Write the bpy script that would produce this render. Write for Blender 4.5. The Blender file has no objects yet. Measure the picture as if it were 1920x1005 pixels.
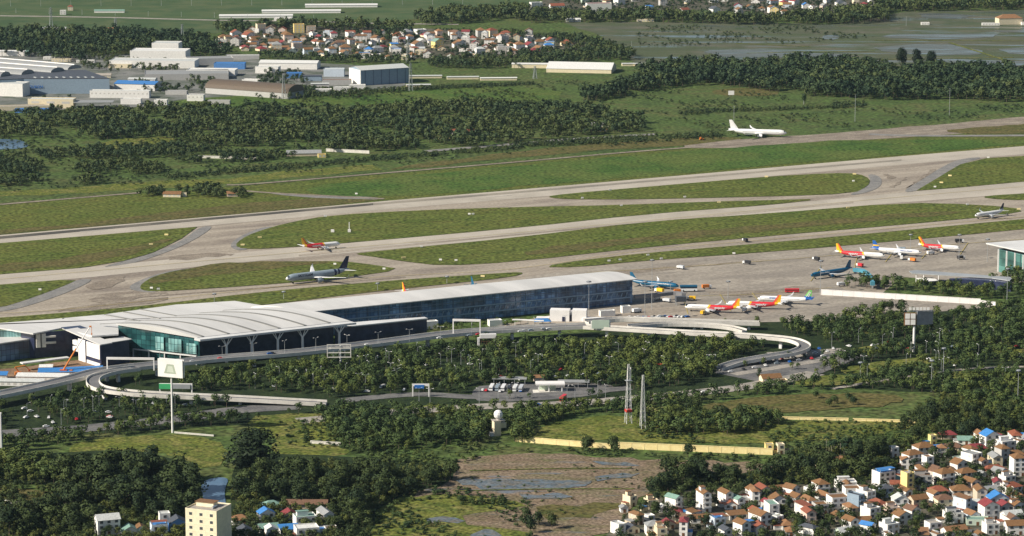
import bpy, bmesh, math, random
import numpy as np
from mathutils import Vector, Matrix
rnd = random.Random(7)
sc = bpy.context.scene
COL = sc.collection
# ---------------------------------------------------------------- survey: sight lines of the photograph give ground positions in metres
H, F = 468.0, 5750.0
TH = math.atan(1062.5 / F)
FWD = Vector((0, math.cos(TH), -math.sin(TH))); UPV = Vector((0, math.sin(TH), math.cos(TH)))
def G(u, v, z=0.0):
    d = FWD * F + Vector((1, 0, 0)) * (u - 960) + UPV * (502.5 - v)
    t = (z - H) / d.z
    return Vector((d.x * t, d.y * t, z))
def pxm(p):                                   # picture pixels per metre at a place
    return F / ((Vector(p) - Vector((0, 0, H))).dot(FWD))
def rad(a): return math.radians(a)
# ---------------------------------------------------------------- materials
MATS = {}
def mat(name, col, col2=None, scale=0.05, rough=0.8, spec=0.25, metal=0.0, detail=4, contrast=(0.35, 0.65), stretch=None, coord='pos', bump=0):
    if name in MATS: return MATS[name]
    m = bpy.data.materials.new(name); m.use_nodes = True
    nt = m.node_tree; N = nt.nodes; L = nt.links
    b = N['Principled BSDF']
    b.inputs['Roughness'].default_value = rough
    b.inputs['Specular IOR Level'].default_value = spec
    b.inputs['Metallic'].default_value = metal
    if col2 is None:
        col2 = tuple(c * 0.82 for c in col)
    if coord == 'pos':
        g = N.new('ShaderNodeNewGeometry'); src = g.outputs['Position']
    else:
        g = N.new('ShaderNodeTexCoord'); src = g.outputs['Object']
    if stretch:
        mp = N.new('ShaderNodeMapping'); mp.vector_type = 'TEXTURE'
        mp.inputs['Rotation'].default_value = (0, 0, stretch[0])
        mp.inputs['Scale'].default_value = (stretch[1], stretch[2], 1)
        L.new(src, mp.inputs['Vector']); src = mp.outputs['Vector']
    n = N.new('ShaderNodeTexNoise'); n.inputs['Scale'].default_value = scale; n.inputs['Detail'].default_value = detail
    n.inputs['Roughness'].default_value = 0.65
    L.new(src, n.inputs['Vector'])
    mr = N.new('ShaderNodeMapRange'); mr.inputs['From Min'].default_value = contrast[0]; mr.inputs['From Max'].default_value = contrast[1]
    L.new(n.outputs['Fac'], mr.inputs['Value'])
    mx = N.new('ShaderNodeMix'); mx.data_type = 'RGBA'
    mx.inputs['A'].default_value = (*col, 1); mx.inputs['B'].default_value = (*col2, 1)
    L.new(mr.outputs['Result'], mx.inputs['Factor'])
    L.new(mx.outputs['Result'], b.inputs['Base Color'])
    if bump:
        bp = N.new('ShaderNodeBump'); bp.inputs['Strength'].default_value = bump; bp.inputs['Distance'].default_value = 1.0
        L.new(n.outputs['Fac'], bp.inputs['Height']); L.new(bp.outputs['Normal'], b.inputs['Normal'])
    MATS[name] = m
    return m
def ground_mat(name, cols, scales, stretch=None, rough=0.95, fine=0.35, finescale=0.6, water=None, spec=0.1):
    """cols: list of 3-4 colours mixed by noises of different size; fine = strength of a fine speckle"""
    if name in MATS: return MATS[name]
    m = bpy.data.materials.new(name); m.use_nodes = True
    nt = m.node_tree; N = nt.nodes; L = nt.links; b = N['Principled BSDF']
    b.inputs['Roughness'].default_value = rough; b.inputs['Specular IOR Level'].default_value = spec
    g = N.new('ShaderNodeNewGeometry'); src = g.outputs['Position']
    if stretch:
        mp = N.new('ShaderNodeMapping'); mp.vector_type = 'TEXTURE'
        mp.inputs['Rotation'].default_value = (0, 0, stretch[0]); mp.inputs['Scale'].default_value = (stretch[1], stretch[2], 1)
        L.new(src, mp.inputs['Vector']); st = mp.outputs['Vector']
    else: st = src
    cur = None
    for i, c in enumerate(cols):
        if cur is None:
            rgb = N.new('ShaderNodeRGB'); rgb.outputs[0].default_value = (*c, 1); cur = rgb.outputs[0]; continue
        n = N.new('ShaderNodeTexNoise'); n.inputs['Scale'].default_value = scales[i - 1]; n.inputs['Detail'].default_value = 5
        n.inputs['Roughness'].default_value = 0.62; n.inputs['Distortion'].default_value = 0.3
        off = N.new('ShaderNodeVectorMath'); off.operation = 'ADD'; off.inputs[1].default_value = (137.0 * i, 71.0 * i, 0)
        L.new(st if i % 2 else src, off.inputs[0]); L.new(off.outputs[0], n.inputs['Vector'])
        mr = N.new('ShaderNodeMapRange'); mr.inputs['From Min'].default_value = 0.42; mr.inputs['From Max'].default_value = 0.62
        L.new(n.outputs['Fac'], mr.inputs['Value'])
        mx = N.new('ShaderNodeMix'); mx.data_type = 'RGBA'
        L.new(mr.outputs['Result'], mx.inputs['Factor']); L.new(cur, mx.inputs['A']); mx.inputs['B'].default_value = (*c, 1)
        cur = mx.outputs['Result']
    n = N.new('ShaderNodeTexNoise'); n.inputs['Scale'].default_value = finescale; n.inputs['Detail'].default_value = 3
    L.new(src, n.inputs['Vector'])
    mr = N.new('ShaderNodeMapRange'); mr.inputs['From Min'].default_value = 0.3; mr.inputs['From Max'].default_value = 0.7
    mr.inputs['To Min'].default_value = 1 - fine; mr.inputs['To Max'].default_value = 1 + fine
    L.new(n.outputs['Fac'], mr.inputs['Value'])
    vm = N.new('ShaderNodeVectorMath'); vm.operation = 'SCALE'
    L.new(cur, vm.inputs[0]); L.new(mr.outputs['Result'], vm.inputs['Scale'])
    L.new(vm.outputs[0], b.inputs['Base Color'])
    if water:
        n = N.new('ShaderNodeTexNoise'); n.inputs['Scale'].default_value = water[0]; n.inputs['Detail'].default_value = 6
        n.inputs['Roughness'].default_value = 0.6
        mp = N.new('ShaderNodeMapping'); mp.vector_type = 'TEXTURE'; mp.inputs['Scale'].default_value = (water[4], 1, 1)
        mp.inputs['Rotation'].default_value = (0, 0, water[5] if len(water) > 5 else 0)
        L.new(src, mp.inputs['Vector']); L.new(mp.outputs[0], n.inputs['Vector'])
        mr = N.new('ShaderNodeMapRange'); mr.inputs['From Min'].default_value = water[1]; mr.inputs['From Max'].default_value = water[2]
        L.new(n.outputs['Fac'], mr.inputs['Value'])
        w = N.new('ShaderNodeBsdfPrincipled'); w.inputs['Base Color'].default_value = (*water[3], 1); w.inputs['Roughness'].default_value = 0.12
        ms = N.new('ShaderNodeMixShader'); L.new(mr.outputs['Result'], ms.inputs[0]); L.new(b.outputs[0], ms.inputs[1]); L.new(w.outputs[0], ms.inputs[2])
        L.new(ms.outputs[0], N['Material Output'].inputs['Surface'])
    MATS[name] = m
    return m
# ---------------------------------------------------------------- mesh collecting
class MB:
    def __init__(s): s.v = []; s.f = []; s.m = []; s.mats = []
    def mi(s, m):
        if m not in s.mats: s.mats.append(m)
        return s.mats.index(m)
    def add(s, vs, fs, m):
        o = len(s.v); k = s.mi(m)
        s.v += [tuple(x) for x in vs]
        for f in fs: s.f.append([o + i for i in f]); s.m.append(k)
        return s
    def box(s, c, d, m, rz=0, top=1.0):
        cx, cy, cz = c; a, b, h = d[0] / 2, d[1] / 2, d[2]
        cr, sr = math.cos(rz), math.sin(rz)
        vs = []
        for z, k in ((0, 1), (h, top)):
            for x, y in ((-a, -b), (a, -b), (a, b), (-a, b)):
                x *= k; y *= k
                vs.append((cx + x * cr - y * sr, cy + x * sr + y * cr, cz + z))
        return s.add(vs, [(3, 2, 1, 0), (4, 5, 6, 7), (0, 1, 5, 4), (1, 2, 6, 5), (2, 3, 7, 6), (3, 0, 4, 7)], m)
    def prism(s, poly, z0, z1, m):
        n = len(poly)
        ar = sum(poly[i][0] * poly[(i + 1) % n][1] - poly[(i + 1) % n][0] * poly[i][1] for i in range(n))
        if ar < 0: poly = poly[::-1]
        vs = [(p[0], p[1], z0) for p in poly] + [(p[0], p[1], z1) for p in poly]
        return s.add(vs, [tuple(range(n))[::-1], tuple(range(n, 2 * n))] + [(i, (i + 1) % n, n + (i + 1) % n, n + i) for i in range(n)], m)
    def tube(s, p, q, r0, m, r1=None, n=6):
        p = Vector(p); q = Vector(q); r1 = r0 if r1 is None else r1
        d = (q - p).normalized(); a = d.orthogonal().normalized(); b = d.cross(a)
        vs = []
        for c, r in ((p, r0), (q, r1)):
            for i in range(n):
                t = 2 * math.pi * i / n; vs.append(c + a * (r * math.cos(t)) + b * (r * math.sin(t)))
        return s.add(vs, [tuple(range(n))[::-1], tuple(range(n, 2 * n))] + [(i, (i + 1) % n, n + (i + 1) % n, n + i) for i in range(n)], m)
    def loft(s, rings, m, cap=True, mats=None):
        n = len(rings[0]); vs = [p for r in rings for p in r]; o = len(s.v)
        s.v += [tuple(x) for x in vs]
        for j in range(len(rings) - 1):
            k = s.mi(mats[j] if mats else m)
            for i in range(n):
                s.f.append([o + j * n + i, o + j * n + (i + 1) % n, o + (j + 1) * n + (i + 1) % n, o + (j + 1) * n + i]); s.m.append(k)
        if cap:
            s.f.append([o + i for i in range(n)][::-1]); s.m.append(s.mi(mats[0] if mats else m))
            s.f.append([o + (len(rings) - 1) * n + i for i in range(n)]); s.m.append(s.mi(mats[-1] if mats else m))
        return s
    def mesh(s, name, smooth=False):
        me = bpy.data.meshes.new(name); me.from_pydata(s.v, [], s.f)
        for m in s.mats: me.materials.append(m)
        me.polygons.foreach_set('material_index', s.m)
        if smooth: me.polygons.foreach_set('use_smooth', [True] * len(s.f))
        me.update(); return me
    def build(s, name, parent=None, smooth=False, recalc=True):
        me = s.mesh(name, smooth)
        if recalc:
            bm = bmesh.new(); bm.from_mesh(me); bmesh.ops.recalc_face_normals(bm, faces=bm.faces); bm.to_mesh(me); bm.free()
        o = bpy.data.objects.new(name, me); COL.objects.link(o)
        if parent: o.parent = parent
        return o
def link(name, me, parent=None, loc=(0, 0, 0), rz=0):
    o = bpy.data.objects.new(name, me); COL.objects.link(o); o.parent = parent
    o.location = loc; o.rotation_euler = (0, 0, rz); return o
def thing(name, label, cat, loc=(0, 0, 0), rz=0, group=None):
    o = bpy.data.objects.new(name, None); COL.objects.link(o); o.empty_display_size = 1
    o.location = loc; o.rotation_euler = (0, 0, rz); tag(o, label, cat, group); return o
def tag(o, label, cat, group=None):
    o['label'] = label; o['category'] = cat
    if group: o['group'] = group
    return o
def struct(o, kind='structure'): o['kind'] = kind; return o
def copy_tree(o, kids, parent=None):
    c = o.copy(); COL.objects.link(c)
    if parent: c.parent = parent
    for ch in kids.get(o, []): copy_tree(ch, kids, c)
    return c
def dup(root, loc, rz, label=None, group=None, scale=None):
    kids = {}
    for ch in root.children_recursive: kids.setdefault(ch.parent, []).append(ch)
    c = copy_tree(root, kids); c.location = loc; c.rotation_euler = (0, 0, rz)
    if scale: c.scale = (scale,) * 3
    if label: c['label'] = label
    if group: c['group'] = group
    return c
def smooth_poly(pts, it=2):
    for _ in range(it):
        q = []
        for i in range(len(pts)):
            a, b = pts[i], pts[(i + 1) % len(pts)]
            q += [a * 0.75 + b * 0.25, a * 0.25 + b * 0.75]
        pts = q
    return pts
def jitter_poly(pts, amp, step):
    """ragged outline: resample edges and push points about"""
    r = random.Random(len(pts) * 31 + int(abs(pts[0].x)))
    out = []
    for i in range(len(pts)):
        a, b = pts[i], pts[(i + 1) % len(pts)]
        n = max(1, int((b - a).length / step))
        for k in range(n):
            p = a.lerp(b, k / n); out.append(p + Vector((r.uniform(-amp, amp), r.uniform(-amp * 1.6, amp * 1.6), 0)))
    return out
_lay = [0]
AIRSIDE = {'taxiway', 'apron', 'runway', 'airfield_grass', 'lush_grass', 'dry_grass', 'taxiway_shoulder', 'perimeter_road', 'old_taxiway'}
def beyond(name, pix):
    """carry the ground cover on past the edges of the picture"""
    s = 15.4 if name in AIRSIDE else 0
    return [(p[0] - 180, p[1] + s) if p[0] <= -55 else (p[0] + 180, p[1] - s) if p[0] >= 1985 else tuple(p) for p in pix]
def sheet(name, pix, m, z, smooth=1, ragged=0, step=14, world=False):
    _lay[0] += 1; z += _lay[0] * 0.0008
    pts = [p.copy() if world else G(*p) for p in (pix if world else beyond(name, pix))]
    if smooth: pts = smooth_poly(pts, smooth)
    if ragged: pts = jitter_poly(pts, ragged, step)
    for p in pts: p.z = z
    me = bpy.data.meshes.new(name)
    bm = bmesh.new(); f = bm.faces.new([bm.verts.new(p) for p in pts]); bm.normal_update()
    if f.normal.z < 0: f.normal_flip()
    bmesh.ops.triangulate(bm, faces=bm.faces[:]); bm.to_mesh(me); bm.free()
    me.materials.append(m); o = bpy.data.objects.new(name, me); COL.objects.link(o)
    return struct(o)
def strip(name, pix, width, m, z, world=False, extra=None):
    """a ribbon (road) of given width in metres along picture points"""
    _lay[0] += 1; z += _lay[0] * 0.0008
    pts = [Vector(p) if world else G(*p[:2]) for p in (pix if world else beyond(name, pix))]
    # densify by Catmull-Rom
    P = [pts[0]] + pts + [pts[-1]]; out = []
    for i in range(1, len(P) - 2):
        for k in range(6):
            t = k / 6; a, b, c, d = P[i - 1], P[i], P[i + 1], P[i + 2]
            out.append(0.5 * ((2 * b) + (c - a) * t + (2 * a - 5 * b + 4 * c - d) * t * t + (3 * b - a - 3 * c + d) * t ** 3))
    out.append(pts[-1]); mb = MB(); vs = []
    for i, p in enumerate(out):
        d = (out[min(i + 1, len(out) - 1)] - out[max(i - 1, 0)]); d.z = 0; d.normalize(); n = Vector((-d.y, d.x, 0))
        vs += [p + n * width / 2, p - n * width / 2]
    vs = [(p.x, p.y, z) for p in vs]
    mb.add(vs, [(2 * i, 2 * i + 1, 2 * i + 3, 2 * i + 2) for i in range(len(out) - 1)], m)
    o = mb.build(name)
    if o.data.polygons[0].normal.z < 0: o.data.flip_normals()
    return struct(o)
# ---------------------------------------------------------------- light, air, camera
_a, _b = G(0, 448), G(1920, 283)
RW = math.atan2(_b.y - _a.y, _b.x - _a.x)          # heading of the runways
SUN_EL, SUN_AZ = rad(35), (-0.937, -0.35)
w = bpy.data.worlds.new('World'); sc.world = w; w.use_nodes = True
bg = w.node_tree.nodes['Background']; sky = w.node_tree.nodes.new('ShaderNodeTexSky'); sky.sky_type = 'NISHITA'
sky.sun_disc = False; sky.sun_elevation = SUN_EL; sky.sun_rotation = math.atan2(SUN_AZ[0], SUN_AZ[1]); sky.air_density = 1.0; sky.dust_density = 1.2
w.node_tree.links.new(sky.outputs[0], bg.inputs[0]); bg.inputs[1].default_value = 0.06
ld = bpy.data.lights.new('Sun', 'SUN'); ld.energy = 5.0; ld.angle = rad(0.53); ld.color = (1, 0.92, 0.79)
lo = bpy.data.objects.new('sun', ld); COL.objects.link(lo)
sd = Vector((SUN_AZ[0] * math.cos(SUN_EL), SUN_AZ[1] * math.cos(SUN_EL), math.sin(SUN_EL))).normalized()
lo.rotation_euler = sd.to_track_quat('Z', 'Y').to_euler(); lo.location = (-500, 1500, 900)
cd = bpy.data.cameras.new('Camera'); cam = bpy.data.objects.new('camera', cd); COL.objects.link(cam); sc.camera = cam
cam.location = (0, 0, H); cam.rotation_euler = (math.pi / 2 - TH, 0, 0)
cd.sensor_width = 36; cd.lens = 36 * F / 1920; cd.clip_start = 5; cd.clip_end = 40000
sc.view_settings.view_transform = 'Standard'; sc.view_settings.look = 'None'; sc.view_settings.exposure = 0.44; sc.view_settings.gamma = 1
# ---------------------------------------------------------------- ground
g_mid = ground_mat('field_green', [(0.062, 0.093, 0.026), (0.042, 0.067, 0.022), (0.09, 0.1, 0.036), (0.07, 0.11, 0.03)], [0.008, 0.012, 0.05], fine=0.7, finescale=0.22)
g_air = ground_mat('airfield_grass', [(0.088, 0.107, 0.022), (0.108, 0.106, 0.028), (0.064, 0.092, 0.018), (0.1, 0.12, 0.028)], [0.07, 0.02, 0.06], stretch=(RW, 4, 0.7), fine=0.75, finescale=0.28)
g_lush = ground_mat('lush_grass', [(0.060, 0.108, 0.022), (0.042, 0.085, 0.017), (0.088, 0.118, 0.029)], [0.04, 0.014], stretch=(RW, 4, 0.8), fine=0.7, finescale=0.28)
g_dry = ground_mat('dry_grass', [(0.098, 0.088, 0.03), (0.066, 0.08, 0.022), (0.115, 0.098, 0.038)], [0.09, 0.05], stretch=(RW, 5, 0.8), fine=0.6, finescale=0.3)
g_mead = ground_mat('meadow_grass', [(0.14, 0.15, 0.03), (0.1, 0.122, 0.024), (0.165, 0.155, 0.05), (0.075, 0.1, 0.02)], [0.03, 0.05, 0.09], fine=0.7, finescale=0.4)
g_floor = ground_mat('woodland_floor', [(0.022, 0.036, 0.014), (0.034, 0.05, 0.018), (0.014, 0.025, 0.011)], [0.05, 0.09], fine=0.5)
g_mud = ground_mat('mud_flat', [(0.18, 0.13, 0.088), (0.135, 0.103, 0.068), (0.125, 0.118, 0.06), (0.21, 0.16, 0.115)], [0.05, 0.05, 0.12], stretch=(0.1, 3, 1), fine=0.6, finescale=0.5, water=(0.06, 0.58, 0.68, (0.14, 0.16, 0.18), 4, 0.05))
g_pad = ground_mat('paddy_field', [(0.09, 0.09, 0.06), (0.05, 0.075, 0.038), (0.12, 0.115, 0.085), (0.07, 0.09, 0.045)], [0.012, 0.02, 0.03], stretch=(0.05, 4, 1), fine=0.3, water=(0.03, 0.53, 0.66, (0.10, 0.125, 0.13), 5, -0.04))
g_rice = ground_mat('rice_field', [(0.062, 0.1, 0.04), (0.046, 0.08, 0.034), (0.085, 0.11, 0.05)], [0.01, 0.02], stretch=(0.0, 6, 1), fine=0.22)
g_earth = ground_mat('bare_earth', [(0.21, 0.13, 0.08), (0.15, 0.1, 0.065), (0.26, 0.18, 0.12)], [0.04, 0.1], fine=0.35)
g_conc = ground_mat('concrete_pavement', [(0.32, 0.278, 0.222), (0.265, 0.23, 0.188), (0.21, 0.178, 0.15), (0.36, 0.315, 0.258)], [0.06, 0.012, 0.05], stretch=(RW, 14, 1.2), fine=0.2, finescale=0.35, rough=0.85)
g_rwy = ground_mat('runway_concrete', [(0.40, 0.36, 0.305), (0.34, 0.31, 0.26), (0.44, 0.40, 0.34)], [0.05, 0.02], stretch=(RW, 30, 0.9), fine=0.1, rough=0.85)
g_apron = ground_mat('apron_concrete', [(0.31, 0.275, 0.23), (0.265, 0.235, 0.2), (0.345, 0.31, 0.26), (0.235, 0.21, 0.18)], [0.02, 0.05, 0.04], stretch=(RW, 4, 1), fine=0.2, finescale=0.3, rough=0.85)
g_should = ground_mat('shoulder_asphalt', [(0.2, 0.196, 0.19), (0.165, 0.163, 0.16), (0.24, 0.23, 0.215)], [0.05, 0.1], fine=0.2)
g_rub = ground_mat('tyre_rubber', [(0.09, 0.085, 0.075), (0.06, 0.058, 0.055), (0.16, 0.145, 0.12)], [0.04, 0.012], stretch=(RW, 20, 0.6), fine=0.2)
g_rub2 = ground_mat('faded_rubber', [(0.24, 0.22, 0.185), (0.17, 0.155, 0.135), (0.3, 0.27, 0.22)], [0.04, 0.012], stretch=(RW, 20, 0.6), fine=0.2)
g_asph = ground_mat('road_asphalt', [(0.13, 0.13, 0.13), (0.1, 0.1, 0.105), (0.17, 0.165, 0.16)], [0.04, 0.1], fine=0.2)
g_road = ground_mat('road_concrete', [(0.29, 0.27, 0.24), (0.22, 0.21, 0.19), (0.34, 0.31, 0.27)], [0.04, 0.1], fine=0.2)
g_stain = ground_mat('stained_concrete', [(0.22, 0.185, 0.15), (0.32, 0.28, 0.225), (0.19, 0.16, 0.13)], [0.12, 0.06], stretch=(RW, 8, 1), fine=0.3)
water = mat('pond_water', (0.09, 0.16, 0.25), (0.11, 0.18, 0.27), scale=0.1, rough=0.15, spec=0.5)
me = MB(); me.add([(-9000, -1500, 0), (9000, -1500, 0), (9000, 16000, 0), (-9000, 16000, 0)], [(0, 1, 2, 3)], g_mid)
struct(me.build('ground'))
Z1, Z2, Z3, Z4, Z5 = 0.05, 0.16, 0.27, 0.38, 0.49
# whole airfield pavement, then grass islands on it
sheet('taxiway', [(-60, 452), (-60, 612), (130, 600), (480, 582), (700, 560), (1000, 535), (1180, 530), (1190, 592), (1290, 600), (1330, 598), (1440, 604), (1500, 585), (1640, 562), (1690, 520), (1850, 512), (1990, 500), (1990, 280), (1920, 284), (1440, 323), (960, 364), (480, 407)], g_conc, Z1, smooth=0)
sheet('apron', [(985, 520), (1080, 505), (1210, 492), (1440, 474), (1690, 453), (1990, 424), (1990, 520), (1850, 535), (1700, 520), (1560, 530), (1600, 552), (1880, 574), (1700, 590), (1560, 602), (1330, 606), (1180, 604), (1000, 560)], g_apron, Z2, smooth=0)
# upper runway ribbon (edges traced along its length)
rw_top = [(-60, 446.5), (0, 441), (480, 399), (730, 376.3), (960, 356.8), (1210, 335), (1440, 315), (1690, 293), (1920, 274), (1990, 268)]
rw_bot = [(1990, 284), (1920, 289.5), (1850, 295), (1440, 331), (1210, 351), (1025, 368), (780, 388), (480, 415), (370, 425), (0, 456.5), (-60, 462)]
sheet('runway', rw_top + rw_bot, g_rwy, Z2, smooth=0)
sheet('runway', [(-60, 521), (0, 515), (157, 502), (480, 471), (640, 457), (960, 428.5), (1210, 402), (1440, 385), (1690, 362), (1920, 341), (1990, 335), (1990, 357), (1920, 362.5), (1690, 380), (1440, 400.5), (1210, 415.5), (960, 446.5), (660, 474), (480, 489.5), (300, 507), (150, 522), (0, 534), (-60, 540)], g_rwy, Z2, smooth=0)
def band(c0, c1, dy0, dy1, m, name, z):
    sheet(name, [(c0[0], c0[1] - dy0), (c1[0], c1[1] - dy1), (c1[0], c1[1] + dy1), (c0[0], c0[1] + dy0)], m, z, smooth=0)
band((-40, 449.6), (700, 383.2), 2.4, 1.9, g_rub, 'tyre_marks', Z3)
band((700.5, 383.2), (1690, 300.5), 1.8, 1.4, g_rub2, 'tyre_marks', Z3)
band((560, 479.6), (1600, 380), 1.5, 1.2, g_conc, 'tyre_marks', Z3)
band((200, 562), (760, 520), 1.1, 1.0, g_stain, 'tyre_marks', Z3)
for st in ([(160, 565), (200, 548), (290, 545), (330, 548), (260, 560), (200, 570)], [(310, 485), (350, 476), (420, 474), (450, 478), (380, 484), (330, 489)], [(90, 585), (180, 570), (330, 556), (300, 566), (170, 582)],
           [(1668, 351), (1700, 332), (1704, 334), (1676, 352)], [(1655, 328), (1668, 327), (1682, 334), (1670, 338)], [(1700, 352), (1750, 316), (1754, 318), (1706, 354)], [(150, 540), (190, 525), (240, 515), (230, 528), (190, 545)], [(1290, 545), (1420, 548), (1500, 536), (1560, 545), (1420, 560)], [(1090, 512), (1240, 502), (1440, 485), (1440, 489), (1240, 507), (1100, 518)]):
    sheet('pavement_stain', st, g_stain, Z3, smooth=2, ragged=2.5, step=9)
shoulders = [[(375, 425), (405, 424), (352, 458), (270, 489), (230, 497), (180, 503), (285, 477), (345, 450)], [(478, 431), (500, 425), (520, 427), (470, 444), (446, 462), (470, 468), (440, 470), (430, 460), (445, 446)],
             [(150, 523), (180, 524), (120, 552), (40, 578), (0, 585), (-30, 587), (-30, 581), (60, 560), (110, 540)], [(410, 500), (330, 505), (275, 520), (235, 540), (262, 548), (300, 549), (268, 538), (290, 518), (350, 503)],
             [(1625, 326), (1650, 330), (1655, 345), (1640, 357), (1605, 366), (1590, 365), (1625, 352), (1634, 340)], [(1850, 294), (1800, 298), (1768, 312), (1728, 338), (1688, 361), (1722, 359), (1755, 336), (1800, 308)],
             [(480, 360), (560, 365), (720, 370), (700, 377), (560, 370)]]
for s_ in shoulders: sheet('taxiway_shoulder', s_, g_should, Z3, smooth=2)
islands = [[(-60, 460), (0, 456.5), (370, 426), (340, 448), (285, 475), (230, 490), (150, 503), (0, 515), (-60, 520)],
           [(440, 461), (452, 449), (478, 436), (540, 418), (620, 404), (780, 395), (960, 389), (1165, 385), (1320, 379), (1440, 376), (1545, 373), (1440, 385), (1210, 402), (960, 429), (640, 457), (500, 467), (455, 467)],
           [(-60, 540), (0, 534), (150, 523), (120, 537), (85, 550), (40, 566), (0, 578), (-60, 582)],
           [(262, 541), (266, 532), (290, 518), (330, 508), (420, 496), (540, 491), (640, 490), (700, 497), (755, 506), (640, 522), (540, 531), (400, 541), (300, 547), (270, 546)],
           [(664, 477), (680, 474), (960, 447), (1210, 416), (1440, 401), (1690, 380.5), (1840, 384), (1930, 394), (1870, 405), (1690, 422), (1440, 443), (1210, 464), (960, 492), (830, 499), (760, 491), (700, 482)],
           [(1024, 369), (1060, 364), (1210, 351), (1440, 331.5), (1560, 325), (1610, 326), (1632, 336), (1628, 349), (1600, 363.5), (1440, 369), (1210, 374), (1100, 374.5), (1045, 373)],
           [(1990, 287), (1920, 293), (1850, 297), (1800, 309), (1760, 333), (1718, 358), (1800, 352), (1920, 341), (1990, 335)],
           [(1838, 370), (1870, 366), (1920, 364), (1990, 361), (1990, 380), (1920, 376), (1870, 374)],
           [(1012, 501), (1100, 487), (1210, 475), (1440, 456), (1690, 433), (1920, 411), (1990, 405), (1990, 422), (1920, 430), (1690, 452), (1440, 473), (1210, 489), (1080, 502)],
           [(-60, 598), (130, 587), (300, 571), (480, 549), (700, 529), (960, 511), (985, 512), (960, 520), (800, 537), (660, 552), (480, 575), (-60, 615)]]
for i, p in enumerate(islands): sheet('airfield_grass', p, g_air if i not in (1, 4) else g_air, Z4, smooth=1 if i not in (0, 6) else 0)
for p in ([(420, 492), (560, 491.5), (640, 491), (560, 500), (330, 525), (275, 535), (300, 515)], [(980, 470), (1210, 442), (1440, 422), (1700, 400), (1840, 396), (1700, 410), (1440, 434), (1210, 455), (990, 482)], [(-20, 500), (150, 480), (300, 452), (330, 448), (280, 470), (150, 498), (-20, 512)]):
    sheet('dry_grass', p, g_dry, Z5, smooth=1, ragged=3, step=15)
m_mark = mat('yellow_marking', (.42, .33, .08), (.34, .28, .12), scale=.3, rough=.8); m_wm = mat('white_marking', (.6, .58, .54), (.48, .46, .42), scale=.3, rough=.8)
for pts_ in ([(-40, 590), (130, 580), (480, 543), (700, 521), (960, 505), (1210, 470), (1440, 450), (1690, 427), (1960, 404)], [(-40, 528), (480, 481), (960, 438), (1440, 393), (1690, 370), (1960, 347)], [(1100, 512), (1300, 500), (1560, 480), (1700, 466), (1960, 446)], [(1300, 556), (1420, 552), (1560, 540)]): strip('taxiway_line', pts_, .8, m_mark, Z5)
for (a, b) in (((1290, 590), (1280, 556)), ((1370, 584), (1350, 553)), ((1430, 574), (1410, 550)), ((1660, 492), (1680, 466)), ((1728, 486), (1750, 461)), ((1800, 478), (1815, 456)), ((1520, 528), (1540, 500)), ((1600, 512), (1608, 478))): strip('stand_line', [a, b], .7, m_mark, Z5)
for k in range(9): strip('runway_dash', [(150 + k * 190, 443.6 - (150 + k * 190) * .0853 + 4.6), (200 + k * 190, 443.6 - (200 + k * 190) * .0853 + 4.6)], 1.0, m_wm, Z5)
# north side between runway and perimeter road
sheet('airfield_grass', [(-60, 446), (480, 398.7), (960, 356.5), (1440, 314.7), (1920, 273.7), (1990, 267.5), (1990, 232), (1920, 226), (1600, 252), (1440, 268), (1200, 285), (960, 307), (720, 327), (480, 347), (-60, 386)], g_air, Z1, smooth=0)
sheet('lush_grass', [(560, 352), (720, 333), (960, 312), (1200, 290), (1440, 272), (1600, 262), (1960, 262), (1900, 272), (1440, 311), (960, 352), (720, 371), (600, 366)], g_lush, Z3, smooth=1, ragged=3, step=20)
sheet('dry_grass', [(-60, 445.6), (480, 398), (718, 375.4), (600, 371), (480, 380), (300, 400), (150, 420), (-60, 436)], g_dry, Z3, smooth=0, ragged=1.6, step=20)
sheet('dry_grass', [(700, 323), (960, 296), (1200, 276), (1390, 268), (1390, 255), (1200, 262), (960, 284), (800, 305)], g_dry, Z2, smooth=1, ragged=4, step=20)
strip('perimeter_road', [(-60, 389), (0, 384), (130, 373), (262, 362)], 6, g_stain, Z4)
strip('perimeter_road', [(425, 347), (480, 345), (720, 325), (960, 305), (1200, 284), (1440, 266.5)], 6, g_stain, Z4)
strip('service_road', [(440, 357), (520, 363), (620, 368), (720, 373.5)], 6, g_stain, Z4)
strip('service_road', [(800, 284), (960, 271), (1080, 261), (1230, 252)], 13, g_should, Z4)
sheet('old_taxiway', [(1250, 277), (1380, 262), (1560, 250), (1750, 234), (1990, 213), (1990, 236), (1900, 244), (1700, 258), (1500, 271), (1390, 278)], g_stain, Z2, smooth=1, ragged=2, step=25)
strip('old_taxiway', [(1630, 252), (1760, 255), (1990, 268)], 13, g_should, Z3)
sheet('dry_grass', [(1750, 246), (1850, 238), (1990, 228), (1990, 258), (1850, 254)], g_dry, Z3, smooth=1, ragged=2)
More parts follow.
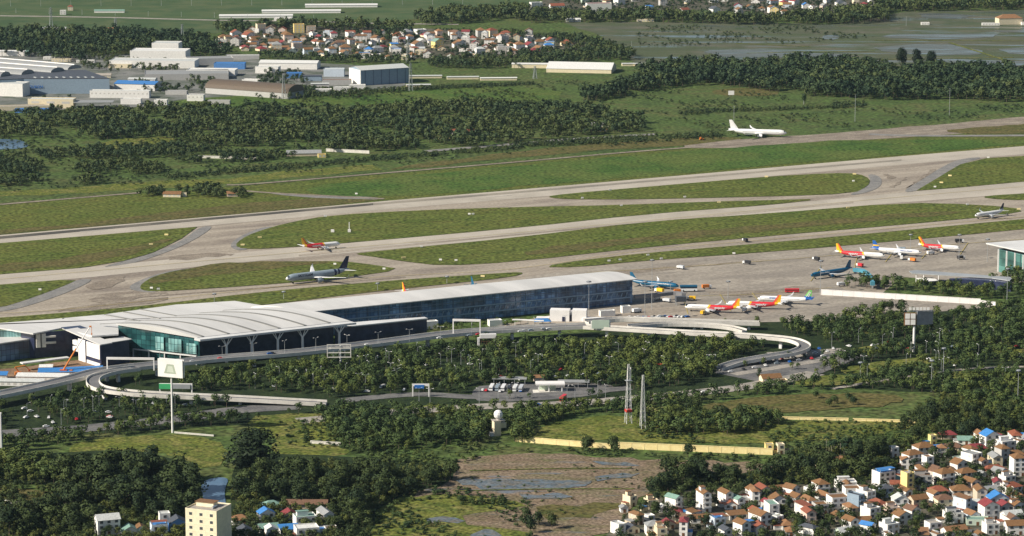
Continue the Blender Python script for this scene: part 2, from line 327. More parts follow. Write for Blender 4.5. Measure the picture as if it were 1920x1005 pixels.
# fields beyond
sheet('rice_field', [(-100, -45), (1100, -60), (1000, 5), (960, 8), (780, 35), (700, 47), (480, 52), (410, 62), (-100, 66)], g_rice, Z1, smooth=0, ragged=3, step=40)
strip('country_road', [(-80, 27), (0, 30), (200, 33), (400, 38), (560, 40), (700, 44), (860, 46)], 13, g_road, Z3)
sheet('paddy_field', [(1190, 125), (1180, 92), (1100, 58), (1060, 42), (1400, 42), (1560, 46), (1700, 22), (1990, 14), (1990, 128), (1860, 125), (1700, 125), (1480, 112), (1400, 122)], g_pad, Z1, smooth=0, ragged=4, step=40)
g_padw = ground_mat('flooded_paddy', [(0.13, 0.135, 0.12), (0.08, 0.09, 0.06), (0.1, 0.1, 0.07)], [0.05, 0.06], stretch=(0, 5, 1), fine=0.35, rough=0.4, spec=0.4, water=(0.05, 0.46, 0.64, (0.12, 0.15, 0.16), 6))
for p in ([(1310, 96), (1420, 92), (1520, 100), (1600, 103), (1590, 112), (1450, 108), (1360, 108)], [(1640, 88), (1760, 80), (1860, 98), (1800, 106), (1650, 98)], [(1860, 88), (1990, 84), (1990, 106), (1900, 104)], [(1720, 24), (1840, 28), (1800, 36), (1730, 34)],
          [(1740, 108), (1900, 116), (1990, 118), (1990, 125), (1800, 124)], [(1680, 64), (1880, 62), (1860, 72), (1740, 74), (1650, 70)], [(1540, 66), (1580, 66), (1570, 74), (1540, 74)], [(1860, 56), (1990, 50), (1990, 60), (1880, 62)]):
    sheet('flooded_paddy', p, g_padw, Z3, smooth=1, ragged=4, step=16)
for a, b in (((1780, 80), (1900, 118)), ((1640, 112), (1900, 108)), ((1400, 100), (1640, 96)), ((1640, 76), (1990, 78)), ((1520, 118), (1670, 126)), ((1380, 82), (1520, 88))):
    strip('paddy_bank', [a, b], 5, g_mead if a[0] != 1520 else g_earth, Z4)
sheet('meadow', [(1000, 200), (1100, 172), (1200, 165), (1340, 158), (1480, 178), (1640, 190), (1560, 212), (1480, 215), (1330, 232), (1240, 225), (1200, 232), (1150, 200)], MATS['field_green'], Z2, smooth=1, ragged=4, step=20)
sheet('meadow', [(480, 178), (760, 165), (900, 160), (1060, 168), (1040, 190), (900, 190), (700, 196), (560, 200), (330, 200), (300, 190)], g_mead if 0 else g_lush, Z2, smooth=1, ragged=4, step=20)
sheet('meadow', [(190, 268), (250, 256), (330, 257), (330, 272), (200, 282), (130, 282)], g_mead, Z2, smooth=1, ragged=3, step=14)
sheet('meadow', [(1330, 168), (1440, 165), (1470, 176), (1420, 182), (1340, 178)], g_dry, Z3, smooth=1, ragged=3, step=14)
sheet('meadow', [(-60, 366), (100, 355), (260, 343), (430, 335), (560, 318), (700, 308), (720, 318), (480, 340), (240, 358), (-60, 380)], g_mead, Z1, smooth=0, ragged=3, step=20)
sheet('pond', [(-60, 262), (20, 260), (48, 266), (56, 276), (20, 281), (-60, 284)], water, Z3, smooth=2)
# land in front of the terminal
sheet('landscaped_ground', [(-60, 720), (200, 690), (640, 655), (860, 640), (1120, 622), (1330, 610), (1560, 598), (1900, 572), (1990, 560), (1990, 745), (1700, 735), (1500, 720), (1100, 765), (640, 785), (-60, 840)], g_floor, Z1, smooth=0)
sheet('car_park', [(1340, 700), (1370, 678), (1440, 664), (1540, 655), (1620, 668), (1530, 705), (1450, 722)], g_asph, Z3, smooth=0)
sheet('station_forecourt', [(880, 738), (905, 720), (1130, 716), (1165, 732), (1070, 748), (900, 756)], g_asph, Z2, smooth=1)
strip('main_road', [(560, 790), (760, 772), (920, 762), (1075, 757), (1340, 733), (1450, 716), (1530, 700)], 17, g_road, Z3)
strip('main_road', [(-60, 828), (100, 808), (200, 800), (330, 786), (440, 770), (560, 762)], 20, g_asph, Z3)
strip('main_road', [(640, 752), (780, 740), (900, 745), (1060, 738), (1180, 728)], 13, g_asph, Z3)
strip('car_park_lane', [(1360, 690), (1440, 676), (1560, 660)], 9, g_road, Z4)
strip('car_park_lane', [(1375, 703), (1470, 688), (1580, 670)], 9, g_road, Z4)
strip('access_road', [(1440, 664), (1520, 660), (1580, 656)], 9, g_road, Z4)
sheet('construction_yard', [(-60, 705), (10, 694), (130, 676), (240, 668), (250, 690), (190, 706), (100, 718), (-60, 735)], g_earth, Z2, smooth=1)
sheet('service_yard', [(930, 612), (1040, 590), (1160, 580), (1300, 575), (1330, 600), (1180, 612), (1040, 612)], g_conc, Z3, smooth=0)
sheet('meadow', [(120, 838), (170, 824), (260, 817), (340, 815), (420, 828), (430, 870), (360, 880), (330, 850), (230, 845), (140, 852)], g_mead, Z2, smooth=1, ragged=2, step=8)
sheet('meadow', [(440, 785), (600, 770), (640, 800), (620, 835), (680, 850), (560, 860), (500, 850), (520, 820)], g_mead, Z2, smooth=1, ragged=2, step=8)
sheet('meadow', [(710, 770), (800, 760), (885, 760), (880, 780), (780, 788)], g_mead, Z2, smooth=1, ragged=2, step=8)
sheet('meadow', [(1000, 798), (1180, 775), (1300, 790), (1500, 790), (1720, 790), (1700, 806), (1520, 830), (1300, 832), (1150, 825), (1000, 828)], g_mead, Z2, smooth=1, ragged=2, step=8)
sheet('dry_field', [(1290, 765), (1400, 748), (1540, 738), (1680, 738), (1700, 758), (1520, 772), (1400, 778)], g_dry, Z3, smooth=1, ragged=2, step=8)
sheet('meadow', [(-60, 860), (30, 855), (60, 870), (20, 876), (-60, 880)], g_mead, Z2, smooth=1, ragged=2, step=8)
sheet('dry_field', [(-60, 918), (60, 915), (125, 925), (110, 955), (60, 975), (-60, 975)], g_dry, Z2, smooth=1, ragged=2, step=8)
sheet('mud_flat', [(850, 858), (1000, 848), (1200, 862), (1460, 868), (1440, 884), (1260, 890), (1200, 930), (1165, 990), (1060, 1020), (760, 1020), (800, 990), (760, 930), (840, 905), (860, 885)], g_mud, Z2, smooth=1, ragged=2.5, step=9)
sheet('meadow', [(700, 940), (860, 925), (970, 940), (990, 950), (860, 965), (880, 990), (1000, 1000), (1000, 1040), (700, 1040)], g_mead, Z3, smooth=1, ragged=3, step=8)
sheet('meadow', [(1010, 950), (1150, 945), (1165, 955), (1080, 975), (1010, 970)], g_dry, Z3, smooth=1, ragged=3, step=8)
for p in ([(860, 900), (960, 896), (1100, 905), (1120, 912), (1000, 918), (870, 915)], [(1120, 890), (1210, 886), (1180, 898), (1110, 904)], [(795, 974), (850, 970), (870, 980), (810, 984)], [(1110, 866), (1200, 870), (1190, 878), (1120, 874)], [(890, 992), (940, 996), (930, 1020), (880, 1020)], [(960, 928), (1050, 925), (1080, 934), (990, 940)]):
    sheet('shallow_water', p, ground_mat('shallow_pool', [(0.15, 0.15, 0.14), (0.14, 0.115, 0.08), (0.09, 0.12, 0.14)], [0.12, 0.15], stretch=(0.05, 4, 1), fine=0.5, rough=0.35, water=(0.3, 0.50, 0.68, (0.15, 0.18, 0.21), 5)), Z4, smooth=1, ragged=3, step=6)
for p in ([(1560, 694), (1640, 678), (1760, 668), (1800, 676), (1700, 690), (1600, 704)], [(1585, 655), (1680, 640), (1700, 648), (1620, 664)], [(1480, 712), (1560, 700), (1640, 712), (1600, 722), (1500, 726)], [(1760, 700), (1850, 694), (1860, 702), (1780, 712)], [(1600, 622), (1690, 612), (1690, 618), (1620, 630)], [(1850, 655), (1990, 645), (1990, 655), (1870, 664)]):
    sheet('meadow', p, g_mead, Z2, smooth=2, ragged=2, step=10)
strip('country_path', [(1560, 730), (1640, 716), (1740, 702), (1860, 690), (1990, 684)], 5, g_road, Z3)
for a, b in (((880, 884), (1180, 880)), ((850, 922), (1190, 918)), ((1240, 866), (1330, 872))): strip('field_bank', [a, ((a[0] + b[0]) / 2 + 6, (a[1] + b[1]) / 2 - 2), b], 1.6, g_mead, Z5)
sheet('pond', [(372, 902), (432, 893), (420, 920), (424, 948), (428, 1000), (360, 1000), (385, 945)], water, Z3, smooth=2)
sheet('village_ground', [(1150, 985), (1230, 925), (1440, 900), (1640, 885), (1700, 850), (1990, 810), (1990, 1060), (1100, 1060)], ground_mat('village_yard', [(0.07, 0.07, 0.05), (0.03, 0.045, 0.018), (0.14, 0.125, 0.1)], [0.06, 0.1], fine=0.3), Z2, smooth=1)
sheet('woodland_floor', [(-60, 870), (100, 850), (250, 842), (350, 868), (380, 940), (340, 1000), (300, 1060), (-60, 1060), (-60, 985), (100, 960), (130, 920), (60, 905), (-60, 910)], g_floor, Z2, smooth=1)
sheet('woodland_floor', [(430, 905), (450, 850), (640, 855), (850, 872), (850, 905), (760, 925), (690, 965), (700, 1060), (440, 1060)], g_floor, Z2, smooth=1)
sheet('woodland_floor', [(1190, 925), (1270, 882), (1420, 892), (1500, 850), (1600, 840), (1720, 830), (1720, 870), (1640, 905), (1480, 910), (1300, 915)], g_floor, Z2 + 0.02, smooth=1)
sheet('village_ground', [(400, 72), (480, 48), (760, 52), (960, 60), (1110, 76), (1090, 100), (800, 112), (620, 104), (430, 88)], MATS['village_yard'], Z2, smooth=1)
sheet('village_ground', [(990, 10), (1090, -40), (1690, -40), (1690, 12), (1560, 26), (1440, 32), (1340, 18), (1100, 20)], MATS['village_yard'], Z2, smooth=1)
sheet('factory_yard', [(-60, 215), (-60, 95), (180, 100), (420, 110), (640, 120), (760, 130), (760, 170), (600, 185), (400, 195), (160, 205)], ground_mat('factory_yard', [(0.13, 0.14, 0.13), (0.06, 0.08, 0.05), (0.2, 0.2, 0.19)], [0.02, 0.03], fine=0.2), Z1, smooth=1)
# ---------------------------------------------------------------- vegetation
def foliage(name, dark, light, rough=0.7):
    m = bpy.data.materials.new(name); m.use_nodes = True; nt = m.node_tree; N = nt.nodes; L = nt.links; b = N['Principled BSDF']
    b.inputs['Roughness'].default_value = rough; b.inputs['Specular IOR Level'].default_value = 0.15
    at = N.new('ShaderNodeAttribute'); at.attribute_name = 'tone'; oi = N.new('ShaderNodeObjectInfo')
    ma = N.new('ShaderNodeMath'); ma.operation = 'MULTIPLY_ADD'; ma.inputs[1].default_value = 0.55; L.new(oi.outputs['Random'], ma.inputs[0]); L.new(at.outputs['Fac'], ma.inputs[2])
    mx = N.new('ShaderNodeValToRGB'); cr = mx.color_ramp; mid = [a * .55 + c * .45 for a, c in zip(dark, light)]
    cr.elements[0].position = 0.0; cr.elements[0].color = (dark[0], dark[1], dark[2] * 1.15, 1); cr.elements[1].position = 0.95; cr.elements[1].color = (light[0] * 1.55, light[1] * 1.28, light[2] * 1.0, 1)
    for ps, cc in ((.32, mid), (.68, light)): e = cr.elements.new(ps); e.color = (*cc, 1)
    ma.inputs[1].default_value = 0.5; L.new(ma.outputs[0], mx.inputs['Fac']); L.new(mx.outputs['Color'], b.inputs['Base Color'])
    MATS[name] = m; return m
f_dark = foliage('dark_foliage', (0.015, 0.030, 0.013), (0.058, 0.080, 0.024))
f_ban = foliage('banyan_foliage', (0.008, 0.017, 0.009), (0.022, 0.036, 0.015))
f_mid = foliage('green_foliage', (0.016, 0.036, 0.015), (0.060, 0.092, 0.028))
f_far = foliage('far_foliage', (0.014, 0.032, 0.016), (0.046, 0.072, 0.03))
bark = mat('bark', (0.12, 0.09, 0.065), (0.07, 0.055, 0.04), scale=0.8)
bark_pale = mat('pale_bark', (0.30, 0.27, 0.23), (0.2, 0.18, 0.15), scale=0.8)
def crown_quads(seed, n, lobes=6, size=0.2, tall=1.0, base=0.28):
    """leaf clumps of one crown in a unit tree (height 1, crown radius about 0.45): arrays (n,4,3) and tone (n)"""
    r = np.random.default_rng(seed)
    cs = []; rs = []
    for i in range(lobes):
        a = r.uniform(0, 2 * np.pi); d = r.uniform(0.05, 0.27); z = base + 0.16 + r.uniform(0, 1) * (0.72 - base) * tall
        d *= 1.0 - 0.5 * max(0, (z - 0.6) / 0.4)
        cs.append((d * np.cos(a), d * np.sin(a), z)); rs.append(r.uniform(0.15, 0.25))
    cs = np.array(cs); rs = np.array(rs); lt = r.uniform(-0.12, 0.12, lobes)
    k = r.integers(0, lobes, n)
    dirs = r.normal(size=(n, 3)); dirs[:, 2] += 0.25; dirs /= np.linalg.norm(dirs, axis=1)[:, None]
    c = cs[k] + dirs * (rs[k] * r.uniform(0.6, 1.08, n) ** 0.5)[:, None] * np.array([1, 1, 0.9])
    nr = dirs + r.normal(size=(n, 3)) * 0.38; nr /= np.linalg.norm(nr, axis=1)[:, None]
    t = np.cross(nr, r.normal(size=(n, 3))); t /= np.linalg.norm(t, axis=1)[:, None]; b = np.cross(nr, t)
    s = size * r.uniform(0.55, 1.15, n)[:, None]; s2 = s * r.uniform(0.5, 0.9, n)[:, None]
    q = np.stack([c - b * s2 * .5, c + t * s * .55, c + b * s2 * .5, c - t * s * .5], 1)
    q += r.normal(size=q.shape) * 0.012
    whole = c - np.array([0, 0, .45]); whole /= np.linalg.norm(whole, axis=1)[:, None] + 1e-6
    sh = dirs * .6 + whole * .35 + nr * .4; sh /= np.linalg.norm(sh, axis=1)[:, None]       # soft leaf-mass normals
    return q, lt[k] * .8 + r.uniform(-0.06, 0.09, n), sh
def trunk_quads(w=0.022, h=0.5):
    q = []
    for i in range(4):
        a, b = math.pi / 2 * i, math.pi / 2 * (i + 1)
        q.append([(w * math.cos(a), w * math.sin(a), 0), (w * math.cos(b), w * math.sin(b), 0), (w * .6 * math.cos(b), w * .6 * math.sin(b), h), (w * .6 * math.cos(a), w * .6 * math.sin(a), h)])
    return np.array(q)
TRUNK = trunk_quads(); TRN = np.array([(math.cos(a), math.sin(a), 0) for a in (.785, 2.356, 3.927, 5.498)])
FAR = [crown_quads(s, 84, 6, 0.19, base=0.2) for s in range(8)]
MED = [crown_quads(40 + s, 190, 7, 0.14, base=0.2) for s in range(8)]
BUSH = [crown_quads(80 + s, 70, 6, 0.24, 0.8, 0.0) for s in range(5)]
def quads_mesh(name, q, tone, mats, midx=None, nrm=None):
    n = len(q); me = bpy.data.meshes.new(name)
    me.vertices.add(n * 4); me.loops.add(n * 4); me.polygons.add(n)
    me.vertices.foreach_set('co', q.reshape(-1).astype(np.float32))
    me.loops.foreach_set('vertex_index', np.arange(n * 4, dtype=np.int32))
    me.polygons.foreach_set('loop_start', np.arange(0, n * 4, 4, dtype=np.int32))
    try: me.polygons.foreach_set('loop_total', np.full(n, 4, dtype=np.int32))
    except Exception: pass
    for m in mats: me.materials.append(m)
    if midx is not None: me.polygons.foreach_set('material_index', midx.astype(np.int32))
    a = me.attributes.new('tone', 'FLOAT', 'FACE'); a.data.foreach_set('value', tone.astype(np.float32))
    me.update(calc_edges=True)
    if nrm is not None: me.attributes.new('custom_normal', 'FLOAT_VECTOR', 'POINT').data.foreach_set('vector', np.repeat(nrm, 4, axis=0).reshape(-1).astype(np.float32))
    return me
def inside(px, py, poly):
    r = np.zeros(len(px), bool); n = len(poly)
    for i in range(n):
        x0, y0 = poly[i][:2]; x1, y1 = poly[(i + 1) % n][:2]
        c = ((y0 > py) != (y1 > py)) & (px < (x1 - x0) * (py - y0) / (y1 - y0 + 1e-9) + x0); r ^= c
    return r
KEEP = []                                      # pavement, buildings: no tree stands there
def keep_out(pix, world=False): KEEP.append([(p[0], p[1]) for p in pix] if world else [tuple(G(*p)[:2]) for p in beyond('runway', pix)])
def scatter(polys, spacing, seed, gap=0.0, world=False):
    r = np.random.default_rng(seed); out = []
    for pix in polys:
        poly = [tuple(G(*p)[:2]) for p in beyond('', pix)]
        xs = [p[0] for p in poly]; ys = [p[1] for p in poly]
        gx, gy = np.meshgrid(np.arange(min(xs), max(xs), spacing), np.arange(min(ys), max(ys), spacing))
        px = gx.ravel() + r.uniform(-.5, .5, gx.size) * spacing; py = gy.ravel() + r.uniform(-.5, .5, gx.size) * spacing
        ok = inside(px, py, poly)
        for k in KEEP: ok &= ~inside(px, py, k)
        if gap:
            f = np.sin(px * 0.037 + seed) * np.sin(py * 0.029 + 2 * seed) + 0.6 * np.sin(px * 0.09 + py * 0.05 + seed) + r.uniform(-.5, .5, px.size)
            ok &= f > (gap * 2.4 - 1.2)
        out.append(np.stack([px[ok], py[ok]], 1))
    return np.concatenate(out)
def wood(name, label, polys, spacing, h, seed, temps, m, gap=0.0, wide=1.0, trunks=True, var=0.42, pale=0.0):
    """a wood seen as one mass"""
    pts = scatter(polys, spacing, seed, gap); r = np.random.default_rng(seed + 5); Q = []; T = []; M = []; S = []
    for x, y in pts:
        q, t, sh = temps[r.integers(len(temps))]
        hh = h * r.uniform(1 - var, 1 + var); w = hh * wide * r.uniform(0.85, 1.25); a = r.uniform(0, 6.28); ca, sa = np.cos(a), np.sin(a)
        rot = np.array([[ca, sa, 0], [-sa, ca, 0], [0, 0, 1]]) * np.array([w, w, hh])
        p = (q @ (np.array([[ca, sa, 0], [-sa, ca, 0], [0, 0, 1]]))) * np.array([w, w, hh]) + np.array([x, y, 0.3])
        tn = np.clip(r.normal(0.34, 0.2) + .2 * math.sin(x * .021 + seed) * math.sin(y * .017 + 1.3 * seed) + .12 * math.sin(x * .07 + y * .05), -.05, 1.0)
        Q.append(p); T.append(t + tn); M.append(np.zeros(len(q))); S.append(sh @ np.array([[ca, sa, 0], [-sa, ca, 0], [0, 0, 1]]))
        if trunks:
            Q.append(TRUNK * np.array([hh, hh, hh]) + np.array([x, y, 0.3])); T.append(np.zeros(4)); M.append(np.ones(4)); S.append(TRN)
    Q = np.concatenate(Q); T = np.concatenate(T); M = np.concatenate(M)
    o = link(name, quads_mesh(name, Q, T, [m, bark_pale if pale else bark], M, np.concatenate(S))); o['label'] = label; o['category'] = 'wood'
    struct(o, 'stuff'); STAT.append((name, len(pts))); return o
STAT = []
# ---- single trees: shared crown and trunk meshes
def crown_mesh(seed, n, m, **k):
    q, t, sh = crown_quads(seed, n, **k); return quads_mesh('crown', q, t + 0.12, [m], None, sh)
def trunk_mesh(seed, limbs=4, w=0.02):
    r = random.Random(seed); mb = MB(); top = Vector((r.uniform(-.03, .03), r.uniform(-.03, .03), 0.42))
    mb.tube((0, 0, -0.01), top, w, bark, w * 0.65, 7)
    for i in range(limbs):
        a = 6.28 * i / limbs + r.uniform(-.4, .4); s = top * r.uniform(.65, 1)
        mb.tube(s, s + Vector((math.cos(a) * .2, math.sin(a) * .2, r.uniform(.16, .34))), w * .5, bark, w * .2, 5)
    mb.tube(top, top + Vector((0, 0, .3)), w * .6, bark, w * .2, 5)
    return mb.mesh('trunk')
CR = {}
for kind, m in (('dark', f_dark), ('mid', f_mid)):
    CR[kind] = [(crown_mesh(200 + i, 620, m, lobes=10, size=0.095, base=0.15), trunk_mesh(i)) for i in range(6)]
CR['big'] = [(crown_mesh(300 + i, 3200, f_ban, lobes=26, size=0.06, base=0.0), trunk_mesh(20 + i, 6)) for i in range(2)]
TREES = [0]
def tree(p, h, kind, label, group, wide=1.0, name='tree', rz=None):
    c, t = rnd.choice(CR[kind]); root = thing(name, label, 'tree', (p[0], p[1], 0.2), rnd.uniform(0, 6.28), group)
    root.scale = (h * wide, h * wide, h)
    link('crown', c, root); link('trunk', t, root); TREES[0] += 1; return root
def grove(polys, spacing, n, h, kind, label, group, seed, wide=1.0):
    pts = scatter(polys, spacing, seed); r = random.Random(seed); pts = list(map(tuple, pts)); r.shuffle(pts)
    for p in pts[:n]: tree(p, h * r.uniform(0.7, 1.25), kind, label, group, wide * r.uniform(.9, 1.25))
    return len(pts)
PALM = None
def palm(p, h, label, group):
    global PALM
    if PALM is None:
        r = random.Random(3); mb = MB()
        for i in range(18):
            a = 6.283 * i / 18 + r.uniform(-.1, .1); up = r.uniform(-.1, 1.0); d = Vector((math.cos(a), math.sin(a), 0)); s = Vector((-d.y, d.x, 0)); pts = []
            for k in range(5):
                t = k / 4; pts.append(d * (t * 2.6) + Vector((0, 0, up * t * 2.4 - 2.3 * t * t)))
            vs = []
            for k, q in enumerate(pts): ww = (.16, .42, .5, .36, .05)[k]; vs += [q + s * ww - Vector((0, 0, ww * .5)), q, q - s * ww - Vector((0, 0, ww * .5))]
            fs = []
            for k in range(4): fs += [(3 * k, 3 * k + 1, 3 * k + 4, 3 * k + 3), (3 * k + 1, 3 * k + 2, 3 * k + 5, 3 * k + 4)]
            mb.add(vs, fs, f_mid)
        t = MB(); t.tube((0, 0, 0), (0.004, 0.0, .97), .02, bark_pale, .013, 7)
        PALM = (mb.mesh('crown'), t.mesh('trunk'))
    root = thing('palm_tree', label, 'palm tree', (p[0], p[1], .2), rnd.uniform(0, 6), group)
    c = link('crown', PALM[0], root, (0, 0, h)); t = link('trunk', PALM[1], root); t.scale = (h * 1.0, h * 1.0, h)
# ---------------------------------------------------------------- aircraft
def paint(n, c, r=0.35): return mat('paint_' + n, c, tuple(k * 0.92 for k in c), scale=0.4, rough=r, spec=0.5, coord='obj')
p_white = paint('white', (0.82, 0.82, 0.81)); p_red = paint('red', (0.62, 0.03, 0.04)); p_yel = paint('yellow', (0.85, 0.5, 0.02)); p_orange = paint('orange', (0.75, 0.2, 0.03))
p_blue = paint('blue', (0.02, 0.12, 0.42)); p_teal = paint('teal', (0.005, 0.10, 0.20)); p_cyan = paint('cyan', (0.02, 0.28, 0.42)); p_green = paint('green', (0.2, 0.55, 0.14)); p_silver = paint('silver', (0.27, 0.33, 0.38)); p_navy = paint('navy', (0.012, 0.016, 0.06))
p_grey = paint('grey', (0.55, 0.57, 0.6)); p_dark = paint('dark', (0.03, 0.03, 0.035)); p_tyre = mat('tyre', (0.02, 0.02, 0.02), rough=0.9); p_glass = mat('cockpit_glass', (0.015, 0.02, 0.03), rough=0.1, spec=0.5)
p_metal = mat('bare_metal', (0.55, 0.55, 0.56), rough=0.35, metal=0.6)
PROF = [(0, .03, -.22), (.006, .2, -.2), (.015, .36, -.17), (.03, .55, -.12), (.05, .74, -.06), (.075, .89, -.02), (.11, .98, 0), (.15, 1, 0), (.66, 1, 0), (.72, .97, .03), (.78, .87, .12), (.84, .72, .25), (.89, .55, .4), (.935, .37, .53), (.97, .22, .62), (1, .09, .67)]
def prof(f):
    for a, b in zip(PROF, PROF[1:]):
        if f <= b[0]:
            t = (f - a[0]) / (b[0] - a[0]); return a[1] + (b[1] - a[1]) * t, a[2] + (b[2] - a[2]) * t
    return PROF[-1][1:]
def text_mesh(s, size, m, name='lettering', bold=True):
    cu = bpy.data.curves.new(name, 'FONT'); cu.body = s; cu.size = size; cu.align_x = 'CENTER'; cu.align_y = 'CENTER'; cu.extrude = 0.03
    if bold: cu.offset = 0.02 * size
    ob = bpy.data.objects.new(name, cu); COL.objects.link(ob); dg = bpy.context.evaluated_depsgraph_get()
    me = bpy.data.meshes.new_from_object(ob.evaluated_get(dg)); me.name = name
    bpy.data.objects.remove(ob); bpy.data.curves.remove(cu); me.materials.clear(); me.materials.append(m); return me
CUTS = {'red': [(0.0, 'w'), (.40, 'y'), (.435, 'r'), (.86, 'y'), (.92, 'w')], 'white': [(0, 'w')], 'bluetail': [(0, 'w'), (.84, 'b')], 'teal': [(0, 't')], 'silver': [(0, 'w'), (.018, 's'), (.74, 'n'), (.775, 's'), (.80, 'n'), (.83, 's')], 'greentail': [(0, 'w'), (.86, 'b')], 'greytail': [(0, 'w')]}
PC = {'w': p_white, 'y': p_yel, 'r': p_red, 'b': p_blue, 't': p_teal, 's': p_silver, 'n': p_navy}
AC = {}
m_wrow = mat('window_row', (.28, .29, .31), rough=.3)
def airliner_parts(L, wide, liv):
    R = 2.95 if wide else 1.98; zc = 5.1 if wide else 3.75; hs = (30 if wide else 17.0); out = []
    X = lambda f: L / 2 - f * L
    cuts = CUTS[liv]; fs = sorted(set([p[0] for p in PROF] + [c[0] for c in cuts]))
    rings = []; mats = []
    for i, f in enumerate(fs):
        r, dz = prof(f); r *= R
        rings.append([(X(f) - (0 if liv != 'red' or not .3 < f < .5 else 1.0 * math.sin(2 * math.pi * k / 18)), r * math.cos(2 * math.pi * k / 18), zc + dz * R + r * 1.03 * math.sin(2 * math.pi * k / 18)) for k in range(18)])
        if i < len(fs) - 1: mats.append(PC[[c[1] for c in cuts if c[0] <= f + 1e-6][-1]])
    mb = MB(); mb.loft(rings, None, mats=mats); out.append(('fuselage', mb.mesh('fuselage', True), None, (0, 0, 0)))
    # cabin windows as a dark row on each side, cockpit glazing
    for s in (-1, 1):
        mb = MB(); mb.box((X(.13) - L * .31, s * R * .985, zc + R * .2), (L * .62, .06, .3), m_wrow)
        out.append(('cabin_window_row', mb.mesh('cabin_window_row'), 0, (0, 0, 0)))
    mb = MB(); r, dz = prof(.036); fr = []
    for f, up in ((.026, .62), (.047, .8)):
        rr, dz = prof(f); rr *= R * 1.03; fr.append([(X(f) + .05, rr * math.cos(a), zc + dz * R + rr * math.sin(a)) for a in [rad(d) for d in (28, 50, 72, 90, 108, 130, 152)]])
    mb.add(fr[0] + fr[1], [(i, i + 1, 8 + i, 7 + i) for i in range(6)], p_glass); out.append(('cockpit_windows', mb.mesh('cockpit_windows'), 0, (0, 0, 0)))
    # wings
    wm = p_white if liv in ('silver', 'white') else p_grey
    def foil(x, y, z, c, t): return [(x, y, z), (x - .12 * c, y, z + t * c * .6), (x - .45 * c, y, z + t * c * .55), (x - c, y, z), (x - .5 * c, y, z - t * c * .4), (x - .12 * c, y, z - t * c * .4)]
    rc = L * .165; sw = .62 if wide else .5
    for s in (-1, 1):
        mb = MB(); st = []
        for k, (ys, c) in enumerate(((.05, rc), (.36, rc * .56), (.97, rc * .22))):
            y = hs * ys; st.append(foil(X(.36) - sw * y * 1.0 - (0 if k else 0), s * y, zc - R * .55 + y * .09, c, .12 if k == 0 else .1))
        tipx = st[-1][0][0]; y = hs
        st.append(foil(tipx - 1.2, s * y, zc - R * .55 + hs * .09 + (1.0 if wide else 1.1), rc * .14, .08)); st.append(foil(tipx - 2.2, s * (hs + .25), zc - R * .55 + hs * .09 + (2.2 if wide else 2.4), rc * .07, .08))
        mb.loft(st, wm); wi = len(out); out.append(('wing', mb.mesh('wing'), None, (0, 0, 0)))
        # engine
        er = 1.75 if wide else 1.2; el = 5.6 if wide else 4.0; ey = 9.8 if wide else 5.75; ex = X(.36) - sw * ey + el * .62; ez = zc - R * .55 + ey * .09 - er * 1.25
        ex = ex; mb = MB(); rg = []
        for fx, fr_ in ((0, .8), (0, .93), (-.08, 1), (-.45, 1), (-.8, .8), (-1, .55)):
            rg.append([(ex + fx * el, s * ey + fr_ * er * math.cos(t), ez + fr_ * er * math.sin(t)) for t in [2 * math.pi * i / 14 for i in range(14)]])
        ec = {'red': p_white, 'bluetail': p_white, 'teal': p_teal, 'silver': p_silver}.get(liv, p_white)
        mb.loft(rg[1:], ec, cap=True); mb.box((ex - el * .5, s * ey, ez + er * .8), (el * .6, .35, er * .6), ec); out.append(('engine', mb.mesh('engine', False), None, (0, 0, 0)))
        mb = MB(); mb.tube((ex - .3, s * ey, ez), (ex + .03, s * ey, ez), er * .86, p_dark, n=14); out.append(('fan', mb.mesh('fan'), len(out) - 1, (0, 0, 0)))
    # fin
    fh = 10.0 if wide else 6.0; zt = zc + R * .92; mb = MB()
    def vf(x, z, c, t): return [(x, 0, z), (x - .3 * c, t, z), (x - c, 0, z), (x - .3 * c, -t, z)]
    c0 = L * .135; n = 5; st = []
    for k in range(n + 1):
        t = k / n; st.append(vf(X(.825) - t * fh * .72, zt + t * fh, c0 * (1 - t * .62), .3 * (1 - t * .5)))
    fm = {'red': [p_yel, p_yel, p_orange, p_red, p_red], 'white': [p_white] * 5, 'bluetail': [p_blue, p_yel, p_blue, p_blue, p_blue], 'teal': [p_teal] * 5, 'silver': [p_navy] * 5, 'greentail': [p_blue, p_green, p_green, p_green, p_green], 'greytail': [p_silver, p_navy, p_navy, p_navy, p_navy]}[liv]
    if liv == 'red':                                             # rear half yellow, leading edge red
        for (o0, o1, m_) in ((0.0, .2, p_red), (.2, .48, p_orange), (.48, 1.0, p_yel)):
            mb2 = []
            for k in range(n + 1):
                t = k / n; x = X(.825) - t * fh * .72; z = zt + t * fh; c = c0 * (1 - t * .62); th = .3 * (1 - t * .5); o0_ = o0; o1_ = o1 if o1 == 1 else o1
                w0 = th * (o0 / .3 if o0 < .3 else (1 - o0) / .7) + .01; w1 = th * (o1 / .3 if o1 < .3 else (1 - o1) / .7) + .01
                mb2.append([(x - o0 * c, w0, z), (x - o1 * c, w1, z), (x - o1 * c, -w1, z), (x - o0 * c, -w0, z)])
            mb.loft(mb2, m_)
    else: mb.loft(st, None, mats=fm)
    out.append(('fin', mb.mesh('fin'), None, (0, 0, 0))); fi = len(out) - 1
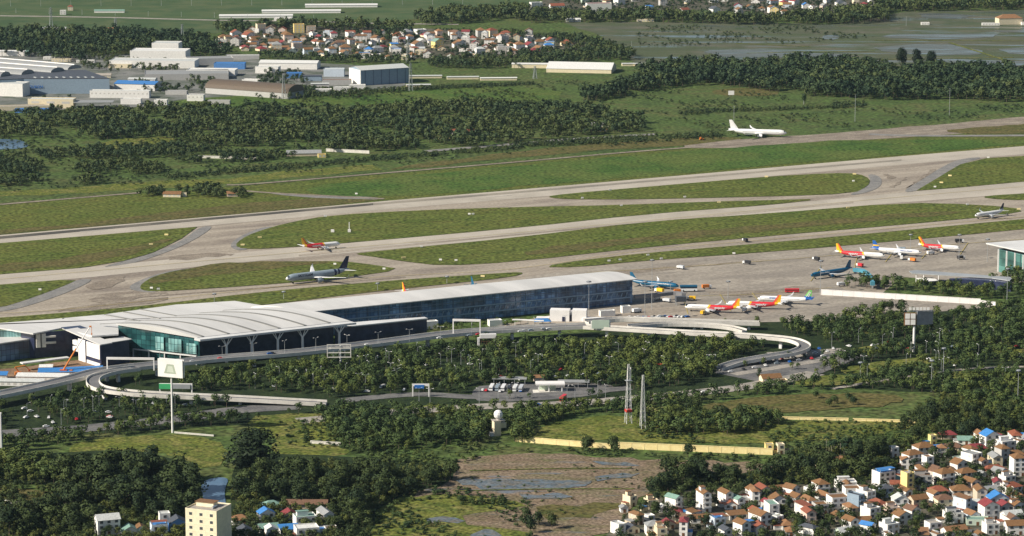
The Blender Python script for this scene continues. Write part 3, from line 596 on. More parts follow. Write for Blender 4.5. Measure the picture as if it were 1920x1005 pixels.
    if liv == 'greentail':
        mb = MB()
        for s in (-1, 1):
            for q in (.35, .6): mb.add([(X(.825) - q * c0 * .95, s * .34, zt + .8), (X(.825) - q * c0 * .95 - .7, s * .34, zt + .8), (X(.825) - q * c0 * .6 - fh * .6, s * .26, zt + fh * .8), (X(.825) - q * c0 * .6 - fh * .6 + .4, s * .26, zt + fh * .8)], [(0, 1, 2, 3)], p_white)
        out.append(('white_stripes', mb.mesh('white_stripes'), fi, (0, 0, 0)))
    th_ = 10 if wide else 6.2
    for s in (-1, 1):
        mb = MB(); mb.loft([foil(X(.89), s * .4, zc + R * .45, L * .085, .09), foil(X(.89) - th_ * .62, s * th_, zc + R * .45 + .5, L * .03, .09)], p_blue if liv in ('greentail',) else (p_teal if liv == 'teal' else p_white)); out.append(('tailplane', mb.mesh('tailplane'), None, (0, 0, 0)))
    wr = .62 if wide else .55
    for (x, y, nw) in ((X(.11), 0, 1), (X(.52), 3.8 if not wide else 5.3, 2), (X(.52), -3.8 if not wide else -5.3, 2)):
        mb = MB(); mb.tube((x, y, wr), (x, y, zc - R * .7), .16, p_metal)
        for a in range(nw if wide else 1):
            for sy in (-1, 1):
                xx = x + (a - .5 * (nw - 1)) * 1.5 * (1 if wide else 0); mb.tube((xx, y + sy * .28, wr), (xx, y + sy * .62, wr), wr, p_tyre, n=10)
        out.append(('landing_gear', mb.mesh('landing_gear'), None, (0, 0, 0)))
    tx = {'red': ('vietjetAir', 2.3, p_white, .62), 'silver': ('SKYTEAM', 3.4, p_navy, .28), 'bluetail': ('Vietnam Airlines', 1.6, p_blue, .3), 'teal': ('Vietnam Airlines', 1.6, p_white, .3), 'greentail': ('BAMBOO', 1.8, p_blue, .3)}.get(liv)
    if tx:
        me_ = text_mesh(tx[0], tx[1] * .95, tx[2])
        for s in (-1, 1): out.append(('lettering', me_, 0, (X(tx[3]), s * (R + .03), zc + (.1 if liv == 'red' else R * .42) , s)))
    return out
def airliner(label, nose, tail, L, liv, wide=False, world=None, group=None, cat='airliner'):
    a, b = (G(*nose), G(*tail)) if world is None else world
    d = (a - b); d.z = 0; d.normalize(); c = a - d * L / 2; key = (round(L), wide, liv)
    if key not in AC: AC[key] = airliner_parts(L, wide, liv)
    root = thing('airliner', label, cat, (c.x, c.y, .35), math.atan2(d.y, d.x), group); objs = []
    for nm, me, par, loc in AC[key]:
        o = link(nm, me, root if par is None else objs[par], loc[:3])
        if nm == 'lettering':
            o.rotation_euler = (math.pi / 2, 0, 0) if loc[3] < 0 else (math.pi / 2, 0, math.pi)
            # text sits on its side of the hull
        objs.append(o)
    return root
G_AP = 'airliners at the airport'
airliner('white twin-engine wide-body airliner parked beyond the runway in front of dark scrub', (1475, 258), (1360, 255), 64, 'white', True)
airliner('red and white airliner taxiing away on the left between two grass islands', (638, 465), (573, 471), 37.6, 'red')
airliner('silver wide-body airliner with navy fin and white wings taxiing behind the terminal', (536, 534), (648, 521), 60, 'silver', True)
airliner('red and white airliner with yellow fin, leftmost of the three in the upper apron row', (1660, 488), (1566, 482), 44.5, 'red')
airliner('white airliner with blue tail cone and blue fin between two red and white ones', (1728, 482), (1635, 476), 44.5, 'bluetail')
airliner('red and white airliner with yellow fin, rightmost of the upper apron row', (1801, 474), (1721, 469), 37.6, 'red')
airliner('dark blue airliner parked nose left behind the trees on the right apron', (1520, 525), (1617, 510), 47, 'teal')
airliner('teal airliner parked at the right end of the long terminal pier', (1273, 545), (1172, 536), 44.5, 'teal')
airliner('red and white airliner parked nose left, nearest the terminal end', (1284, 584), (1383, 588), 44.5, 'red')
airliner('red and white airliner parked nose left in front of the green-tailed one', (1361, 578), (1459, 581), 44.5, 'red')
airliner('white airliner with striped green fin and blue tail cone', (1420, 568), (1516, 572), 44.5, 'greentail')
airliner('white airliner with dark fin taxiing at the far right beside the grass', (1828, 412), (1885, 404), 38, 'greytail')
# ---------------------------------------------------------------- terminal
def wall_seg(mb, a, b, z0, z1, th, m):
    a = Vector((a[0], a[1], 0)); b = Vector((b[0], b[1], 0)); d = b - a; c = (a + b) / 2
    mb.box((c.x, c.y, z0), (d.length, th, z1 - z0), m, math.atan2(d.y, d.x)); return mb
def glass_panels(name, c1, c2, mortar, sx, sz, rough=0.15):
    m = bpy.data.materials.new(name); m.use_nodes = True; nt = m.node_tree; N = nt.nodes; L = nt.links; b = N['Principled BSDF']
    g = N.new('ShaderNodeNewGeometry'); sp = N.new('ShaderNodeSeparateXYZ'); L.new(g.outputs['Position'], sp.inputs[0])
    cb = N.new('ShaderNodeCombineXYZ'); ad = N.new('ShaderNodeMath'); ad.operation = 'MULTIPLY_ADD'; ad.inputs[1].default_value = 0.35
    L.new(sp.outputs['Y'], ad.inputs[0]); L.new(sp.outputs['X'], ad.inputs[2]); L.new(ad.outputs[0], cb.inputs['X']); L.new(sp.outputs['Z'], cb.inputs['Y'])
    bt = N.new('ShaderNodeTexBrick'); bt.offset = 0; bt.inputs['Color1'].default_value = (*c1, 1); bt.inputs['Color2'].default_value = (*c2, 1); bt.inputs['Mortar'].default_value = (*mortar, 1)
    bt.inputs['Scale'].default_value = 1; bt.inputs['Brick Width'].default_value = sx; bt.inputs['Row Height'].default_value = sz; bt.inputs['Mortar Size'].default_value = 0.16; bt.inputs['Bias'].default_value = -.1
    L.new(cb.outputs[0], bt.inputs['Vector'])
    n = N.new('ShaderNodeTexNoise'); n.inputs['Scale'].default_value = 0.06; L.new(g.outputs['Position'], n.inputs['Vector'])
    mr = N.new('ShaderNodeMapRange'); mr.inputs['From Min'].default_value = .35; mr.inputs['From Max'].default_value = .65; mr.inputs['To Min'].default_value = .5; mr.inputs['To Max'].default_value = 1.5
    L.new(n.outputs['Fac'], mr.inputs['Value']); vm = N.new('ShaderNodeVectorMath'); vm.operation = 'SCALE'; L.new(bt.outputs['Color'], vm.inputs[0]); L.new(mr.outputs[0], vm.inputs['Scale'])
    L.new(vm.outputs[0], b.inputs['Base Color']); b.inputs['Roughness'].default_value = rough; b.inputs['Specular IOR Level'].default_value = .5
    MATS[name] = m; return m
m_roof = mat('pale_metal_roof', (0.66, 0.65, 0.63), (0.52, 0.515, 0.50), scale=0.06, rough=0.5, stretch=(-0.75, 14, 1.2))
m_rib = mat('grey_roof_rib', (0.24, 0.24, 0.23), rough=0.6)
m_edge = mat('white_fascia', (0.7, 0.7, 0.69), rough=0.5)
m_gl = glass_panels('blue_curtain_wall', (0.05, 0.11, 0.22), (0.17, 0.29, 0.46), (0.03, 0.055, 0.11), 3.2, 2.8)
m_gl2 = glass_panels('grey_curtain_wall', (0.06, 0.10, 0.18), (0.17, 0.25, 0.37), (0.03, 0.04, 0.07), 3.6, 4)
m_teal = glass_panels('teal_glass', (0.012, 0.05, 0.055), (0.04, 0.14, 0.14), (0.01, 0.03, 0.035), 3, 3.5)
m_tlit = glass_panels('pale_teal_glass', (0.16, 0.34, 0.34), (0.30, 0.50, 0.48), (0.02, 0.06, 0.07), 2.2, 4.5)
m_dark = mat('dark_glazing', (0.02, 0.025, 0.06), (0.04, 0.05, 0.10), scale=0.15, rough=0.25, spec=.5)
m_white = mat('white_panel', (0.82, 0.80, 0.78), (0.74, 0.72, 0.70), scale=0.2, rough=0.6)
m_cwhite = mat('white_concrete', (0.72, 0.69, 0.63), (0.58, 0.55, 0.5), scale=0.15, rough=0.8)
m_steel = mat('galvanised_steel', (0.45, 0.47, 0.48), rough=0.45, metal=0.3)
m_strip = mat('roof_strip', (0.5, 0.52, 0.52), rough=0.5)
term = thing('terminal', 'long airport terminal with pale flat pier roof, arched ribbed hall and dark glass front', 'terminal', (0, 0, 0))
# pier
N0, N1, B0, B1 = G(560, 586.5, 20), G(1195, 523, 20), G(470, 575.5, 20), G(1121, 511, 20)
def up(p, z): return Vector((p.x, p.y, z))
mb = MB(); rings = []
for i in range(41):
    t = i / 40; a = N0.lerp(N1, t); b = B0.lerp(B1, t); ring = []
    for k in range(9):
        s = k / 8; q = a.lerp(b, s); ring.append((q.x, q.y, 20 + 3.0 * math.sin(math.pi * s) ** .8))
    for k in (8, 0):
        q = a.lerp(b, k / 8); ring.append((q.x, q.y, 19.3))
    rings.append(ring)
mb.loft(rings, m_roof); mb.build('pier_roof', term)
dN = (N1 - N0).normalized(); nb = Vector((-dN.y, dN.x, 0))
mb = MB(); wall_seg(mb, N0 + nb * 3, N1 + nb * 3 - dN * 3, 0, 19.3, .8, m_gl); mb.build('glass_facade', term)
mb = MB(); wall_seg(mb, N1 + nb * 3.6 - dN * 3, B1 - dN * 3 - nb * 2, 0, 19.3, .8, m_gl2); mb.build('end_facade', term)
mb = MB(); wall_seg(mb, B0 - nb * 2, B1 - dN * 3.6 - nb * 2, 0, 19.3, .8, m_gl2); mb.build('rear_facade', term)
m_mull = mat('facade_mullion', (0.13, 0.17, 0.24), rough=0.5); m_fin = mat('facade_fin', (0.26, 0.36, 0.48), rough=0.4)
mb = MB(); Ltot = (N1 - N0).length
for i in range(int(Ltot / 9)):
    p = N0 + dN * (4 + i * 9) + nb * 2.4; mb.box((p.x, p.y, 0), (.35, .4, 19.2), m_mull, math.atan2(dN.y, dN.x))
for z in (5.2, 10.2, 15): wall_seg(mb, N0 + nb * 2.35, N1 + nb * 2.35 - dN * 3, z, z + .5, .3, m_mull)
mb.build('mullions', term)
for z in (5.0, 10.4): mb = MB(); wall_seg(mb, N0 + nb * 2.1, N1 + nb * 2.1 - dN * 3, z, z + 1.0, .3, m_fin); mb.build('spandrel_band', term)
mb = MB()
for i in range(int(Ltot / 4.5)):
    p = up(N0 + dN * (3 + i * 4.5) + nb * 2.2, 0)
    mb.add([p + Vector((0, 0, 6)), p + dN * .9 + Vector((0, 0, 6)), p + dN * 2.3 + Vector((0, 0, 9.6)), p + dN * 1.4 + Vector((0, 0, 9.6))], [(0, 1, 2, 3)], m_fin)
mb.build('sloping_fins', term, recalc=False)
# a lower link canopy ending in a thin blade
mb = MB(); mb.prism([tuple(G(*p, 15))[:2] for p in ((640, 606), (660, 611), (802, 596.5), (796, 594), (700, 601))], 14.2, 15, m_edge); mb.build('blade_canopy', term)
# hall
Ar, Br, Af, Bf = G(218, 607, 24), G(496, 576, 24), G(370, 632.5, 20.5), G(657, 601.5, 20.5)
def hall(t, s, dz=0):
    a = Ar.lerp(Br, t); b = Af.lerp(Bf, t); q = a.lerp(b, s); return Vector((q.x, q.y, 24 - 3.5 * s ** 2 + 2.2 * math.sin(math.pi * min(1, s * 1.0)) + dz))
mb = MB(); rings = []
for i in range(29):
    t = i / 28; r = [hall(t, k / 12) for k in range(13)] + [hall(t, 1, -.8), hall(t, 0, -.8)]; rings.append(r)
mb.loft(rings, m_roof); mb.build('hall_roof', term)
for t in (.035, .2, .37, .53, .70, .86):
    mb = MB(); r = []
    for k in range(-2, 13):
        s = max(0, k / 12); p = hall(t, s, .05) if k >= 0 else hall(t, 0, .05) + (Ar - Af).normalized() * (-k) * 9 * Vector((1, 1, 0)) - Vector((0, 0, 2.4 * -k * .5))
        e = (Br - Ar).normalized() * 1.1; r.append([p - e, p + e, p + e + Vector((0, 0, .35)), p - e + Vector((0, 0, .35))])
    mb.loft(r, m_rib); mb.build('roof_rib', term)
mb = MB(); pts = [hall(0.012, k / 12, -.8) for k in range(13)]
for p, q in zip(pts, pts[1:]): mb.add([up(p, 0), up(q, 0), q, p], [(0, 1, 2, 3)], m_teal)
mb.build('glass_gable', term)
for (s0, s1, z0, z1) in ((.48, .58, 8, 18), (.64, .80, 8, 17.5), (.86, .98, 8, 15.5)):
    mb = MB(); a, b = hall(.003, s0), hall(.003, s1); wall_seg(mb, a, b, z0, z1, .3, m_tlit); mb.build('lit_tint_window', term)  # paler glass colour gives these panes their lit look
mb = MB(); a, b = hall(.002, .2), hall(.002, .98)
wall_seg(mb, a, b, 6.2, 7, 1.2, m_edge)
for k in range(5):
    q = a.lerp(b, k / 4); mb.tube(up(q, 0), up(q, 6.2), .5, m_white)
mb.build('entrance_lintel', term)
nf = (Af - Ar); nf.z = 0; nf.normalize(); dh = (Bf - Af); dh.z = 0; dh.normalize()
mb = MB(); wall_seg(mb, up(hall(0.02, .8), 0), up(hall(1, .8), 0), 0, 19.5, .8, m_dark); wall_seg(mb, up(hall(1, .82), 0), G(800, 598, 14), 0, 13.8, .8, m_dark); mb.build('recessed_front', term)
mb = MB(); e = (Af - Ar); e.z = 0; e.normalize()
for (t0, t1, ex) in ((-.02, 1.0, 6),):
    a, b = hall(t0, 1, -.3), hall(t1, 1, -.3)
    mb.add([a, b, b + e * 5 + Vector((0, 0, -.6)), a + e * 5 + Vector((0, 0, -.6)), a - Vector((0, 0, 1.6)), b - Vector((0, 0, 1.6)), b + e * 5 - Vector((0, 0, 2.0)), a + e * 5 - Vector((0, 0, 2.0))], [(0, 1, 2, 3), (7, 6, 5, 4), (0, 4, 5, 1), (1, 5, 6, 2), (2, 6, 7, 3), (3, 7, 4, 0)], m_edge)
mb.build('eave_canopy', term)
for u in (425, 471, 519, 565, 634, 680, 725, 771):
    if u < 650: t = (u - 378) / (655 - 372); p = hall(t, 1) + e * 2.5; zt = 19.2
    else:
        t = (u - 650) / 150; q = G(655, 609, 14).lerp(G(802, 597, 14), t); p = q; zt = 14
    p = up(p, 0); mb = MB(); mb.tube(p, up(p, zt - 6.5), 1.0, m_white, .85, 8)
    if u < 650:
        for s in (-1, 1):
            for r_ in (0, 1): mb.tube(up(p, zt - 7), up(p + Vector((s * (2.4 + r_ * 2.6), r_ * 1.5, 0)), zt), .42, m_white, .3, 6)
    else: mb.tube(up(p, zt - 6.5), up(p, zt), .85, m_white, .7, 8)
    mb.build('branching_column' if u < 650 else 'column', term)
# rear and left wing roofs
mb = MB(); mb.prism([tuple(G(u, v, 20))[:2] for u, v in ((-80, 611), (100, 597.5), (195, 589), (330, 570.5), (440, 563.5), (498, 573), (560, 586), (480, 600), (380, 624), (222, 612), (222, 626), (172, 629), (116, 614), (62, 624.5), (0, 614), (-80, 609))], 18.8, 19.8, m_roof); mb.build('rear_roof', term)
for (a, b) in (((196, 590), (262, 602)), ((232, 585), (300, 597)), ((262, 580), (330, 592)), ((118, 597), (118.5, 597.2))):
    mb = MB(); wall_seg(mb, G(*a, 20), G(*b, 20), 19.8, 20.3, 1.6, m_rib); mb.build('roof_rib', term)
mb = MB(); mb.prism([tuple(G(u, v, 20))[:2] for u, v in ((114, 613.5), (150, 610), (164, 615), (124, 617.5))], 19.82, 20.0, m_dark); mb.build('roof_opening', term)
mb = MB(); wall_seg(mb, G(-80, 618, 20), G(40, 616, 20), 13, 18.8, .8, m_tlit); wall_seg(mb, G(40, 618, 20), G(64, 621, 20), 0, 18.8, .8, m_dark); wall_seg(mb, G(64, 620.5, 20), G(225, 610, 20), 0, 18.8, 1, m_dark); mb.build('wing_facade', term)
mb = MB(); mb.prism([tuple(G(u, v, 14))[:2] for u, v in ((-80, 634), (30, 627), (64, 634), (0, 643.5), (-80, 654))], 13.2, 14, m_roof); mb.build('annex_roof', term)
mb = MB(); wall_seg(mb, G(-80, 652.5, 14), G(62, 634, 14), 0, 13.2, 1, m_gl2); wall_seg(mb, G(62, 634, 14), G(125, 627, 14), 0, 10, 1, m_gl2); mb.build('annex_facade', term)
mb = MB()
for (u, v, z0, z1, w_) in ((68, 634, 8, 18, 3), (78, 632, 8, 18, 3), (84, 632, 10.5, 12, 8), (84, 632, 15, 16.2, 8)):
    p = G(64, 620.5, 20).lerp(G(225, 610, 20), (u - 64) / 161) - Vector((0, 1.6, 0)); mb.box((p.x + w_ / 2, p.y, z0), (w_, 1.5, z1 - z0), m_cwhite, .3)
mb.build('facade_frames', term)
mb = MB(); wall_seg(mb, G(40, 680, 6), G(128, 669, 6), 5.2, 6, 5, m_edge); mb.build('entrance_canopy', term)
# white panelled block
C0, C1, C2 = G(189, 645, 17), G(148, 632.5, 17), G(242, 636, 17)
blk = thing('stair_block', 'block with sunlit white panelled side wall and sloping grey roof beside the crane', 'building', (0, 0, 0))
mb = MB(); poly = [tuple(p)[:2] for p in (C0, C1, C1 + C2 - C0, C2)]; mb.prism(poly, 0, 16.5, m_dark); mb.build('core', blk)
sdv = (C1 - C0); sdv.z = 0; sn = Vector((sdv.y, -sdv.x, 0)).normalized(); sn = sn if sn.x < 0 else -sn
mb = MB(); wall_seg(mb, C0.lerp(C1, .02) + sn * .5, C0.lerp(C1, .62) + sn * .5, 5.5, 16, .6, m_white); wall_seg(mb, C0.lerp(C1, .68) + sn * .5, C0.lerp(C1, 1.0) + sn * .5, 0, 16.3, .6, m_white); wall_seg(mb, C0.lerp(C1, .02) + sn * .5, C0.lerp(C1, .62) + sn * .5, 0, 2.6, .6, m_white); mb.build('white_panels', blk)
mb = MB()
for z in (6.5, 11): 
    p = C1 + sdv.normalized() * 3.5; mb.box((p.x, p.y, z), (7, 2.5, 3.2), m_white, math.atan2(sdv.y, sdv.x))
mb.build('side_boxes', blk)
dv2 = (C2 - C0); dv2.z = 0; dv2.normalize(); ds = sdv.normalized()
mb = MB(); q = [C0 - ds * 1.5 + sn * 1.5, C1 + ds * 16 + sn * 1.5, C1 + ds * 16 + dv2 * 9, C0 - ds * 1.5 + dv2 * 9]
mb.add([up(q[0], 17), up(q[1], 20.5), up(q[2], 20.5), up(q[3], 17), up(q[0], 16.3), up(q[1], 19.7), up(q[2], 19.7), up(q[3], 16.3)], [(0, 1, 2, 3), (7, 6, 5, 4), (0, 4, 5, 1), (1, 5, 6, 2), (2, 6, 7, 3), (3, 7, 4, 0)], m_roof); mb.prism([tuple(x)[:2] for x in (C0 + dv2 * 8.5, C0 + dv2 * 8.5 + ds * 12, C2 + ds * 12 + dv2 * 2, C2 + dv2 * 2 - ds)], 16.52, 17, m_roof); mb.build('roof', blk)
# docked airliners whose fins show over the pier roof
for (u, v, liv, lab) in ((755, 529, 'red', 'airliner docked behind the pier, only its orange and white fin showing over the roof'), (884, 518, 'teal', 'airliner docked behind the pier, teal fin with white edge showing over the roof'), (624, 562, 'red', 'airliner docked behind the pier, just a brown-gold fin tip showing beside the hall roof')):
    p = G(u, v, 12); d = Vector((nb.x, nb.y, 0)).normalized(); back = Vector((p.x, p.y, 0)); airliner(lab, None, None, 37.6, liv, world=(back - d * 36, back))
# ---------------------------------------------------------------- elevated roads
m_deck = mat('deck_asphalt', (0.17, 0.17, 0.175), (0.13, 0.13, 0.135), scale=0.08, rough=0.9)
def spline(pts, n=7):
    P = [pts[0]] + pts + [pts[-1]]; out = []
    for i in range(1, len(P) - 2):
        for k in range(n):
            t = k / n; a, b, c, d = P[i - 1], P[i], P[i + 1], P[i + 2]
            out.append(0.5 * ((2 * b) + (c - a) * t + (2 * a - 5 * b + 4 * c - d) * t * t + (3 * b - a - 3 * c + d) * t ** 3))
    return out + [pts[-1]]
def viaduct(label, pts, width, every, cat='elevated road', name='elevated_road', side=2.0):
    P = spline([G(u, v, z) for u, v, z in pts]); root = thing(name, label, cat, (0, 0, 0)); nrm = []
    for i, p in enumerate(P):
        d = P[min(i + 1, len(P) - 1)] - P[max(i - 1, 0)]; d.z = 0; d.normalize(); nrm.append(Vector((-d.y, d.x, 0)))
    h = width / 2
    mb = MB(); mb.loft([[p + n * h, p - n * h, p - n * (h - .3) - Vector((0, 0, .9)), p - n * (h * .45) - Vector((0, 0, side)), p + n * (h * .45) - Vector((0, 0, side)), p + n * (h - .3) - Vector((0, 0, .9))] for p, n in zip(P, nrm)], m_cwhite, mats=None)
    mb.build('girder', root)
    mb = MB(); vs = []
    for p, n in zip(P, nrm): vs += [p + n * (h - .5) + Vector((0, 0, .03)), p - n * (h - .5) + Vector((0, 0, .03))]
    mb.add(vs, [(2 * i, 2 * i + 1, 2 * i + 3, 2 * i + 2) for i in range(len(P) - 1)], m_deck); mb.build('road_deck', root, recalc=False)
    for s in (-1, 1):
        mb = MB(); mb.loft([[p + n * s * (h + .18) - Vector((0, 0, 1.3)), p + n * s * (h - .3) - Vector((0, 0, .0)), p + n * s * (h - .22) + Vector((0, 0, 1.25)), p + n * s * (h + .18) + Vector((0, 0, 1.25))] for p, n in zip(P, nrm)], m_cwhite); mb.build('parapet', root)
    acc = every * .5
    for i in range(1, len(P)):
        acc += (P[i] - P[i - 1]).length
        if acc > every and P[i].z > 3.5:
            acc = 0; p = P[i] - Vector((0, 0, side)); n = nrm[i]; mb = MB(); rz = math.atan2(n.y, n.x)
            mb.box((p.x, p.y, -.1), (2.5, 2.1, p.z - 1.6), m_white, rz); mb.add([*(up(p + n * a + Vector((-n.y, n.x, 0)) * b, p.z - 1.8) for a, b in ((-1, -.85), (1, -.85), (1, .85), (-1, .85))), *(up(p + n * a + Vector((-n.y, n.x, 0)) * b, p.z) for a, b in ((-h * .5, -.85), (h * .5, -.85), (h * .5, .85), (-h * .5, .85)))], [(3, 2, 1, 0), (4, 5, 6, 7), (0, 1, 5, 4), (1, 2, 6, 5), (2, 3, 7, 6), (3, 0, 4, 7)], m_white); mb.build('pier', root)
    return root
viaduct('long elevated road on white piers running along the front of the terminal', [(-60, 752, 7), (60, 727, 7.5), (130, 711, 8), (200, 694, 8), (330, 680, 8), (420, 671, 8), (560, 660, 8), (700, 644, 8), (840, 626, 8), (960, 617, 8), (1100, 610.5, 8)], 12.5, 32)
viaduct('curving white ramp that loops down to the left of the billboard', [(258, 690, 8), (215, 696, 8), (184, 705, 8), (174, 715, 8), (186, 727, 7.6), (230, 735, 7), (300, 740, 6.2), (450, 747, 4.2), (612, 756, 1.4)], 9, 30, 'ramp', 'ramp')
viaduct('wide white ramp making a hairpin at the right end of the elevated road', [(1096, 612, 8), (1180, 617, 8), (1280, 623, 8), (1360, 627, 8), (1440, 632, 7.8), (1488, 638, 7.4), (1509, 649, 6.6), (1490, 660, 5.6), (1440, 669, 4.4), (1385, 679, 2.8), (1345, 692, 1)], 8.5, 30, 'ramp', 'ramp')
viaduct('straight white ramp along the apron edge at the right end of the terminal', [(1100, 603, 7), (1160, 598.5, 7), (1230, 599.5, 7), (1330, 603, 6), (1424, 606, 5)], 8, 32, 'ramp', 'ramp')
viaduct('short white ramp between the apron ramp and the hairpin ramp', [(1180, 612, 8), (1250, 607.5, 7.6), (1320, 609, 7), (1368, 614, 6), (1396, 621, 4.5)], 7, 32, 'ramp', 'ramp')
# ---------------------------------------------------------------- right-hand terminal corner
t1 = thing('terminal', 'corner of a second terminal with white overhanging roof and dark glass at right edge', 'terminal', (0, 0, 0))
A, B_, C_ = G(1856, 457, 20), G(1990, 486, 20), G(1990, 445, 20)
mb = MB(); mb.prism([tuple(p)[:2] for p in (G(1849, 456, 20), G(1990, 487, 20), G(1990, 446, 20), G(1920, 450.5, 20))], 19.2, 20.2, m_edge); mb.build('roof', t1)
a, b = G(1872, 465, 20), G(1990, 492, 20)
mb = MB(); wall_seg(mb, a, b, 0, 19.2, .8, glass_panels('green_glass', (0.03, 0.09, 0.08), (0.08, 0.19, 0.17), (0.02, 0.05, 0.05), 4, 6)); mb.build('glass_facade', t1)
mb = MB(); wall_seg(mb, a, G(1940, 452, 20), 0, 19.2, .8, m_teal); mb.build('side_facade', t1)
for k in range(8):
    q = a.lerp(b, k / 7.5); mb = MB(); mb.box((q.x, q.y - 1.2, 0), (1.1, 1.1, 19.2), m_white); mb.build('column', t1)
an = thing('covered_walkway', 'long low building under a grey roof blade on thin columns at right', 'building', (0, 0, 0))
mb = MB(); mb.prism([tuple(G(u, v, 8))[:2] for u, v in ((1704, 508), (1720, 506.5), (1900, 520), (1893, 526), (1860, 521), (1710, 512))], 7.4, 8.1, m_steel); mb.build('roof', an)
mb = MB(); mb.prism([tuple(G(u, v, 7))[:2] for u, v in ((1780, 522), (1850, 526), (1896, 531), (1896, 520), (1850, 518))], 0, 7, m_dark); mb.build('hall', an)
for u, v in ((1718, 512), (1732, 513), (1760, 515), (1857, 524), (1867, 525)): 
    p = G(u, v, 8); mb = MB(); mb.tube(up(p, 0), up(p, 7.4), .35, m_white); mb.build('column', an)
for (pp, lab) in ((((1718, 521), (1748, 520), (1760, 526), (1730, 528)), 'small white flat roof among bushes left of the grey roof blade'), (((1790, 524), (1815, 523), (1830, 527), (1800, 530)), 'small white flat roof below the grey roof blade')):
    s = thing('shed', lab, 'shed', (0, 0, 0)); mb = MB(); mb.prism([tuple(G(u, v, 4))[:2] for u, v in pp], 3.6, 4, m_white); mb.build('roof', s); c = G(sum(x[0] for x in pp) / 4, sum(x[1] for x in pp) / 4, 4); mb = MB(); mb.box((c.x, c.y, 0), (9, 6, 3.6), m_dark); mb.build('wall', s)
def fence_wall(label, a, b, h, m, name='boundary_wall', th=.5, cat='wall', step=8):
    r = thing(name, label, cat, (0, 0, 0)); p, q = G(*a), G(*b); mb = MB(); wall_seg(mb, p, q, 0, h, th, m); mb.build('panel', r)
    mb = MB(); wall_seg(mb, p, q, h + .002, h + .25, th + .3, m); mb.build('coping', r); n = max(2, int((q - p).length / step)); mb = MB()
    for k in range(n + 1): c = p.lerp(q, k / n); mb.box((c.x, c.y, 0), (.6, th + .24, h + .26), m, math.atan2((q - p).y, (q - p).x))
    mb.build('posts', r); return r
fence_wall('long tall white barrier wall along the edge of the right apron', (1540, 553), (1838, 571), 4.4, m_white)
fence_wall('short lower white wall section at the right end of the long white barrier', (1839, 571), (1866, 574), 3.2, m_white)
m_yel = mat('yellow_plaster', (0.9, 0.76, 0.40), (0.8, 0.64, 0.3), scale=0.3, rough=0.85)
fence_wall('leftmost yellow boundary wall section above the mud flat', (968, 828), (1092, 838), 3.4, m_yel)
fence_wall('short middle yellow boundary wall section between two dark trees', (1104, 838.5), (1144, 841), 3.0, m_yel)
fence_wall('longest yellow boundary wall section above the mud flat', (1160, 841), (1448, 853), 4.0, m_yel)
fence_wall('low yellow wall half hidden by bushes across the upper meadow', (1452, 786), (1590, 789), 1.7, m_yel)
fence_wall('low yellow wall continuing right across the upper meadow', (1600, 789.5), (1715, 793), 1.7, m_yel)
fence_wall('low white wall in the meadow right of the tall billboard mast', (328, 812), (400, 818), .7, m_cwhite)
fence_wall('low pale wall on the meadow above the dark grove', (583, 832), (638, 835), 1.8, m_cwhite)
fence_wall('small white wall on the dry field at left edge', (3, 944), (47, 947), 2.0, m_white)
fence_wall('pale wall beside the meadow right of the lattice masts', (1210, 771), (1245, 770), 2.2, m_yel)
fence_wall('grey wall along the hedge beside the orange shed', (370, 296), (480, 299), 2.4, m_cwhite)
fence_wall('grey wall at the edge of the woodland right of the orange shed', (612, 284), (692, 288), 3, m_cwhite)
# ---------------------------------------------------------------- houses and halls
def plaster(n, c): return mat('plaster_' + n, c, tuple(k * .8 for k in c), scale=0.5, rough=.85, contrast=(.3, .75))
WALL = {'white': plaster('white', (.82, .80, .76)), 'cream': plaster('cream', (.78, .68, .48)), 'ivory': plaster('ivory', (.86, .77, .56)), 'grey': plaster('grey', (.5, .49, .47)), 'pale blue': plaster('pale_blue', (.62, .70, .78)), 'pink': plaster('pink', (.72, .56, .47)), 'pale green': plaster('pale_green', (.58, .68, .56)), 'yellow': plaster('yellow', (.85, .68, .28)), 'tan': plaster('tan', (.6, .5, .38)), 'slate': plaster('slate', (.27, .35, .43)), 'blue': plaster('blue', (.1, .25, .55))}
def tin(n, c, r=.6): return mat('roof_' + n, c, tuple(k * .62 for k in c), scale=.9, rough=r, contrast=(.3, .75))
ROOF = {'brown': tin('brown', (.24, .13, .06)), 'red': tin('red', (.29, .1, .06)), 'blue': tin('blue', (.07, .24, .58), .45), 'grey': tin('grey', (.33, .34, .34)), 'green': tin('green', (.22, .36, .3)), 'dark': tin('dark', (.09, .1, .12)), 'orange': tin('orange', (.3, .16, .08)), 'pale': tin('pale', (.6, .62, .6)), 'white': tin('white', (.78, .78, .75)), 'rusty': tin('rusty', (.2, .115, .075)), 'umber': tin('umber', (.15, .115, .085)), 'maroon': tin('maroon', (.26, .055, .06)), 'concrete': tin('concrete', (.42, .38, .33)), 'bright blue': tin('bright_blue', (.06, .24, .58), .45)}
m_frame = mat('window_frame', (.6, .58, .54), rough=.6); m_pane = mat('window_pane', (.05, .055, .065), (.10, .105, .11), scale=.5, rough=.15, spec=.5)
m_tank = mat('steel_water_tank', (.7, .71, .72), rough=.25, metal=.7); m_dblue = mat('blue_plastic', (.03, .16, .5), rough=.4)
SH = {}
def win_mesh(w, h):
    k = ('w', round(w, 1), round(h, 1))
    if k not in SH:
        mb = MB(); mb.box((0, -.02, 0), (w + .3, .1, h + .3), m_frame); f = mb.mesh('window'); mb = MB(); mb.box((0, -.1, .15), (w, .1, h), m_pane); SH[k] = (f, mb.mesh('pane'))
    return SH[k]
def window(root, x, y, z, rz, w, h, pane=True):
    f, p = win_mesh(w, h); o = link('window', f, root, (x, y, z), rz)
    if pane: link('pane', p, o)
    return o
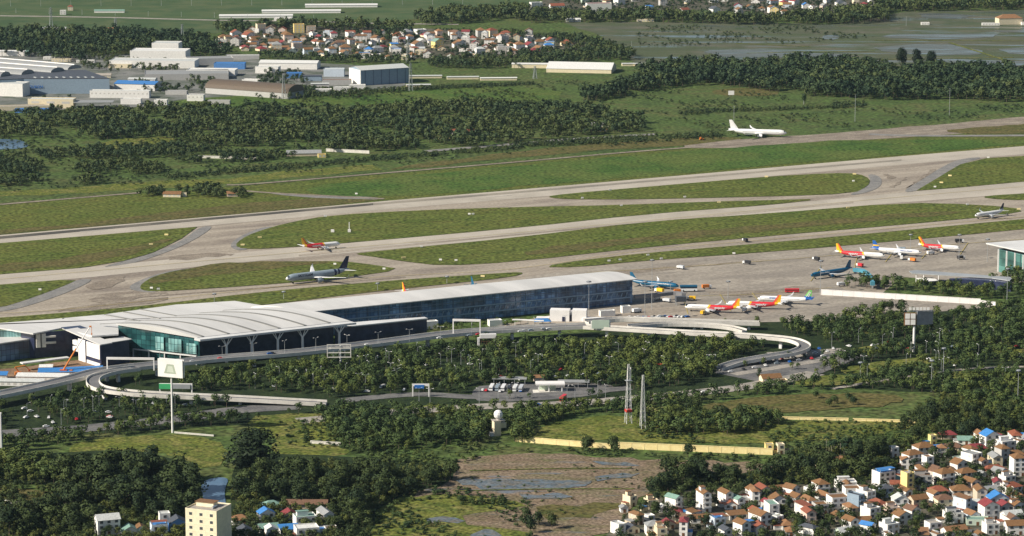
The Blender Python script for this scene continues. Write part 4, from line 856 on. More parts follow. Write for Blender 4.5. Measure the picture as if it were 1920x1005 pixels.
def roof_mesh(kind, w, d, z, pitch, m, ov=.45, along='y'):
    mb = MB(); t = .18
    if kind == 'gable':
        if along == 'y':
            r = (w / 2) * pitch; e = ov * pitch; a, b = -ov, d + ov
            prof_ = [(-w / 2 - ov, z - e), (0, z + r), (w / 2 + ov, z - e), (w / 2 + ov, z - e + t), (0, z + r + t), (-w / 2 - ov, z - e + t)]
            mb.loft([[(x, a, zz) for x, zz in prof_], [(x, b, zz) for x, zz in prof_]], m)
        else:
            r = (d / 2) * pitch; e = ov * pitch; a, b = -w / 2 - ov, w / 2 + ov
            prof_ = [(-ov, z - e), (d / 2, z + r), (d + ov, z - e), (d + ov, z - e + t), (d / 2, z + r + t), (-ov, z - e + t)]
            mb.loft([[(a, y, zz) for y, zz in prof_], [(b, y, zz) for y, zz in prof_]], m)
    elif kind == 'hip':
        k = min(w, d) / 2; r = k * pitch
        if w > d: rid = [(-(w / 2 - k) - .01, d / 2), (w / 2 - k + .01, d / 2)]
        else: rid = [(0, k - .01), (0, d - k + .01)]
        c = [(-w / 2 - ov, -ov), (w / 2 + ov, -ov), (w / 2 + ov, d + ov), (-w / 2 - ov, d + ov)]
        vs = [(x, y, z) for x, y in c] + [(x, y, z + r + .3) for x, y in rid]
        if w > d: fs = [(0, 1, 5, 4), (1, 2, 5), (2, 3, 4, 5), (3, 0, 4), (3, 2, 1, 0)]
        else: fs = [(0, 1, 4), (1, 2, 5, 4), (2, 3, 5), (3, 0, 4, 5), (3, 2, 1, 0)]
        mb.add(vs, fs, m)
    elif kind == 'shed':
        mb.add([(-w / 2 - ov, -ov, z + .1), (w / 2 + ov, -ov, z + .1), (w / 2 + ov, d + ov, z + 1.3), (-w / 2 - ov, d + ov, z + 1.3), (-w / 2 - ov, -ov, z + .25), (w / 2 + ov, -ov, z + .25), (w / 2 + ov, d + ov, z + 1.45), (-w / 2 - ov, d + ov, z + 1.45)], [(3, 2, 1, 0), (4, 5, 6, 7), (0, 1, 5, 4), (1, 2, 6, 5), (2, 3, 7, 6), (3, 0, 4, 7)], m)
    elif kind == 'vault':
        rr = []
        for y in (-ov, d + ov): rr.append([((w / 2 + ov) * math.cos(a), y, z + w * .24 * math.sin(a)) for a in [math.pi * i / 12 for i in range(13)]])
        mb.loft(rr, m)
    return mb
HLIST = []
def house(u, v, w, d, fl, rz, kind, rc, wc, place, extras='', det=2, along='y', fh=3.05, label=None, cat='house', name='house', group=None, pitch=.55, nwin=None):
    p = G(u, v); ang = rad(rz); h = fl * fh
    if kind == 'gable' and w > d * 1.3: along = 'x'
    if label is None and place == 'near village': w *= .86; d *= .9; fh *= .95; h = fl * fh; ang += rad(((u * 13 + v * 29) % 31) - 16)
    root = thing(name, label or '', cat, (p.x, p.y, 0.1), ang, group)
    wm, rm = WALL[wc], ROOF[rc]; mb = MB()
    if kind == 'gable' and along == 'y':
        r = (w / 2) * pitch; pr = [(-w / 2, 0), (w / 2, 0), (w / 2, h), (0, h + r - .02), (-w / 2, h)]; mb.loft([[(x, 0, z) for x, z in pr], [(x, d, z) for x, z in pr]], wm)
    elif kind == 'gable':
        r = (d / 2) * pitch; pr = [(0, 0), (d, 0), (d, h), (d / 2, h + r - .02), (0, h)]; mb.loft([[(-w / 2, y, z) for y, z in pr], [(w / 2, y, z) for y, z in pr]], wm)
    else: mb.box((0, d / 2, 0), (w, d, h), wm)
    if det >= 2:
        for k in range(1, fl): mb.box((0, d / 2, k * fh - .12), (w + .12, d + .12, .2), wm)     # string courses
        if fl > 1 and 'b' in extras:
            for k in range(1, fl): mb.box((0, -.62, k * fh + .1), (w * .94, 1.2, .14), wm); mb.box((0, -1.2, k * fh + .24), (w * .94, .1, .75), wm)
    mb.build('wall', root)
    if kind in ('gable', 'hip', 'shed', 'vault'): roof_mesh(kind, w, d, h, pitch, rm, along=along).build('roof', root)
    else:
        mb = MB(); mb.box((0, d / 2, h), (w - .5, d - .5, .12), rm); mb.build('roof', root); mb = MB()
        for (x, y, a, b) in ((0, .1, w + .1, .22), (0, d - .1, w + .1, .22), (-w / 2 + .1, d / 2, .22, d - .45), (w / 2 - .1, d / 2, .22, d - .45)): mb.box((x, y, h + .002), (a, b, .75), wm)
        mb.build('parapet', root)
    if 's' in extras:                                            # stair tower with its own little roof
        mb = MB(); mb.box((-w * .1, d * .62, h + .13), (w * .55, d * .3, 2.5), wm); o = mb.build('stair_tower', root); mb = MB(); mb.box((-w * .1, d * .62, h + 2.64), (w * .62, d * .36, .25), rm if rc != 'concrete' else ROOF['brown']); mb.build('roof', o)
    if 't' in extras:
        mb = MB(); mb.tube((w * .22, d * .3, h + .9), (w * .22 + .01, d * .55, h + .9), .65, m_tank, n=10); mb.build('water_tank', root)
    if 'p' in extras:                                            # tin roof on posts over the terrace
        mb = MB(); mb.box((0, d * .3, h + 2.3), (w * 1.02, d * .55, .12), ROOF['blue'] if rc != 'blue' else ROOF['red'])
        for x in (-.45, .45): 
            for y in (.06, .54): mb.box((x * w, d * y, h + .13), (.14, .14, 2.2), wm)
        mb.build('terrace_roof', root)
    if det:
        n = nwin or max(1, int(w / 4.2 + .4)); ww = min(1.7, w / n * .5)
        for k in range(fl):
            for i in range(n):
                x = -w / 2 + w * (i + .5) / n
                if k == 0 and i == n // 2 and det >= 2:
                    key = 'door'
                    if key not in SH: m2 = MB(); m2.box((0, -.06, 0), (1.5, .14, 2.3), mat('door_wood', (.16, .08, .04), rough=.6)); SH[key] = m2.mesh('door')
                    link('door', SH[key], root, (x, 0, 0))
                else: window(root, x, 0, k * fh + (1.0 if det >= 2 else .9), 0, ww, 1.5, det >= 2)
            if det >= 2 and d > 9: window(root, -w / 2, d * (.3 + .35 * ((k * 7 + int(u)) % 2)), k * fh + 1.2, -math.pi / 2, .8, 1.0, False)
            if det >= 2 and int(u) % 2: window(root, w / 2, d * .4, k * fh + 1.1, math.pi / 2, 1.0, 1.2, True)
    if det >= 2 and label is None and (int(u * 7 + v * 3) % 5) < 3 and w < 14:          # lean-to beside the house
        sd = 1 if int(u + v) % 2 else -1; mb = MB(); lw = 2.5 + (int(u) % 3); mb.box((sd * (w / 2 + lw / 2 + .01), d * .45, 0), (lw, d * .6, 2.5), wm); o = mb.build('lean_to', root)
        mb = MB(); mb.box((sd * (w / 2 + lw / 2 + .06), d * .45, 2.51), (lw + .3, d * .66, .18), ROOF[('brown', 'grey', 'rusty', 'bright blue', 'red')[int(u * 3) % 5]]); mb.build('roof', o)
    HLIST.append([root, u, wc, fl, rc, kind, place, extras, label, p]); 
    keep_out([(p + Vector((math.cos(ang) * a - math.sin(ang) * b, math.sin(ang) * a + math.cos(ang) * b, 0)))[:2] for a, b in ((-w / 2 - 1, -2), (w / 2 + 1, -2), (w / 2 + 1, d + 1), (-w / 2 - 1, d + 1))], world=True)
    return root
ORD = ['first', 'second', 'third', 'fourth', 'fifth', 'sixth', 'seventh', 'eighth', 'ninth', 'tenth', 'eleventh', 'twelfth', 'thirteenth', 'fourteenth', 'fifteenth', 'sixteenth', 'seventeenth', 'eighteenth', 'nineteenth', 'twentieth']
def mass_far_houses(keep):
    """past the number that can be things, the farthest houses become one mass"""
    hs = sorted([h_ for h_ in HLIST if not h_[8] and 'village' in h_[6] and h_[6] != 'near village'], key=lambda h_: -h_[9].y)
    n = sum(1 for h_ in HLIST if h_[0].name.split('.')[0] == 'house') - keep
    bpy.context.view_layer.update(); mb = MB()
    for h_ in hs[:max(0, n)]:
        obs = h_[0].children_recursive
        for o in obs:
            me = o.data; ms = list(me.materials); mw = o.matrix_world; vs = [mw @ v.co for v in me.vertices]; off = len(mb.v); mb.v += [tuple(v) for v in vs]
            for p in me.polygons: mb.f.append([off + i for i in p.vertices]); mb.m.append(mb.mi(ms[p.material_index]))
        for o in obs: bpy.data.objects.remove(o)
        bpy.data.objects.remove(h_[0]); HLIST.remove(h_)
    o = mb.build('distant_houses'); o['label'] = 'mass of small houses with red and brown roofs in the farthest village'; o['category'] = 'houses'; struct(o, 'stuff')
def label_houses():
    NUM = {1: 'one-storey', 2: 'two-storey', 3: 'three-storey', 4: 'four-storey', 5: 'five-storey'}; KN = {'gable': 'gable roof', 'hip': 'hipped roof', 'flat': 'flat roof', 'shed': 'sloping tin roof', 'vault': 'vaulted roof'}
    grp = {}
    for hh in HLIST:
        if hh[8]: continue
        ex = '' if not hh[7] else (' with stair tower' if 's' in hh[7] else ' with terrace canopy' if 'p' in hh[7] else ' with balconies' if 'b' in hh[7] else '')
        base = f'{hh[2]} {NUM[hh[3]]} house, {hh[4]} {KN[hh[5]]}{ex}'; grp.setdefault((base, hh[6]), []).append(hh)
    for (base, place), L in grp.items():
        L.sort(key=lambda a: a[1])
        for i, hh in enumerate(L):
            if len(L) == 1: s = f'{base}, in the {place}'
            else:
                q = 'leftmost' if i == 0 else 'rightmost' if i == len(L) - 1 else ORD[i] + ' from left' if i < 20 else 'further right'
                s = f'{base}, {q} of {len(L)} such in {place}'
            if len(s.split()) > 16: s = s.replace(' such in ', ' in ').replace(' of %d in' % len(L), ' in')
            if len(s.split()) > 16: s = s.replace(' with ', ' ')
            hh[0]['label'] = s; hh[0]['group'] = f'houses of the {place}'
# near village, lower right (front bottom, frontage, depth, storeys, heading, roof, colours, extras)
NV = 'near village'
for a in [(1171, 962, 5, 6, 1, 25, 'gable', 'grey', 'white', ''), (1188, 950, 6, 8, 2, 25, 'flat', 'brown', 'cream', 's'), (1226, 958, 7, 9, 2, 28, 'flat', 'brown', 'cream', 's'), (1245, 962, 6, 7, 1, 28, 'gable', 'white', 'white', ''),
          (1273, 961, 6.5, 10, 3, 32, 'gable', 'green', 'white', 'b'), (1326, 962, 6, 13, 4, 34, 'gable', 'brown', 'white', 'bs'), (1303, 970, 6, 6, 1, 30, 'shed', 'brown', 'white', ''), (1316, 982, 15, 6, 1, 8, 'shed', 'brown', 'white', ''), (1290, 980, 7, 8, 1, 25, 'gable', 'rusty', 'cream', ''),
          (1368, 952, 6, 11, 3, 34, 'gable', 'brown', 'white', ''), (1390, 954, 6, 11, 2, 34, 'gable', 'green', 'white', 'b'), (1418, 938, 8, 10, 2, 30, 'gable', 'brown', 'white', ''), (1400, 946, 6, 7, 1, 30, 'flat', 'grey', 'white', ''), (1437, 935, 7, 12, 2, 26, 'gable', 'red', 'white', ''),
          (1350, 992, 8, 9, 2, 30, 'flat', 'blue', 'pale blue', 'p'), (1385, 975, 13, 7, 1, 6, 'shed', 'brown', 'white', ''), (1397, 992, 12, 7, 1, 8, 'shed', 'rusty', 'white', ''), (1437, 994, 9, 14, 3, 32, 'gable', 'brown', 'white', ''), (1452, 975, 7, 12, 3, 30, 'flat', 'green', 'white', ''),
          (1405, 1004, 8, 10, 2, 30, 'flat', 'bright blue', 'grey', 'p'), (1167, 1003, 6, 9, 2, 30, 'flat', 'pale', 'white', ''), (1188, 1001, 9, 8, 1, 20, 'gable', 'dark', 'cream', ''), (1228, 1005, 11, 9, 2, 20, 'hip', 'grey', 'white', ''), (1222, 978, 5, 6, 1, 30, 'flat', 'white', 'white', ''), (1255, 992, 9, 7, 1, 20, 'gable', 'maroon', 'tan', ''),
          (1463, 927, 14, 8, 1, 14, 'gable', 'brown', 'white', ''), (1493, 933, 8, 9, 2, 30, 'gable', 'brown', 'white', ''), (1461, 955, 11, 9, 2, 25, 'gable', 'brown', 'white', ''), (1500, 950, 8, 8, 2, 25, 'gable', 'brown', 'grey', ''), (1463, 988, 6, 8, 2, 30, 'flat', 'pale', 'white', 'b'),
          (1520, 925, 4, 5, 1, 30, 'flat', 'pale', 'white', ''), (1545, 926, 9, 11, 2, 30, 'hip', 'brown', 'white', 'b'), (1588, 924, 14, 10, 2, 12, 'flat', 'white', 'white', 's'), (1542, 966, 9, 9, 2, 20, 'flat', 'brown', 'grey', ''), (1577, 962, 13, 11, 3, 24, 'flat', 'brown', 'white', ''), (1600, 945, 11, 10, 3, 24, 'flat', 'brown', 'white', ''),
          (1615, 966, 6, 10, 4, 30, 'flat', 'dark', 'slate', 'b'), (1634, 950, 8, 11, 3, 25, 'flat', 'concrete', 'white', 'st'), (1641, 982, 9, 10, 3, 25, 'flat', 'concrete', 'white', 's'), (1664, 934, 8, 8, 2, 12, 'hip', 'dark', 'slate', ''), (1664, 913, 13, 10, 3, 15, 'flat', 'bright blue', 'white', 'p'), (1684, 917, 11, 7, 1, 10, 'gable', 'red', 'white', ''),
          (1707, 924, 6, 8, 4, 35, 'flat', 'concrete', 'yellow', 't'), (1730, 920, 13, 9, 3, 18, 'flat', 'brown', 'grey', 's'), (1615, 988, 15, 9, 1, 10, 'gable', 'brown', 'white', ''), (1690, 955, 10, 9, 2, 20, 'gable', 'pale', 'white', ''), (1676, 972, 9, 9, 2, 25, 'flat', 'concrete', 'pink', 's'), (1703, 958, 4, 5, 1, 20, 'flat', 'pale', 'pale blue', ''),
          (1727, 954, 12, 8, 2, 20, 'gable', 'brown', 'tan', ''), (1698, 985, 10, 9, 2, 25, 'gable', 'brown', 'white', ''), (1718, 974, 8, 9, 2, 30, 'gable', 'rusty', 'white', ''), (1762, 939, 13, 9, 2, 12, 'hip', 'red', 'white', ''), (1804, 938, 14, 10, 2, 20, 'hip', 'brown', 'white', ''), (1774, 955, 12, 9, 2, 20, 'hip', 'rusty', 'cream', ''),
          (1812, 957, 18, 11, 1, 10, 'gable', 'pale', 'pale blue', ''), (1860, 931, 18, 10, 1, 8, 'gable', 'grey', 'white', ''), (1905, 931, 12, 9, 2, 20, 'hip', 'red', 'white', ''), (1874, 953, 13, 10, 2, 14, 'gable', 'bright blue', 'pale blue', ''), (1860, 976, 11, 11, 3, 30, 'gable', 'maroon', 'white', ''), (1888, 968, 10, 9, 2, 20, 'gable', 'maroon', 'grey', ''), (1912, 966, 10, 9, 2, 25, 'gable', 'brown', 'white', 's'),
          (1790, 982, 12, 9, 2, 15, 'flat', 'dark', 'white', 's'), (1833, 986, 15, 9, 1, 10, 'flat', 'green', 'pale green', ''), (1903, 985, 13, 9, 2, 20, 'gable', 'pale', 'white', ''), (1795, 1004, 16, 8, 1, 10, 'gable', 'orange', 'white', ''), (1862, 1003, 9, 9, 2, 25, 'flat', 'concrete', 'white', 's'), (1755, 1001, 9, 8, 2, 25, 'flat', 'concrete', 'white', ''), (1905, 1004, 12, 9, 2, 20, 'gable', 'brown', 'white', ''), (1675, 1003, 10, 9, 2, 25, 'flat', 'pale', 'white', 's'), (1590, 1006, 11, 8, 1, 20, 'gable', 'pale', 'pale green', ''),
          (1751, 835, 5, 5, 2, 20, 'flat', 'yellow' if 0 else 'concrete', 'yellow', ''), (1780, 824, 12, 8, 1, 15, 'hip', 'maroon', 'tan', ''), (1812, 834, 13, 8, 1, 10, 'gable', 'green', 'white', ''), (1838, 826, 12, 7, 1, 10, 'gable', 'orange', 'cream', ''), (1862, 842, 12, 10, 3, 20, 'gable', 'bright blue', 'white', ''), (1892, 846, 12, 9, 2, 12, 'flat', 'white', 'white', 's'), (1766, 851, 10, 8, 1, 15, 'shed', 'bright blue', 'grey', ''), (1788, 848, 14, 9, 1, 12, 'hip', 'rusty', 'cream', ''), (1738, 856, 14, 10, 2, 18, 'hip', 'brown', 'white', ''),
          (1832, 850, 16, 9, 1, 12, 'hip', 'maroon', 'white', ''), (1832, 878, 10, 11, 3, 35, 'flat', 'grey', 'white', 'b'), (1912, 894, 9, 10, 4, 22, 'hip', 'brown', 'white', ''), (1718, 878, 13, 9, 3, 20, 'hip', 'brown', 'white', 'b'), (1744, 884, 6, 7, 3, 30, 'flat', 'brown', 'white', ''), (1679, 858, 6, 6, 2, 20, 'flat', 'pale', 'white', ''), (1868, 890, 17, 9, 1, 10, 'hip', 'red', 'white', ''), (1805, 886, 10, 8, 2, 25, 'gable', 'brown', 'white', ''), (1817, 904, 13, 9, 2, 20, 'hip', 'brown', 'white', ''),
          (1778, 914, 12, 10, 3, 25, 'hip', 'brown', 'white', 'b'), (1845, 900, 9, 8, 1, 20, 'gable', 'grey', 'white', ''), (1762, 900, 10, 8, 2, 20, 'gable', 'rusty', 'pink', ''), (1895, 912, 9, 8, 2, 20, 'flat', 'concrete', 'white', 's'), (1908, 862, 13, 9, 1, 10, 'hip', 'brown', 'white', ''), (1540, 884, 6, 6, 1, 15, 'flat', 'pale', 'cream', ''), (1570, 870, 8, 6, 1, 15, 'gable', 'orange', 'pink', ''), (1538, 862, 4, 5, 1, 15, 'flat', 'pink' if 0 else 'orange', 'pink', ''), (1443, 852, 6, 6, 2, 15, 'flat', 'concrete', 'yellow', ''), (1465, 852, 5, 6, 2, 15, 'flat', 'concrete', 'cream', '')]:
    house(a[0], a[1], a[2], a[3], a[4], a[5], a[6], a[7], a[8], NV, a[9])
# houses at the bottom left
BL = 'hamlet at the bottom left'
house(378, 1036, 19.5, 18, 6, -22, 'flat', 'concrete', 'ivory', BL, 'st', fh=4.0, label='large cream apartment block with flat roof beside the small blue pond', cat='apartment block', name='apartment_block', nwin=3)
for a in [(205, 1004, 13, 9, 3, 20, 'gable', 'pale', 'white', ''), (245, 1006, 10, 8, 1, 15, 'gable', 'green', 'white', ''), (310, 994, 6, 6, 3, 15, 'flat', 'pale', 'white', ''), (300, 1006, 9, 8, 2, 15, 'flat', 'blue', 'pale blue', 'p'), (335, 1000, 10, 9, 2, 15, 'gable', 'dark', 'blue', ''), (265, 1003, 8, 7, 1, 15, 'gable', 'brown', 'white', ''),
          (452, 985, 10, 8, 1, 10, 'hip', 'orange', 'white', ''), (512, 958, 11, 8, 1, 20, 'hip', 'green', 'white', ''), (502, 982, 9, 7, 2, 20, 'gable', 'blue', 'white', ''), (505, 1000, 11, 7, 1, 15, 'gable', 'green', 'white', ''), (510, 1012, 6, 7, 2, 15, 'gable', 'white', 'white', ''), (545, 1004, 11, 9, 1, 15, 'shed', 'bright blue', 'white', ''), (575, 990, 12, 9, 2, 18, 'flat', 'green', 'white', 's'), (578, 1012, 13, 10, 2, 15, 'flat', 'white', 'white', ''), (617, 984, 6, 14, 2, 22, 'gable', 'grey', 'white', ''), (622, 1002, 7, 6, 1, 15, 'flat', 'brown', 'white', ''), (575, 955, 24, 7, 1, -2, 'gable', 'rusty', 'tan', ''), (605, 1004, 5, 6, 1, 15, 'flat', 'bright blue', 'white', ''), (545, 975, 8, 8, 1, 15, 'gable', 'maroon', 'white', ''), (460, 1006, 9, 7, 1, 15, 'gable', 'dark', 'grey', '')]:
    house(a[0], a[1], a[2], a[3], a[4], a[5], a[6], a[7], a[8], BL, a[9])
# farther villages: scattered plots
def village(poly, n, seed, place, minsep, det=1, size=(8, 15), rz=(-12, 38)):
    r = random.Random(seed); pl = [tuple(G(*p)[:2]) for p in poly]; xs = [p[0] for p in pl]; ys = [p[1] for p in pl]; got = []; tries = 0; old = [(h_[9].x, h_[9].y) for h_ in HLIST]
    while len(got) < n and tries < 20000:
        tries += 1; x, y = r.uniform(min(xs), max(xs)), r.uniform(min(ys), max(ys))
        if not inside(np.array([x]), np.array([y]), pl)[0] or any((x - a) ** 2 + ((y - b) * .8) ** 2 < minsep ** 2 for a, b in got) or any((x - a) ** 2 + (y - b - 3) ** 2 < 64 for a, b in old): continue
        got.append((x, y)); p = Vector((x, y, 0)); dd = p - Vector((0, 0, H)); cz = dd.dot(FWD); u = 960 + F * dd.x / cz; v = 502.5 - F * dd.dot(UPV) / cz
        k = r.choices(['gable', 'hip', 'flat', 'shed'], [6, 5, 2, 1])[0]; fl = r.choices([1, 2, 3], [6, 6, 2])[0]
        wc = r.choices(['white', 'cream', 'grey', 'pink', 'pale blue', 'tan', 'pale green', 'yellow'], [11, 3, 2, 1.5, 1.2, 1, .6, .5])[0]
        rc = r.choices(['brown', 'red', 'orange', 'grey', 'rusty', 'maroon', 'blue', 'dark', 'pale', 'green'], [6, 3, 4, 1.5, 2, 2, .8, .6, 1.2, .6])[0]
        if k == 'flat': rc = r.choice(['concrete', 'brown', 'pale', 'orange'])
        ex = r.choice(['t', 's', 'st', 'p' if fl > 1 else 't']) if k == 'flat' else ''
        house(u, v, r.uniform(*size), r.uniform(8, 14), fl, r.uniform(*rz), k, rc, wc, place, ex, det=det)
village([(405, 80), (440, 66), (480, 58), (560, 62), (700, 66), (860, 62), (1000, 68), (1095, 84), (1060, 98), (900, 108), (760, 115), (620, 108), (500, 102), (415, 92)], 165, 10.5, 'middle village', 15)
village([(1090, 26), (1100, -20), (1660, -20), (1650, 12), (1560, 20), (1520, 34), (1440, 36), (1330, 26), (1180, 24)], 84, 11, 'top village', 16)
village([(1180, 985), (1250, 960), (1440, 930), (1500, 925), (1680, 920), (1700, 870), (1760, 840), (1990, 815), (1990, 1015), (1200, 1015)], 85, 17, NV, 8.5, det=2, size=(5, 8.5), rz=(5, 40))
# halls and works
def hall_(u, v, w, d, h, rz, kind, rc, wc, label, along='x', pitch=.16, nwin=0, cat='factory hall', name='factory_hall'):
    return house(u, v, w, d, 1, rz, kind, rc, wc, 'works', '', det=0, along=along, fh=h, label=label, cat=cat, name=name, pitch=pitch)
def band_windows(root, w, z, n, hgt, wid, y=0): 
    for i in range(n): window(root, -w / 2 + w * (i + .5) / n, y, z, 0, wid, hgt, False)
big = thing('factory_hall', 'largest factory with ribbed vaulted roof and blue-grey wall with dark blue lettering', 'factory hall', (0, 0, 0)); hgt = 19
q = [G(45, 147, hgt), G(205, 146.5, hgt), G(160, 131, hgt), G(-80, 131, hgt), G(-80, 152, hgt)]
mb = MB(); mb.prism([tuple(p)[:2] for p in q], 0, hgt - 1, WALL['slate']); mb.build('wall', big)
mb = MB(); mb.prism([tuple(p)[:2] for p in q], hgt - .99, hgt, ROOF['dark']); mb.build('roof', big)
for (a, b) in (((-80, 116), (108, 131)), ((-80, 107), (140, 126)), ((-80, 126), (52, 135)), ((-80, 135), (10, 139))):
    p0, p1 = G(*a, hgt + 2), G(*b, hgt + 2); dv = (p1 - p0).normalized(); nv = Vector((-dv.y, dv.x, 0)); mb = MB(); rr = []
    for p in (p0, p1): rr.append([p + nv * (13 * math.cos(t)) + Vector((0, 0, 5 * math.sin(t) - 2)) for t in [math.pi * i / 8 for i in range(9)]])
    mb.loft(rr, ROOF['grey']); mb.build('roof_vault', big)
    mb = MB(); mb.tube(p0 + Vector((0, 0, 3.1)), p1 + Vector((0, 0, 3.1)), .9, m_white); mb.build('white_ridge', big)
a, b = G(45, 147, hgt), G(205, 146.5, hgt); dv = (b - a).normalized()
tm = text_mesh('TOGUKOH', 4.6, m_dblue); o = link('lettering', tm, big); c = a + dv * 11; o.location = (c.x + dv.y * .6, c.y - .6, 8.6); o.rotation_euler = (math.pi / 2, 0, math.atan2(dv.y, dv.x))
mb = MB()
for i in range(9): c = a.lerp(b, .08 + i * .085) + Vector((4, 9, 0)); mb.box((c.x, c.y, hgt + .01), (2, 8, .4), ROOF['pale'], .5)
mb.build('skylights', big)
hall_(18, 181, 34, 22, 15, -14, 'flat', 'pale', 'white', 'plain white windowless block at the left edge beside the lettered factory')
hall_(10, 105, 52, 14, 6, -6, 'gable', 'white', 'white', 'long low white shed with pale roof at the upper left edge')
o = hall_(44, 105, 12, 14, 6, -6, 'gable', 'green', 'pale green', 'short pale green shed end joined to the long white shed')
hall_(285, 128, 112, 32, 9, -5, 'flat', 'pale', 'white', 'widest white factory building with plain front, among the stepped roofs')
hall_(296, 118, 74, 34, 15, -5, 'flat', 'white', 'white', 'stepped white factory block rising behind the widest white front')
hall_(310, 110, 36, 26, 20, -5, 'flat', 'pale', 'white', 'topmost white block of the stepped factory')
hall_(395, 122, 60, 26, 8, 12, 'flat', 'grey', 'grey', 'grey flat hall to the right of the stepped white factory')
hall_(395, 143, 62, 24, 7, -4, 'flat', 'white', 'white', 'low white hall below the bright blue shed')
hall_(430, 130, 40, 16, 7, -2, 'flat', 'bright blue', 'blue', 'bright blue shed in the middle of the factories')
hall_(350, 150, 105, 44, 7, 6, 'flat', 'grey', 'grey', 'long low hall with wide flat grey roof among the factories')
hall_(252, 170, 52, 30, 8, -12, 'gable', 'blue', 'white', 'white hall with pale blue pitched roof left of the barrel-roofed shed')
r_ = hall_(224, 184, 72, 13, 8, -4, 'flat', 'pale', 'white', 'long white office with a row of small windows in front of the factories'); band_windows(r_, 72, 4.6, 14, 1.4, 1.6)
r_ = hall_(95, 203, 54, 16, 10, -5, 'flat', 'pale', 'cream', 'cream block with three dark wide windows at lower left of the factories'); band_windows(r_, 54, 5.5, 3, 2.2, 9)
hall_(28, 207, 80, 14, 4, 10, 'flat', 'concrete', 'cream', 'low cream shed at the left edge in front of the factories')
r_ = thing('canopy', 'open grey canopy on thin posts right of the cream block', 'canopy', G(175, 204), .05)
mb = MB(); mb.box((0, 10, 7), (46, 22, .6), ROOF['grey']); mb.build('roof', r_)
for x in (-20, 0, 20):
    mb = MB(); mb.box((x, .5, 0), (.7, .7, 7), m_steel); mb.build('post', r_)
r_ = hall_(301, 198, 15, 9, 6, -4, 'flat', 'pale', 'white', 'small white cube office with a row of windows near the field'); band_windows(r_, 15, 3.5, 4, 1.4, 1.4)
r_ = hall_(366, 190, 20, 10, 7, -6, 'flat', 'grey', 'white', 'small white office left of the dark barrel-roofed shed'); band_windows(r_, 20, 4, 4, 1.4, 1.4)
hall_(245, 196, 24, 10, 6, -4, 'flat', 'pale', 'white', 'small white annex below the long white office')
r_ = house(555, 183, 36, 118, 1, 62, 'vault', 'umber', 'grey', 'works', '', det=0, fh=7, label='brown barrel-roofed shed with dark arched end', cat='warehouse', name='warehouse')
r_ = house(722, 158, 66, 34, 1, 28, 'gable', 'pale', 'slate', 'works', '', det=0, along='x', fh=19, label='tall pale blue-grey warehouse with white gable end and dark bay lines', cat='warehouse', name='warehouse', pitch=.2)  # shade of the long side is put into the blue-grey wall colour
mb = MB()
for i in range(6): mb.box((-27 + i * 11, -.15, 0), (.8, .25, 18.6), m_mull)
mb.build('bay_lines', r_); mb = MB(); mb.box((-33.3, 17, 0), (.4, 33, 19), WALL['white']); mb.build('sunlit_paint_end', r_)  # white slab paints sunlight onto the left gable end
hall_(626, 144, 26, 14, 9, 0, 'flat', 'pale', 'pale blue', 'light blue block left of the tall blue-grey warehouse')
hall_(552, 147, 20, 12, 6, 4, 'flat', 'bright blue', 'blue', 'small bright blue shed behind the barrel-roofed shed')
hall_(540, 130, 76, 28, 8, -6, 'gable', 'white', 'white', 'long white-roofed hall below the middle village')
hall_(500, 138, 30, 14, 8, -10, 'flat', 'pale', 'white', 'white block in front of the long white-roofed hall')
hall_(632, 160, 36, 12, 6, 4, 'flat', 'rusty', 'grey', 'low grey shed with brown roof left of the tall warehouse')
hall_(640, 174, 18, 9, 6, 5, 'flat', 'pale', 'white', 'small white gatehouse left of the tall warehouse foot'); hall_(605, 174, 22, 9, 3.5, 5, 'flat', 'white', 'white', 'low white roof beside the barrel-roofed shed')
r_ = house(1085, 137, 84, 46, 1, -10, 'gable', 'white', 'cream', 'works', '', det=0, along='x', fh=5, label='wide cream hall with low white pitched roof right of the middle village', cat='warehouse', name='warehouse', pitch=.28)
hall_(1000, 128, 56, 14, 5, -4, 'gable', 'white', 'cream', 'low cream shed left of the wide pitched white hall')
for (u, v, w_, t_) in ((790, 147, 52, 'leftmost'), (868, 149, 40, 'second'), (935, 151, 46, 'third'), (1178, 124, 16, 'small bright'), (1205, 124, 22, 'rightmost')):
    hall_(u, v, w_, 8, 3, 4, 'gable', 'pale' if w_ != 46 else 'white', 'cream', f'{t_} low pale shed in the line of sheds beyond the field', cat='shed', name='shed')
for (u, v, w_, lab) in ((480, 34, 110, 'long white greenhouse roof nearest the country road at top left'), (565, 25, 120, 'middle long white greenhouse roof at the top left'), (640, 14, 112, 'farthest long white greenhouse roof at the top left')):
    hall_(u, v, w_, 18, 3.5, 3, 'gable', 'white', 'white', lab, cat='greenhouse', name='greenhouse')
hall_(530, 39, 26, 10, 4, 0, 'flat', 'pale', 'white', 'white farm shed on the country road right of the greenhouse', cat='shed', name='shed')
for a in [(491, 62, 13, 10, 4, 20, 'flat', 'brown', 'cream', 'tall cream house with brown roof at the left end of the middle village'), (561, 62, 15, 10, 4, 10, 'flat', 'orange', 'yellow', 'tall yellow house behind the middle village'), (584, 62, 13, 10, 3, 10, 'flat', 'brown', 'tan', 'tan three-storey house beside the tall yellow house')]:
    house(*a[:9], 'works', '', det=1, label=a[9])
